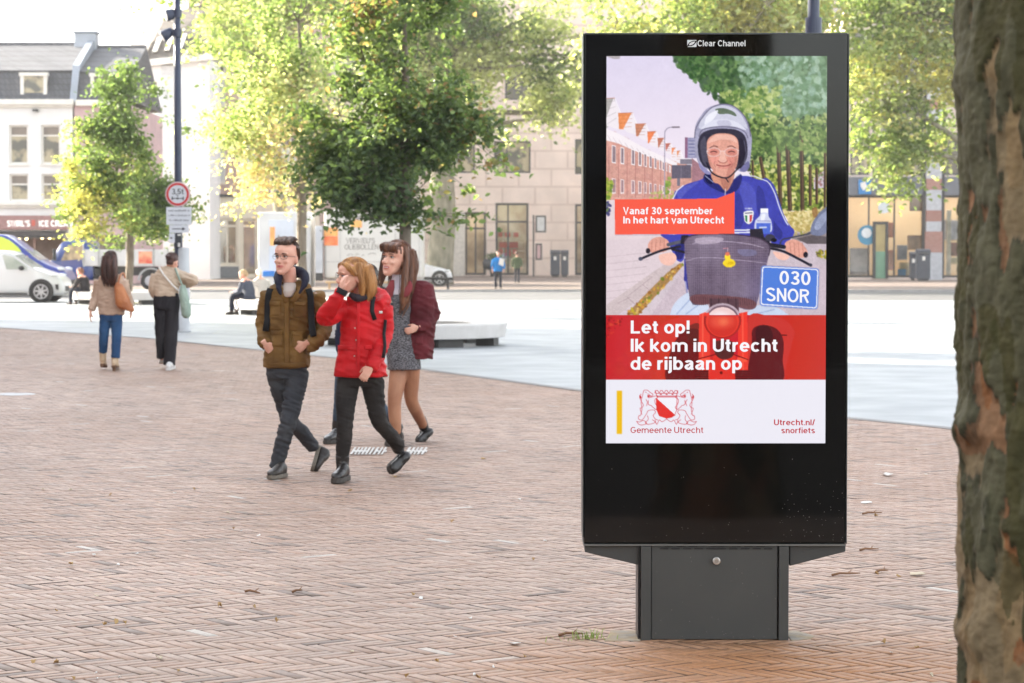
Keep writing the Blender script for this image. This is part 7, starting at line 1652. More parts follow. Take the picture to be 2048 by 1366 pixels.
def woman_cream():
    D = 34.0
    base = gnd(332, 740)
    H = Head(at(343, 540, D - .05), at(336, 507, D), R(160), R(-12))
    r = person('woman seen from behind in a cream cropped jacket and wide black trousers', base, D, 142, H, True, [(338, 536, 8, .05, 0), (336, 546, 20, .08, 0), (333, 592, 21, .1, 0)],
               [[(312, 548, 0, .045), (306, 578, 0, .04), (316, 596, .15, .028)], [(359, 548, 0, .045), (388, 560, -.05, .04), (366, 570, .12, .028)]], [[(321, 596, 0, .07), (322, 660, .05, .05), (324, 722, .12, .036)], [(345, 596, 0, .07), (342, 664, 0, .05), (338, 730, -.02, .036)]],
               hands=[(at(368, 570, D + .10), (-.9, .3, .1), (0, 0, 1), 1, .5)], neck=[(338, 540, 0, .05), (341, 526, 0, .048)], voxel=.009, group='women walking away')
    hm = MATS['chestnut hair']
    hair_long(H, r, hm, [([(0, -.10, .14), (0, -.125, .16), (0, -.14, .175)], (.03, .042, .034)), ([(0, -.08, .10), (0, -.075, .06)], (.055, .04)), ([(-.03, .07, .2), (.03, .07, .2)], (.02, .02))], 64, cap=(.082, .104, .082), voxel=.010)
    mc = cloth('cream wool', srgb(206, 186, 164), srgb(186, 164, 142), scale=4)
    garment('jacket', r, mc, D, [(338, 531, 9, .055, 0), (337, 538, 20, .09, 0), (336, 548, 26, .12, 0), (333, 572, 26, .125, 0), (332, 588, 24, .125, 0), (333, 593, 22, .12, 0)], [[(312, 549, 0, .07), (306, 580, .0, .062), (315, 596, .14, .05)], [(358, 549, 0, .07), (374, 556, -.03, .066), (389, 561, -.05, .06), (368, 570, .10, .05)]], voxel=.012, amp=.008, seed=65)
    garment('trousers', r, cloth('black crepe', srgb(44, 42, 46), srgb(32, 30, 34), scale=3), D, [(333, 586, 23, .11, 0), (333, 600, 25, .12, 0), (333, 618, 24, .11, 0)], [[(321, 600, 0, .10), (322, 655, .05, .088), (325, 716, .12, .078)], [(345, 600, 0, .10), (343, 660, 0, .090), (339, 730, -.02, .082)]], voxel=.012, amp=.008, scale=(12, 12, 4), seed=66)
    wh = mat('white trainer', (.7, .69, .67), .5, scale=6)
    shoe(r, gnd(338, 741) + V3(0, -.08, .0), gnd(340, 738) + V3(.02, .16, 0), (wh, wh), 1); shoe(r, at(324, 724, D + .1), at(325, 729, D + .3), (wh, wh), 1)
    bag = thing('shopper_bag', at(373, 634, D - .1), 'pale mint fabric bag hanging from the shoulder of the woman in cream', 'bag')
    ml = cloth('mint cotton', srgb(160, 178, 164), srgb(138, 158, 146), scale=4)
    mb = MB(); mb.loft([(at(u, v, D - .10), V3(w / FPX * D, 0, 0), V3(0, d, 0)) for u, v, w, d in ((366, 571, 5, .03), (367, 585, 8, .05), (371, 610, 10, .07), (373, 630, 9, .06), (373, 636, 5, .03))], 16)
    me = fuse(mb, .01, 3); folds(me, .008, (14, 14, 5), 5); link_mesh('pouch', me, ml, bag)
    mb = MB(); limb(mb, [at(366, 574, D - .11), at(358, 556, D - .13), at(352, 540, D - .10), at(350, 536, D)], [.014] * 4); mb.build('strap', ml, bag, smooth=True)
    cb = thing('crossbody_bag', at(358, 580, D - .1), 'white crossbody strap over the back of the woman in cream', 'bag')
    mb = MB(); limb(mb, [at(318, 534, D - .08), at(328, 550, D - .135), at(345, 570, D - .145), at(357, 582, D - .10)], [.012] * 4); mb.build('strap', m_trim, cb, smooth=True)
woman_cream()
def far_walker(label, u, vt, vb, yaw, top_m, leg_m, hair_m, stride=.2, extra=None, wide=1.0, group='people far across the square'):
    g = gnd(u, vb); D = g.y; h = (vb - vt) / FPX * D; k = h / 1.72; r_ = thing('person', g, label, 'person', group)
    l = Vector((math.cos(yaw), math.sin(yaw), 0)); f = Vector((math.sin(yaw), -math.cos(yaw), 0)); q = lambda x, y, z: g + (l * x + f * y) * k + V3(0, 0, z * k)
    H = Head(q(0, .0, 1.48), q(0, 0, 1.72), yaw)
    mb = MB(); H.skull(mb); 
    for s in (-1, 1):
        limb(mb, [q(s * .19, 0, 1.36), q(s * .26, .02, 1.08), q(s * .25, .12 * s + .05, .86)], [.045 * k, .038 * k, .028 * k]); hand(mb, q(s * .25, .12 * s + .05, .86), f * .3 + V3(0, 0, -1), -l * s, s, .4, k)
        limb(mb, [q(s * .09, 0, .9), q(s * .10, s * stride * .6 + .04, .48), q(s * .10, s * stride, .08)], [.08 * k, .055 * k, .038 * k])
    mb.loft([(q(0, 0, z), l * w * k, f * d * k) for z, w, d in ((.86, .16, .1), (1.1, .14, .09), (1.35, .17, .09), (1.42, .08, .06))], 16); limb(mb, [q(0, 0, 1.38), q(0, 0, 1.52)], [.055 * k, .05 * k])
    link_mesh('body', fuse(mb, .012, 2), SKIN, r_)
    mb = MB(); mb.loft([(q(0, 0, z), l * w * wide * k, f * d * k) for z, w, d in ((.80, .19, .13), (1.0, .18, .13), (1.25, .20, .13), (1.37, .19, .11), (1.44, .08, .07))], 18)
    for s in (-1, 1): limb(mb, [q(s * .19, 0, 1.36), q(s * .265, .0, 1.08), q(s * .25, .12 * s + .03, .90)], [.07 * k, .06 * k, .05 * k])
    me = fuse(mb, .014, 3); folds(me, .008, (8, 8, 12), 3); link_mesh('jacket', me, top_m, r_)
    mb = MB(); mb.loft([(q(0, 0, z), l * .16 * k, f * .11 * k) for z in (.78, .92)], 14)
    for s in (-1, 1): limb(mb, [q(s * .09, 0, .88), q(s * .10, s * stride * .6 + .03, .48), q(s * .10, s * stride, .08)], [.095 * k, .07 * k, .06 * k])
    link_mesh('trousers', fuse(mb, .014, 3), leg_m, r_)
    for s in (-1, 1): shoe(r_, q(s * .10, s * stride - .06, 0), q(s * .12, s * stride + .18, 0), (MATS['dark leather shoe'], MATS['dark sole']), k)
    hair_long(H, r_, hair_m, [([(0, -.08, .16), (0, -.09, .06)], (.06, .05))], 3, voxel=.014)
    if extra: extra(r_, q, l, f, k)
    return r_
def paper(r_, q, l, f, k):
    p = thing('newspaper', q(.12, .2, 1.1), 'white paper held by the man in the blue jacket', 'newspaper'); mb = MB(); c = q(.10, .22, 1.12); mb.poly_prism([c + l * -.08, c + l * .12 + V3(0, 0, -.1), c + l * .16 + V3(0, 0, .22), c + l * -.04 + V3(0, 0, .28)], f * .02); mb.build('sheets', m_trim, p)
far_walker('distant man in a bright blue jacket walking towards the camera', 996, 502, 578, R(5), cloth('sky blue nylon', srgb(20, 130, 205), scale=3), cloth('dark navy trousers', srgb(40, 44, 56)), hair_mat('grey hair', srgb(90, 84, 80), srgb(60, 56, 52)), .10, paper, 1.1)
far_walker('distant woman in a green jacket walking away in front of the shop window', 1034, 504, 566, R(172), cloth('moss green', srgb(82, 98, 72), scale=3), cloth('dark navy trousers', srgb(40, 44, 56)), MATS['chestnut hair'], .16)
def seated(label, u, vseat, D, yaw, top_m, hair_m, hatm=None, lean=.1):
    g = at(u, vseat, D); r_ = thing('person', g, label, 'person', 'people seated on the ring benches')
    l = Vector((math.cos(yaw), math.sin(yaw), 0)); f = Vector((math.sin(yaw), -math.cos(yaw), 0)); q = lambda x, y, z: g + l * x + f * y + V3(0, 0, z)
    H = Head(q(0, lean + .06, .55), q(0, lean + .04, .79), yaw, R(-15)); mb = MB(); H.skull(mb)
    mb.loft([(q(0, y, z), l * w, f * .11) for y, z, w in ((0, .08, .17), (.03, .3, .16), (lean, .5, .18), (lean, .56, .08))], 16)
    for s in (-1, 1):
        limb(mb, [q(s * .18, lean, .48), q(s * .25, lean + .08, .25), q(s * .12, lean + .30, .22)], [.045, .04, .03]); hand(mb, q(s * .12, lean + .30, .22), f - l * s * .4, V3(0, 0, -1), 1, .5)
        limb(mb, [q(s * .1, .02, .09), q(s * .13, .42, .10), q(s * .13, .44, -.28)], [.08, .06, .04])
    limb(mb, [q(0, lean, .5), q(0, lean + .03, .6)], [.055, .05]); link_mesh('body', fuse(mb, .012, 2), SKIN, r_)
    mb = MB(); mb.loft([(q(0, y, z), l * w, f * d) for y, z, w, d in ((0, .03, .20, .15), (.02, .25, .19, .15), (lean * .8, .46, .21, .13), (lean, .55, .1, .08))], 18)
    for s in (-1, 1): limb(mb, [q(s * .19, lean, .47), q(s * .27, lean + .06, .25), q(s * .14, lean + .26, .22)], [.07, .062, .05])
    me = fuse(mb, .014, 3); folds(me, .01, (8, 8, 12), 3); link_mesh('jacket', me, top_m, r_)
    mb = MB()
    for s in (-1, 1): limb(mb, [q(s * .1, -.02, .10), q(s * .13, .40, .12), q(s * .13, .45, -.27)], [.10, .078, .06])
    link_mesh('trousers', fuse(mb, .014, 3), MATS['dark navy trousers'], r_)
    for s in (-1, 1): shoe(r_, q(s * .13, .40, -.375), q(s * .15, .62, -.375), (MATS['dark leather shoe'], MATS['dark sole']))
    hair_long(H, r_, hair_m, [([(0, -.08, .16), (0, -.10, .05)], (.06, .05))], 3, voxel=.014)
seated('person in a dark grey jacket sitting hunched on the ring bench behind the man', 499, 601, 62.3, R(-112), cloth('slate jacket', srgb(74, 78, 90), scale=3), hair_mat('pale blond hair', srgb(214, 190, 150), srgb(180, 150, 110)))
seated('white haired person on the ring bench, mostly hidden by the man in brown', 522, 598, 63.6, R(-160), cloth('pale coat', srgb(190, 186, 180), scale=3), hair_mat('white hair', srgb(228, 224, 216), srgb(200, 196, 190)))
seated('person in black sitting on the far left ring bench beside the white van', 170, 587, 74.4, R(-118), cloth('black jacket', srgb(46, 42, 44), scale=3), hair_mat('red brown hair', srgb(150, 104, 74), srgb(110, 70, 50)))
# ---------------------------------------------------------------- vehicles
m_tyre = mat('tyre rubber', (.02, .02, .021), .85, scale=20)
m_rim = mat('alloy rim', (.52, .53, .55), .3, .7, scale=10)
m_carglass = mat('tinted car glass', (.09, .11, .11), .05, spec=.8, col2=(.16, .19, .18), scale=.8)
m_carglass_lo = mat('pale car glass', (.28, .33, .28), .06, spec=.8, col2=(.50, .52, .48), scale=1.4)
m_lamp = mat('headlamp', (.65, .66, .66), .15, .3, scale=12)
m_plast = mat('black plastic', (.03, .03, .032), .6, scale=10)
def carpaint(name, col): return mat(name, col, .28, spec=.5, coat=.6, scale=2, amt=.12)
class Car:
    def __init__(s, name, label, cat, u_front, D, v_ground, L, W, prof, zb, z0, paint, face=1, taper=.24, group='vehicles parked behind the square'):
        s.D = D; s.W = W / 2; s.L = L; s.face = face; s.zb = zb; s.z0 = z0; s.prof = prof; s.taper = taper
        s.xf = px(u_front, D); s.gz = 0.0
        s.root = thing(name, (s.xf - face * L / 2, D + s.W, 0), label, cat, group)
        P = spl(prof, 3, False)
        mb = MB(); vs = []
        for x, z in P:
            t = x / L; nose = min(1, .80 + .20 * math.sqrt(max(0, min(1, (L - x) / .7)))) * min(1, .88 + .12 * math.sqrt(max(0, min(1, x / .4))))
            w = s.W * nose; b = min(zb, z - .03); wt = (s.half(z) if z > zb else s.W - .09) * nose
            for y, zz in ((-w * .93, z0), (-w, z0 + .18), (-w, (z0 + b) / 2 + .05), (-w * .985, b), (-wt, z - .03 if z > zb else z - .012), (-wt * .86, z), (0, z + .012), (wt * .86, z), (wt, z - .03 if z > zb else z - .012), (w * .985, b), (w, (z0 + b) / 2 + .05), (w, z0 + .18), (w * .93, z0)):
                vs.append(s.P(x, y, max(zz, z0)))
        k = 13; n = len(P)
        fs = [(i*k+j, i*k+j+1, (i+1)*k+j+1, (i+1)*k+j) for i in range(n-1) for j in range(k-1)] + [(i*k+k-1, i*k, (i+1)*k, (i+1)*k+k-1) for i in range(n-1)]
        fs += [tuple(range(k))[::-1], tuple(range((n-1)*k, n*k))]
        mb.add(vs, fs); s.body = mb.build('body', paint, s.root, smooth=True)
    def half(s, z): return s.W - s.taper * max(0, z - s.zb)
    def P(s, x, y, z): return Vector((s.xf - s.face * (s.L - x), s.D + s.W + y, z))
    def side(s, name, poly, m, off=.008, both=True, parent=None):
        for sg in ((-1, 1) if both else (-1,)):
            mb = MB(); n = len(poly)
            o = [s.P(x, sg * (s.half(z) + off), z) for x, z in poly]; i = [s.P(x, sg * (s.half(z) - .03), z) for x, z in poly]
            mb.add(o + i, [tuple(range(n)), tuple(range(n, 2 * n))[::-1]] + [(a, (a + 1) % n, n + (a + 1) % n, n + a) for a in range(n)])
            r = mb.build(name, m, parent or s.root)
        return r
    def screen(s, x0, z0, x1, z1, m, name='windscreen', off=.012):
        w0 = s.half(z0) - .06; w1 = s.half(z1) - .08
        mb = MB(); d = Vector((s.face * (z1 - z0), 0, abs(x1 - x0))).normalized() * off
        mb.poly_prism([s.P(x0, -w0, z0) + d, s.P(x0, w0, z0) + d, s.P(x1, w1, z1) + d, s.P(x1, -w1, z1) + d], -d * 3); mb.build(name, m, s.root)
    def wheel(s, x, r, spokes=5, w=.2, plain=False):
        for sg in (-1, 1):
            c = s.P(x, sg * (s.W - w / 2 + .012), r)
            mb = MB(); mb.disc_y(s.P(x, sg * (s.W - .05), r + .02), r * 1.14, .106, 28); mb.build('wheel_arch', m_plast, s.root)
            mb = MB(); e = Vector((0, sg, 0)); A = V3(1, 0, 0); B = V3(0, 0, 1)
            mb.loft([(c + e * o, A * q, B * q) for o, q in ((-w/2, r * .9), (-w/2 + .02, r), (w/2 - .02, r), (w/2 + .004, r * .92), (w/2 + .006, r * .70), (w/2 - .02, r * .66))], 30); wl = mb.build('wheel', m_tyre, s.root, smooth=True)
            mb = MB(); f = c + e * (w/2 - .012)
            mb.disc_y(f, r * .2, .03, 14); mb.ring_y(f, r * .60, r * .69, .03, 30)
            if plain: mb.disc_y(f - e * .012, r * .62, .01, 24)
            else:
                for q in range(spokes):
                    a = 2 * math.pi * q / spokes + .3; d = V3(math.cos(a), 0, math.sin(a)); t = V3(-math.sin(a), 0, math.cos(a))
                    mb.poly_prism([f + d * r * .12 - t * r * .10 - e * .005, f + d * r * .64 - t * r * .06 - e * .005, f + d * r * .64 + t * r * .06 - e * .005, f + d * r * .12 + t * r * .10 - e * .005], e * .016)
            mb.build('rim', m_rim, wl)
    def lamp(s, x, z, rx, rz, m=None, name='headlight', y=.78):
        for sg in (-1, 1):
            mb = MB(); mb.ball(s.P(x, sg * s.W * y, z), rx, .16, rz, 14, 9); mb.build(name, m or m_lamp, s.root, smooth=True)
    def box(s, name, x0, x1, y0, y1, z0, z1, m, bevel=.02):
        mb = MB(); a = s.P(x0, y0, z0); b = s.P(x1, y1, z1); mb.box(a.x, b.x, a.y, b.y, a.z, b.z); return mb.build(name, m, s.root, bevel=bevel)

def white_van():
    c = Car('white_van', 'white passenger van parked at the far left edge, dark alloy wheel turned to us', 'van', 125, 77.5, 605, 4.75, 1.85,
            [(0, .45), (.02, 1.1), (.12, 1.60), (.5, 1.66), (2.2, 1.67), (2.9, 1.63), (3.25, 1.47), (3.75, 1.13), (4.25, .95), (4.62, .80), (4.74, .58), (4.75, .30)], 1.02, .22, carpaint('white paint van', (.62, .63, .64)))
    c.side('side_window', [(2.95, 1.06), (3.62, 1.06), (3.60, 1.14), (3.34, 1.32), (3.12, 1.46), (2.86, 1.53), (2.80, 1.50)], m_carglass_lo); c.side('side_window', [(1.6, 1.06), (2.65, 1.06), (2.6, 1.52), (1.6, 1.53)], m_carglass)
    c.screen(3.78, 1.12, 3.18, 1.52, m_carglass_lo); c.wheel(4.05, .345, 7); c.wheel(.95, .345, 7); c.lamp(4.42, .86, .16, .06); c.box('grille', 4.70, 4.765, -.5, .5, .34, .52, m_plast)
    c.side('fog_lamp_panel', [(4.52, .42), (4.60, .40), (4.60, .58), (4.50, .58)], m_plast, off=-.10)
    for sg in (-1, 1): mb = MB(); mb.ball(c.P(3.45, sg * (c.W + .10), 1.10), .10, .06, .075, 10, 7); mb.build('wing_mirror', m_plast, c.root, smooth=True)
    c.side('sill', [(1.4, .24), (3.6, .24), (3.6, .30), (1.4, .30)], m_plast, off=.012)
white_van()
def green_blue_van():
    D = 87.0
    c = Car('delivery_van', 'tall delivery van in blue, lime green and white behind the white van', 'van', 134, D, 593, 5.4, 2.0,
            [(0, .5), (.03, 1.4), (.15, 2.12), (.8, 2.22), (2.8, 2.24), (3.25, 2.15), (3.75, 1.80), (4.35, 1.33), (4.85, 1.10), (5.25, .95), (5.38, .7), (5.4, .35)], 1.25, .3, carpaint('blue paint van', srgb(38, 54, 140)))
    c.side('lime_panel', [(2.62, 1.28), (3.15, 1.28), (3.15, 1.62), (3.74, 1.62), (3.62, 1.78), (3.30, 2.03), (3.02, 2.15), (2.92, 2.15)], carpaint('lime paint', srgb(196, 220, 50)), off=.010)
    c.side('side_window', [(3.22, 1.28), (4.15, 1.28), (3.72, 1.62), (3.28, 1.68)], m_carglass_lo, off=.013)
    c.side('white_stripe', [(4.0, 1.50), (4.12, 1.48), (4.55, 1.14), (4.38, 1.14)], carpaint('white paint stripe', (.7, .7, .7)), off=-.03)
    c.side('roof_band', [(.2, 2.10), (2.7, 2.13), (2.7, 2.19), (.2, 2.17)], carpaint('white paint stripe', (.7, .7, .7)), off=.01)
    c.screen(4.38, 1.32, 3.42, 2.02, m_carglass_lo); c.wheel(4.55, .36); c.wheel(1.0, .36); c.lamp(5.12, .98, .16, .09); c.box('bumper', 5.25, 5.44, -.9, .9, .32, .6, m_plast)
    for sg in (-1, 1): mb = MB(); mb.ball(c.P(3.95, sg * (c.W + .12), 1.34), .10, .07, .14, 10, 7); mb.build('wing_mirror', mat('orange mirror', srgb(200, 130, 50), .4), c.root, smooth=True)
green_blue_van()
def blue_truck():
    D = 100.0
    c = Car('tipper_truck', 'blue cab lorry with a white side panelled load bed behind the lime tree', 'truck', 88, D, 581, 2.0, 2.1,
            [(0, .5), (.01, 1.6), (.05, 1.98), (.3, 2.06), (1.05, 2.05), (1.35, 1.92), (1.72, 1.28), (1.93, 1.12), (1.99, .8), (2.0, .42)], 1.2, .42, carpaint('deep blue paint', srgb(28, 58, 124)), face=-1, taper=.12)
    c.side('side_window', [(.42, 1.30), (1.30, 1.24), (1.02, 1.88), (.40, 1.90)], mat('amber cab window', (.46, .36, .20), .08, spec=.7, col2=(.14, .12, .08), scale=3)); c.screen(1.70, 1.28, 1.32, 1.92, m_carglass); c.wheel(1.12, .36, plain=True); c.lamp(1.93, .80, .07, .09); c.box('bumper', 1.9, 2.06, -1, 1, .42, .62, m_plast)
    for sg in (-1, 1): mb = MB(); mb.box(*[sorted((c.P(1.62, 0, 0).x, c.P(1.48, 0, 0).x))[i] for i in (0, 1)], *sorted((c.D + c.W + sg * (c.W + .06), c.D + c.W + sg * (c.W + .22))), 1.25, 1.72); mb.build('wing_mirror', m_plast, c.root, bevel=.03)
    wp = mat('white bed panel', (.66, .65, .62), .5, scale=2)
    mb = MB(); x0 = px(164, D); x1 = px(338, D); y0 = D + .02; y1 = D + 2.08
    mb.box(x0, x1, y0, y1, 1.02, 1.08); mb.box(x0, x1, y0, y0 + .05, 1.081, 1.70); mb.box(x0, x1, y1 - .05, y1, 1.081, 1.70); mb.box(x0, x0 + .06, y0 + .051, y1 - .051, 1.081, 2.0); mb.box(x1 - .05, x1, y0 + .051, y1 - .051, 1.081, 1.70); bd = mb.build('load_bed', wp, c.root, bevel=.01)
    for u in (166, 196, 228, 262, 306, 334): mb = MB(); mb.box(px(u, D), px(u + 3, D), y0 - .04, y0 - .002, 1.0, 1.74); mb.build('stake', mat('grey stakes', (.42, .42, .40), .5), bd)
    mb = MB(); mb.box(px(277, D), px(304, D), y0 - .02, y0 - .003, 1.12, 1.62); mb.build('red_panel', mat('red panel', srgb(216, 84, 62), .5, col2=srgb(230, 170, 130), scale=3), bd)
    mb = MB(); mb.box(px(150, D), x1, D + .5, D + .7, .62, .98); mb.box(px(150, D), x1, D + 1.4, D + 1.6, .62, .98); mb.build('chassis', m_plast, c.root)
    for u in (300,):
        for sg in (0, 1):
            yy = D + (.18 if sg == 0 else 1.92); q = px(u, D); mb = MB(); mb.disc_y((q, yy, .40), .40, .30, 28); w = mb.build('wheel', m_tyre, c.root, bevel=.03); mb = MB(); mb.disc_y((q, D - .0 if sg == 0 else D + 2.09, .40), .22, .06, 20); mb.build('rim', m_rim, w, bevel=.015)
            mb = MB(); mb.tube([(q + .5 * math.cos(a), yy, .42 + .5 * math.sin(a)) for a in [math.pi * i / 10 for i in range(11)]], .045, 6); mb.build('mudguard', mat('grey mudguard', (.5, .5, .5), .5), c.root)
blue_truck()
def white_car():
    D = 112.0
    c = Car('white_car', 'white hatchback parked behind the woman in burgundy, front wheel showing', 'car', 904, D, 572, 4.5, 1.76,
            [(0, .45), (.02, .85), (.1, 1.05), (.45, 1.30), (1.1, 1.45), (1.9, 1.49), (2.5, 1.42), (3.15, 1.08), (3.45, .96), (4.0, .84), (4.38, .70), (4.48, .52), (4.5, .30)], .92, .2, carpaint('pearl white paint', (.66, .66, .68)), taper=.34)
    c.side('side_window', [(1.0, .98), (2.0, .96), (2.0, 1.38), (1.3, 1.36)], m_carglass); c.side('side_window', [(2.08, .96), (3.0, .96), (2.9, 1.06), (2.45, 1.34), (2.08, 1.38)], m_carglass)
    c.screen(3.2, 1.04, 2.52, 1.40, m_carglass_lo); c.wheel(3.92, .335, 5); c.wheel(.82, .335, 5); c.lamp(4.22, .70, .18, .07); c.box('lower_grille', 4.44, 4.515, -.5, .5, .25, .38, m_plast)
    for sg in (-1, 1): mb = MB(); mb.ball(c.P(2.98, sg * (c.W + .09), 1.02), .10, .06, .065, 10, 7); mb.build('wing_mirror', mat('blue mirror', srgb(60, 110, 170), .3), c.root, smooth=True)
white_car()
def food_trailer():
    D = 100.0
    t = thing('food_trailer', (px(742, D), D, 0), 'white market trailer lettered VERWEIJ\'S OLIEBOLLEN behind the three walkers', 'trailer', 'vehicles parked behind the square')
    mt = mat('white trailer panel', (.66, .64, .60), .45, col2=(.60, .58, .54), scale=1.2)
    x0, x1, z0, z1 = rect(648, 424, 846, 558, D)
    mb = MB(); mb.box(x0, x1, D, D + 2.3, z0, z1); mb.build('body', mt, t, bevel=.12, bseg=4)
    mb = MB(); mb.box(x0 - .1, x1 + .1, D - .12, D + 2.4, z1 + .002, z1 + .09); mb.build('roof', mat('roof panel', (.72, .71, .69), .5), t, bevel=.03)
    mb = MB(); 
    for u in (680, 790, 838): mb.box(px(u, D), px(u + .8, D), D - .012, D - .001, z0 + .05, z1 - .05)
    mb.box(x0 + .05, x1 - .05, D - .013, D - .002, pz(524, D), pz(523, D)); mb.build('panel_joint', mat('joint grey', (.42, .41, .40), .5), t)
    mp = mat('trailer letters', (.22, .20, .18), .6)
    text_on('lettering', "VERWEIJ'S", 692, 750, 486.5, 476, D - .006, mp, t, bold=.0); text_on('lettering', "OLIEBOLLEN", 689, 757, 499, 488.5, D - .006, mp, t)
    for k, (a, b, v) in enumerate(((694, 706, 511), (711, 718, 510), (724, 729, 512), (736, 752, 509))):
        mb = MB(); mb.tube([at(a, v, D - .004), at((a + b) / 2, v - 3, D - .004), at(b, v - 1, D - .004)], .012, 5); mb.build('flourish', mp, t)
    mo = mat('oliebollen poster', srgb(236, 140, 84), .6, col2=srgb(246, 196, 110), scale=1.6)
    for (u0, v0, u1, v1) in ((648.5, 455, 676, 472), (648.5, 472.5, 676, 491), (701, 440, 724, 455)):
        h = rect(u0, v0, u1, v1, D); mb = MB(); mb.box(h[0], h[1], D - .02, D - .002, h[2], h[3]); mb.build('poster', mo if v0 != 472.5 else mat('orange poster', srgb(236, 112, 62), .6, col2=srgb(244, 150, 90), scale=2.5), t)
    mb = MB(); mb.box(px(632, D), px(646, D), D - .3, D + .2, pz(546, D), pz(452, D)); mb.build('folded_shutter', mat('pale grey panel', (.52, .54, .57), .5, scale=2), t, bevel=.02)
    mb = MB(); mb.box(px(632, D), px(645, D), D - .28, D + .18, pz(562, D), pz(546, D) - .003); mb.build('jack_leg', m_plast, t)
    for u in (730, 772):
        mb = MB(); mb.disc_y((px(u, D), D + .15, .33), .33, .22, 26); w = mb.build('wheel', m_tyre, t, bevel=.03); mb = MB(); mb.disc_y((px(u, D), D + .03, .33), .2, .03, 18); mb.build('rim', m_rim, w)
    mb = MB(); mb.tube([(x1, D + 1.1, .5), (x1 + 1.2, D + 1.1, .48)], .06, 8); mb.tube([(x1 + 1.0, D + 1.1, .48), (x1 + 1.0, D + 1.1, .02)], .05, 8); mb.build('drawbar', m_plast, t)
    mb = MB(); mb.box(x0 + .1, x1 - .2, D - .55, D - .02, pz(566, D), pz(562, D)); mb.box(x0 + .2, x0 + .3, D - .5, D - .4, 0, pz(566, D)); mb.box(x1 - .4, x1 - .3, D - .5, D - .4, 0, pz(566, D)); mb.build('counter_step', mat('pale wood', srgb(214, 178, 132), .6, scale=3), t)
    k = thing('market_kiosk', (px(566, D), D + .6, 0), 'narrow white kiosk with an orange poster left of the food trailer', 'kiosk')
    D2 = D + .6
    h = rect(516, 424, 622, 586, D2)
    mb = MB(); mb.box(h[0], h[1], D2, D2 + 2.2, .12, h[3]); mb.build('body', mat('white kiosk panel', (.68, .68, .66), .45, scale=1), k, bevel=.05)
    mb = MB(); a = rect(538, 440, 588, 578, D2); mb.box(a[0], a[1], D2 - .03, D2 - .002, .2, a[3]); mb.build('door', mat('pale blue white panel', (.62, .67, .74), .4, scale=1), k, bevel=.02)
    mb = MB(); a = rect(540, 454, 550, 491, D2); mb.box(a[0], a[1], D2 - .05, D2 - .032, a[2], a[3]); mb.build('poster', mo, k)
    mb = MB(); a = rect(555.5, 470, 559.5, 487, D2); mb.box(a[0], a[1], D2 - .09, D2 - .032, a[2], a[3]); mb.build('door_handle', mat('grey handle', (.35, .33, .30), .5), k, bevel=.02)
    mb = MB(); a = rect(518, 436, 622, 586, D2); 
    for u in (520, 560, 600): mb.box(px(u, D2), px(u + 6, D2), D2 + .3, D2 + 1.9, 0, .118)
    mb.build('foot', m_plast, k)
    b = thing('blue_crate', (px(537, D2 - .6), D2 - .8, 0), 'bright blue crate in front of the narrow white kiosk', 'crate')
    mb = MB(); a = rect(526, 543, 549, 553, D2 - .8); mb.box(a[0], a[1], D2 - 1, D2 - .5, a[2], a[3]); mb.box(a[0] + .03, a[1] - .03, D2 - .97, D2 - .53, a[3] + .001, a[3] + .03); mb.build('tub', mat('blue plastic', srgb(26, 120, 205), .4, scale=4), b, bevel=.02)
    mb = MB(); mb.box(a[0] + .05, a[1] - .05, D2 - .95, D2 - .55, 0, a[2] - .002); mb.build('stand', mat('white kiosk panel', (.7, .7, .7), .4), b)
food_trailer()
# ---------------------------------------------------------------- street furniture and small things
m_post = mat('blue black post paint', srgb(52, 60, 82), .35, scale=4, spec=.5)
m_conc = mat('white concrete', (.66, .63, .60), .7, col2=(.58, .55, .52), scale=3, bump=.15, bscale=60)
def ring_bench(u, D, r1, label, zt=.40):
    c = Vector((px(u, D), D, 0)); t = thing('ring_bench', c, label, 'bench', 'white ring benches around the young trees')
    n = 96; vs = []; prof = ((.62, zt), (1.0, zt), (1.0, zt - .03), (.975, zt - .25), (.66, zt - .25), (.62, zt - .04))
    for f, z in prof:
        for k in range(n): a = 2 * math.pi * k / n; vs.append(c + V3(r1 * f * math.cos(a), r1 * f * math.sin(a), z))
    m = len(prof); fs = [(j*n+k, j*n+(k+1)%n, ((j+1)%m)*n+(k+1)%n, ((j+1)%m)*n+k) for j in range(m) for k in range(n)]
    mb = MB(); mb.add(vs, fs); mb.build('seat', m_conc, t, bevel=.012)
    for a in [R(x) for x in (-62, -118, -10, 50, 110, 170)]:
        q = c + V3(math.cos(a) * r1 * .80, math.sin(a) * r1 * .80, 0); d = V3(-math.sin(a), math.cos(a), 0); e = V3(math.cos(a), math.sin(a), 0)
        mb = MB(); mb.poly_prism([q - d * .24 - e * .16, q + d * .24 - e * .16, q + d * .24 + e * .16, q - d * .24 + e * .16], (0, 0, zt - .252)); mb.build('leg', mat('dark steel leg', (.06, .055, .05), .6), t)
    mb = MB(); n2 = 60; vs = [c + V3(math.cos(2*math.pi*k/n2) * r1 * .55, math.sin(2*math.pi*k/n2) * r1 * .55, .035) for k in range(n2)]; mb.add(vs, [tuple(range(n2))]); mb.build('tree_pit', mat('tree pit soil', (.16, .13, .09), .9, col2=(.10, .12, .05), scale=5), t, fix=False)
ring_bench(826, 42.8, 1.67, 'white curved ring bench around the dark green tree, nearest of the benches')
ring_bench(603, 63, 1.78, 'white curved ring bench behind the man in brown, person in grey seated on it')
ring_bench(262, 75.5, 1.86, 'white curved ring bench around the small lime tree, farthest of the benches')

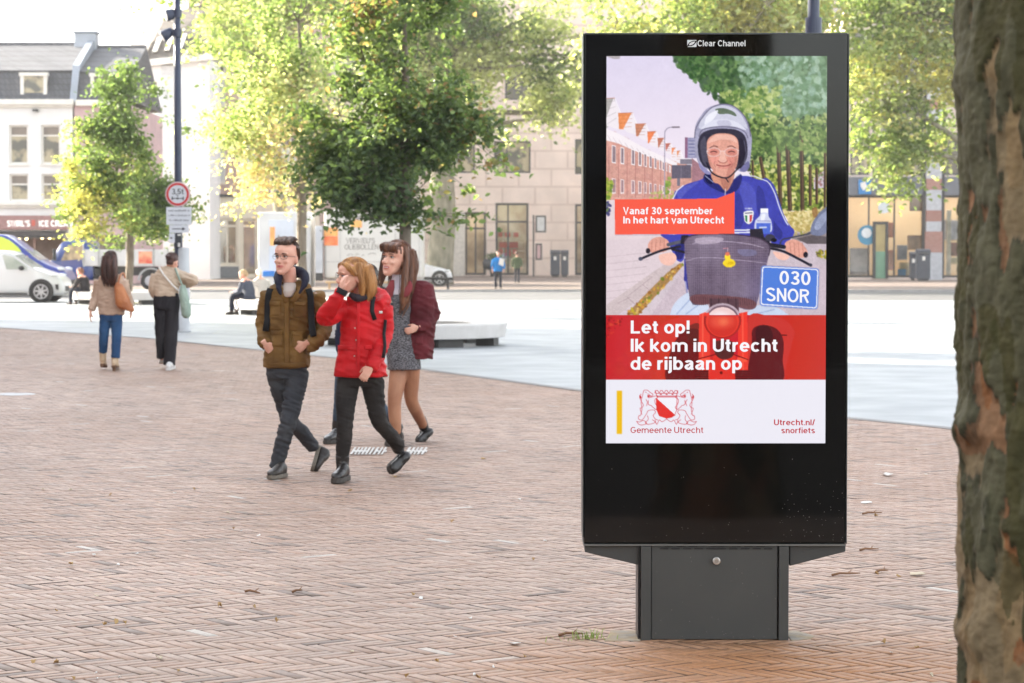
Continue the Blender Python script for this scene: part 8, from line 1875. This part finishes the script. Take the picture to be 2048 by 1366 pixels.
def traffic_post():
    D = 49.5; x = px(357, D)
    t = thing('lamp_post', (x, D, 0), 'dark blue lamp post with two spotlights and round traffic sign', 'lamp post')
    mb = MB(); mb.tube([(x, D, .0), (x, D, 3), (x - .01, D, 9.5)], [.088, .080, .062], 18); mb.build('pole', m_post, t, smooth=True)
    xc = px(364, D); mb = MB(); mb.loft([(V3(xc, D + .05, z), V3(r, 0, 0), V3(0, r, 0)) for z, r in ((0, .17), (.03, .17), (.04, .148), (1.70, .148), (1.74, .13))], 28); mb.build('sleeve', mat('pale grey sleeve', (.52, .53, .54), .5, scale=3), t, smooth=True)
    for v, u in ((29, 342), (68, 334)):
        c = at(u, v, D); mb = MB(); d = V3(-.80, -.25, -.55 if v > 50 else .1).normalized() if v > 50 else V3(-.75, -.35, -.25).normalized()
        a = d.cross(V3(0, 0, 1)).normalized(); b = a.cross(d)
        mb.loft([(c - d * .14, a * .03, b * .03), (c - d * .13, a * .075, b * .075), (c - d * .02, a * .11, b * .11), (c + d * .10, a * .125, b * .125), (c + d * .12, a * .118, b * .118)], 20); sl_ = mb.build('spotlight', m_post, t, smooth=True)
        mb = MB(); mb.loft([(c + d * .1205, a * .108, b * .108), (c + d * .124, a * .10, b * .10)], 18); mb.build('lens', mat('lamp lens', (.5, .52, .55), .15, scale=9), sl_)
        mb = MB(); mb.tube([c - d * .05 + V3(.06, 0, -.02), c + V3(.14, 0, .02), (x - .04, D, c.z + .02)], .022, 8); mb.tube([(x, D, c.z - .06), (x, D, c.z + .10)], .095, 14); mb.build('bracket', m_post, t)
    # round sign: 3,5 t axle load
    c = at(355.5, 388.5, D - .13); k = D / FPX
    mw = mat('sign white', (.66, .68, .72), .4, scale=5, amt=.1); mr_ = mat('sign red ring', srgb(205, 42, 46), .4, scale=5, amt=.2); mk = mat('sign black', (.02, .022, .03), .5)
    mb = MB(); mb.disc_y(c, 25 * k, .02, 48); sg = mb.build('round_sign', mat('sign rim', (.70, .55, .56), .4), t)
    mb = MB(); mb.disc_y(c + V3(0, -.0125, 0), 22.2 * k, .005, 48); mb.build('sign_face', mw, sg)
    mb = MB(); mb.ring_y(c + V3(0, -.018, 0), 18.2 * k, 22.4 * k, .006, 48); mb.build('red_ring', mr_, sg)
    yy = c.y - .018
    text_on('lettering', '3,5t', 344, 367, 388.5, 377.5, yy, mk, sg, bold=.01)
    mb = MB()
    for (u0, v0, u1, v1) in ((343.5, 393.5, 345.8, 400), (365.2, 393.5, 367.5, 400), (346, 396, 365, 397.6), (353.6, 395, 357, 398.6), (354.2, 390.5, 356.4, 393)):
        a = at(u0, v1, yy); b = at(u1, v0, yy); mb.box(a.x, b.x, yy - .0025 * (1 + (u0 % 2)), yy, a.z, b.z)
    mb.build('axle_symbol', mk, sg)
    def plate(u0, v0, u1, v1, d=.13):
        a = at(u0, v1, D - d); b = at(u1, v0, D - d); mb = MB(); mb.box(a.x, b.x, D - d - .006, D - d + .012, a.z, b.z); return mb.build('text_plate', mw, t, bevel=.006)
    p = plate(332.5, 414.2, 383, 449.5)
    mg = mat('grey lettering', (.17, .18, .21), .6); rng = random.Random(2)
    for v, u0, u1 in ((421.5, 337, 380), (431, 337, 380), (440.8, 339, 378)):
        u = u0; mb = MB()
        while u < u1 - 1:
            w = rng.uniform(.8, 1.4); h = rng.choice((2.2, 2.2, 3.4)); a = at(u, v + 1.2, D - .14); b = at(min(u1, u + w), v + 1.2 - h, D - .14)
            mb.box(a.x, b.x, D - .1375, D - .1362, a.z, b.z); u += w + (.5 if rng.random() < .85 else 2.4)
        mb.build('lettering', mg, p)
    p = plate(338.5, 450, 378, 466)
    mb = MB()
    pts = [(344.5, 457.0), (364.5, 457.0), (364.5, 454.2), (371, 457.8), (364.5, 461.4), (364.5, 458.6), (344.5, 458.6)]
    mb.poly_prism([at(u, v, D - .137) for u, v in pts], (0, -.003, 0)); mb.build('arrow', mk, p)
    p = plate(338, 467, 349.5, 485.5)
    mb = MB(); mb.poly_prism([at(u, v, D - .137) for u, v in ((339.5, 476), (343, 473.5), (343, 475.4), (345.5, 474.5), (345.5, 477), (343, 476.8), (343, 478.5))], (0, -.003, 0)); mb.build('arrow', mk, p)
    mb = MB(); a = at(348, 495, D - .09); b = at(363, 467, D - .09); mb.box(a.x, b.x, D - .12, D - .085, a.z, b.z); bx = mb.build('control_box', m_dark, t, bevel=.01)
    mb = MB(); a = at(356, 494, D - .12); b = at(360.5, 486, D - .12); mb.box(a.x, b.x, D - .124, D - .1205, a.z, b.z); a = at(355, 471.5, D - .12); b = at(362, 468.5, D - .12); mb.box(a.x, b.x, D - .124, D - .1205, a.z, b.z); mb.build('sticker', m_trim, bx)
traffic_post()
def lamp_behind():
    D = 27.0; x = px(1625, D); t = thing('lamp_post', (x, D, 0), 'dark lamp post rising directly behind the advertising display', 'lamp post')
    mb = MB(); mb.tube([(x, D, 0), (x, D, 1.2), (x, D, 1.21), (x, D, 4.2), (x, D, 4.21), (x, D, 8)], [.11, .11, .085, .080, .066, .055], 20); mb.build('pole', m_post, t, smooth=False)
    mb = MB(); mb.tube([(x, D, 4.08), (x, D, 4.26)], .092, 18); mb.build('collar', m_post, t)
    mb = MB(); mb.loft([((x, D, 8), (.08, 0, 0), (0, .08, 0)), ((x, D, 8.1), (.3, 0, 0), (0, .3, 0)), ((x, D, 8.2), (.32, 0, 0), (0, .32, 0)), ((x, D, 8.4), (.1, 0, 0), (0, .1, 0))], 20); mb.build('lantern', m_post, t, smooth=True)
lamp_behind()
m_bin = mat('anthracite bin', srgb(66, 72, 84), .45, scale=4, col2=srgb(56, 62, 74))
def bin_(u0, u1, v0, v1, D, label, dep=.6):
    h = rect(u0, v0, u1, v1, D); t = thing('litter_bin', ((h[0] + h[1]) / 2, D, 0), label, 'litter bin', 'dark grey litter bins'); zt = h[3]
    mb = MB(); mb.box(h[0], h[1], D, D + dep, .12, zt - .30); mb.build('body', m_bin, t, bevel=.03)
    mb = MB(); mb.poly_prism([(h[0] - .02, D - .02, zt - .298), (h[0] - .02, D - .02, zt - .08), (h[0] - .02, D + dep * .35, zt), (h[0] - .02, D + dep + .02, zt - .03), (h[0] - .02, D + dep + .02, zt - .298)], (h[1] - h[0] + .04, 0, 0)); ld = mb.build('lid', m_bin, t, bevel=.02)
    w = h[1] - h[0]; mb = MB(); mb.box(h[0] + w * .2, h[1] - w * .2, D - .035, D - .018, zt - .27, zt - .17); mb.build('slot', m_dark, ld)
    mb = MB(); c = (h[0] + h[1]) / 2; mb.box(c - .09, c + .07, D - .01, D - .002, zt - .62, zt - .40); mb.build('sticker', m_trim, t)
    mb = MB(); mb.box(h[0] + .08, h[1] - .08, D + .08, D + dep - .08, 0, .118); mb.build('foot', m_dark, t)
bin_(1101, 1120, 500, 552, 150, 'dark grey litter bin by the stone building, left one of the pair'); bin_(1122, 1137, 500, 552, 150.2, 'dark grey litter bin by the stone building, right one of the pair')
bin_(1835, 1861, 498, 560, 131, 'dark grey litter bin before the brick column of the glazed shop'); bin_(1822, 1833, 503, 556, 133, 'narrow dark litter bin tucked behind the bin at the brick column')
bin_(512, 521, 545, 562, 134, 'small grey bin in front of the brown building beside the kiosk')
def notice(u, D):
    x = px(u, D); t = thing('notice_board', (x, D, 0), 'slim dark post with two framed notices before the stone building', 'notice board')
    mb = MB(); mb.box(x - .05, x + .05, D, D + .1, 0, pz(430, D)); mb.build('post', m_dark, t)
    for (u0, v0, u1, v1, c, nm) in ((1069, 431, 1092, 465, (.60, .61, .60), 'pale notice'), (1069, 487, 1084, 520, (.62, .42, .42), 'pink notice')):
        h = rect(u0, v0, u1, v1, D); mb = MB(); mb.box(h[0] + .06, h[1], D - .02, D + .08, h[2], h[3]); f = mb.build('frame', m_dark, t, bevel=.01); mb = MB(); mb.box(h[0] + .16, h[1] - .10, D - .03, D - .021, h[2] + .1, h[3] - .1); mb.build('sheet', mat(nm, c, .5, scale=3), f)
notice(1067, 153)
def planter(u0, u1, D, label):
    h = rect(u0, 535, u1, 556, D); t = thing('shrub_tub', ((h[0] + h[1]) / 2, D, 0), label, 'planter'); c = V3((h[0] + h[1]) / 2, D, 0)
    mb = MB(); mb.loft([(c, V3(.26, 0, 0), V3(0, .26, 0)), (c + V3(0, 0, .55), V3(.36, 0, 0), V3(0, .36, 0))], 18); mb.build('tub', m_dark, t)
    rng = np.random.default_rng(3); P = np.array(c) + np.array([0, 0, 1.0]) + rng.normal(0, .25, (500, 3)); n = rng.normal(0, 1, (500, 3)); V, F = leaf_mesh(P, n, np.full(500, .15), rng); big_mesh('foliage', V, F, attr_mat('leaf 0.50', 'lcol'), t, ('lcol', np.repeat(np.array(GR) * rng.uniform(.6, 1.3, (500, 1)), 2, axis=0)))
planter(984, 994, 153, 'dark tub with a small round bush beside the tall shop window')
# café chair backs by the stone building
def chair(u, D, label):
    x = px(u, D); t = thing('terrace_chair', (x, D, 0), label, 'chair', 'dark terrace chairs at the stone building'); s = .5
    mb = MB(); mb.box(x - s / 2, x + s / 2, D - .25, D + .25, .44, .49); mb.build('seat', m_dark, t, bevel=.01)
    mb = MB(); mb.loft([((x, D + .25, .5), (s / 2, 0, 0), (0, .03, 0)), ((x, D + .30, .9), (s / 2 + .04, 0, 0), (0, .03, 0)), ((x, D + .33, 1.12), (s / 2 - .08, 0, 0), (0, .025, 0))], 14); mb.build('backrest', m_dark, t, smooth=True)
    for a in (-1, 1):
        for b in (-1, 1): mb = MB(); mb.tube([(x + a * .21, D + b * .21, .44), (x + a * .24, D + b * .25, 0)], .02, 6); mb.build('leg', m_dark, t)
chair(893, 150, 'dark rounded terrace chair by the shop entrance, left of the white pilaster'); chair(974, 150, 'dark rounded terrace chair by the shop entrance, right of the white pilaster')
# white lettering laid into the bricks behind the red coat's boot
def inlay():
    t = None; mb = MB(); rng = random.Random(7); z = .0062
    u = 700
    while u < 848:
        if 762 < u < 806: u += 5; continue
        w = rng.uniform(3, 5); a, b, c, d = gnd(u, 911), gnd(u + w, 911), gnd(u + w + 9, 897), gnd(u + 9, 897)
        for p in (a, b, c, d): p.z = z
        mb.poly_prism([a, b, c, d], (0, 0, .006))
        if rng.random() < .6:
            a, b, c, d = gnd(u + w + 3, 906), gnd(u + w + 7, 906), gnd(u + w + 9, 903), gnd(u + w + 5, 903)
            for p in (a, b, c, d): p.z = z
            mb.poly_prism([a, b, c, d], (0, 0, .006))
        u += w + rng.uniform(3.5, 5)
    o = mb.build('paving_inlay', mat('white inlay', (.62, .60, .57), .6, scale=9), None); tag(o, 'white inlaid lettering in the brick paving behind the red coat walker', 'paving inlay')
inlay()
# leaves, twigs, paper scraps
def scrap(u, v, w, hgt, m, name, label, cat, group, z=.006, curl=.01, n=7, seed=0):
    g = gnd(u, v); rng = random.Random(seed); k = g.y / FPX
    mb = MB(); c = [g + V3(math.cos(2*math.pi*i/n) * w * k / 2 * rng.uniform(.7, 1.1), math.sin(2*math.pi*i/n) * hgt * rng.uniform(.7, 1.1), z + curl * rng.random()) for i in range(n)]
    mid = g + V3(0, 0, z + curl * .2); base = [p - V3(0, 0, .003) for p in c]
    mb.add([mid] + c + base, [(0, 1 + i, 1 + (i + 1) % n) for i in range(n)] + [(1 + i, 1 + n + i, 1 + n + (i + 1) % n, 1 + (i + 1) % n) for i in range(n)] + [tuple(range(1 + n, 1 + 2 * n))[::-1]])
    o = mb.build(name, m, None); tag(o, label, cat, group)
m_paper = mat('white scrap', (.72, .71, .69), .6, scale=9); m_leafY = mat('dry leaf', (.42, .27, .10), .7, scale=9, col2=(.3, .17, .06)); m_leafP = mat('pale dry leaf', (.55, .46, .33), .7, scale=9); m_twig = mat('twig', (.24, .12, .06), .8, scale=12)
rg = random.Random(31)
for i in range(64):
    u = rg.uniform(-20, 1160) if rg.random() < .75 else rg.uniform(1700, 1905); v = 1366 - 470 * rg.random() ** 1.3
    kind = rg.random()
    if kind < .55: scrap(u, v, rg.uniform(4, 10), rg.uniform(.010, .024), m_leafP if kind < .3 else m_paper, 'fallen_leaf', 'small pale fallen leaf lying flat on the herringbone bricks', 'leaf', 'pale leaves and scraps strewn over the bricks', seed=i)
    else: scrap(u, v, rg.uniform(6, 12), rg.uniform(.012, .03), m_leafY, 'fallen_leaf', 'small curled brown leaf lying on the herringbone bricks', 'leaf', 'brown leaves strewn over the bricks', seed=i, curl=.02)
scrap(1776, 952, 26, .06, m_paper, 'paper_scrap', 'white crumpled paper on the bricks between display and near trunk', 'litter', None, curl=.02, seed=90); scrap(1733, 1007, 30, .03, m_paper, 'paper_strip', 'thin white paper strip on the bricks right of the display', 'litter', None, seed=91)
scrap(1835, 1151, 36, .04, m_leafP, 'pale_leaf', 'pale flattened leaf on the bricks close to the near trunk', 'leaf', None, seed=92); scrap(1030, 1290, 22, .03, m_paper, 'paper_scrap', 'small white scrap on the bricks left of the display foot', 'litter', None, seed=93)
scrap(30, 789, 90, .26, mat('pale paving patch', (.50, .51, .52), .6, scale=4), 'paving_patch', 'large pale patch on the brick square at the left edge', 'patch', None, curl=.001, n=12, seed=94)
def twig(u0, v0, u1, v1, label):
    a, b = gnd(u0, v0), gnd(u1, v1); m = a.lerp(b, .5) + V3(.01, .01, .012); a.z += .008; b.z += .01; mb = MB(); mb.tube([a, a.lerp(m, .5) + V3(0, .006, .004), m, b], [.0065, .006, .005, .003], 6); mb.tube([m, m + (b - a) * .2 + V3(.0, .05, .01)], [.004, .002], 5); o = mb.build('twig', m_twig, None, smooth=True); tag(o, label, 'twig', 'twigs on the bricks')
twig(1664, 1153, 1720, 1150, 'reddish twig right of the display foot, longest of the twigs'); twig(1725, 1030, 1764, 1028, 'thin twig on the bricks level with the bottom of the display'); twig(1752, 1147, 1776, 1144, 'short thick twig between display foot and near trunk'); twig(1720, 1103, 1757, 1101, 'dark twig beside the right wing of the display')
twig(1118, 1274, 1165, 1271, 'twig lying beside the grass tuft left of the display foot'); twig(490, 1186, 520, 1190, 'short twig on the open bricks below the man in brown'); twig(585, 1187, 604, 1184, 'bent twig on the open bricks below the red coat walker')
# grass tuft and weeds at the foot of the display
def tuft(u, v, n, h, label, seed):
    g = gnd(u, v); rng = np.random.default_rng(seed); mb = MB()
    for i in range(n):
        b = g + V3(rng.normal(0, .05), rng.normal(0, .035), 0); a = rng.uniform(0, 6.28); L = h * rng.uniform(.4, 1.1); d = V3(math.cos(a), math.sin(a) * .6, 0)
        m = b + d * L * .4 + V3(0, 0, L * .6); e = b + d * L * 1.0 + V3(0, 0, L * .75); w = V3(-d.y, d.x, 0) * .0032
        mb.add([b - w, b + w, m + w * .8, e, m - w * .8], [(0, 1, 2, 4), (4, 2, 3)])
    o = mb.build('grass_tuft', mat('grass blade', (.20, .30, .045), .6, col2=(.30, .36, .07), scale=30), None, fix=False); tag(o, label, 'grass', None, 'stuff')
tuft(1174, 1278, 46, .055, 'bright green grass tuft between the bricks left of the display foot', 1); tuft(1131, 1281, 10, .035, 'tiny weed sprouting left of the larger grass tuft', 2)
# cracked mortar collar round the display's foot
mb = MB(); g1 = at(1283, 1286, SY); rng = random.Random(4); zc = -.004
pts = [(g1.x - .16, SY - .03), (g1.x - .005, SY - .015), (g1.x - .005, SY + .25), (g1.x - .12, SY + .26)]
mb.poly_prism([(a, b, zc) for a, b in pts], (0, 0, .008)); g2 = at(1580, 1286, SY)
mb.poly_prism([(g2.x + .005, SY - .02, zc), (g2.x + .09, SY + .03, zc), (g2.x + .12, SY + .10, zc), (g2.x + .06, SY + .25, zc), (g2.x + .005, SY + .25, zc)], (0, 0, .008))
o = mb.build('mortar_collar', mat('cracked mortar', (.30, .27, .23), .9, col2=(.36, .26, .15), scale=11, bump=.5, bscale=30)); tag(o, kind='structure')
# ---------------------------------------------------------------- thin haze volume added to stand in for veiling lens glare
mb = MB(); mb.box(-110, 110, -40, 190, -1.2, 34)
hz = mb.build('glare_haze', [], None); tag(hz, 'thin haze added over the whole square in place of lens glare', None, None, 'stuff')
hm_ = bpy.data.materials.new('veiling glare air'); hm_.use_nodes = True; nt = hm_.node_tree
nt.nodes.remove(nt.nodes['Principled BSDF']); pv = nt.nodes.new('ShaderNodeVolumePrincipled')
pv.inputs['Color'].default_value = (1.0, .97, .93, 1); pv.inputs['Density'].default_value = .00034; pv.inputs['Anisotropy'].default_value = .3
nt.links.new(pv.outputs[0], nt.nodes['Material Output'].inputs['Volume'])
hz.data.materials.append(hm_)
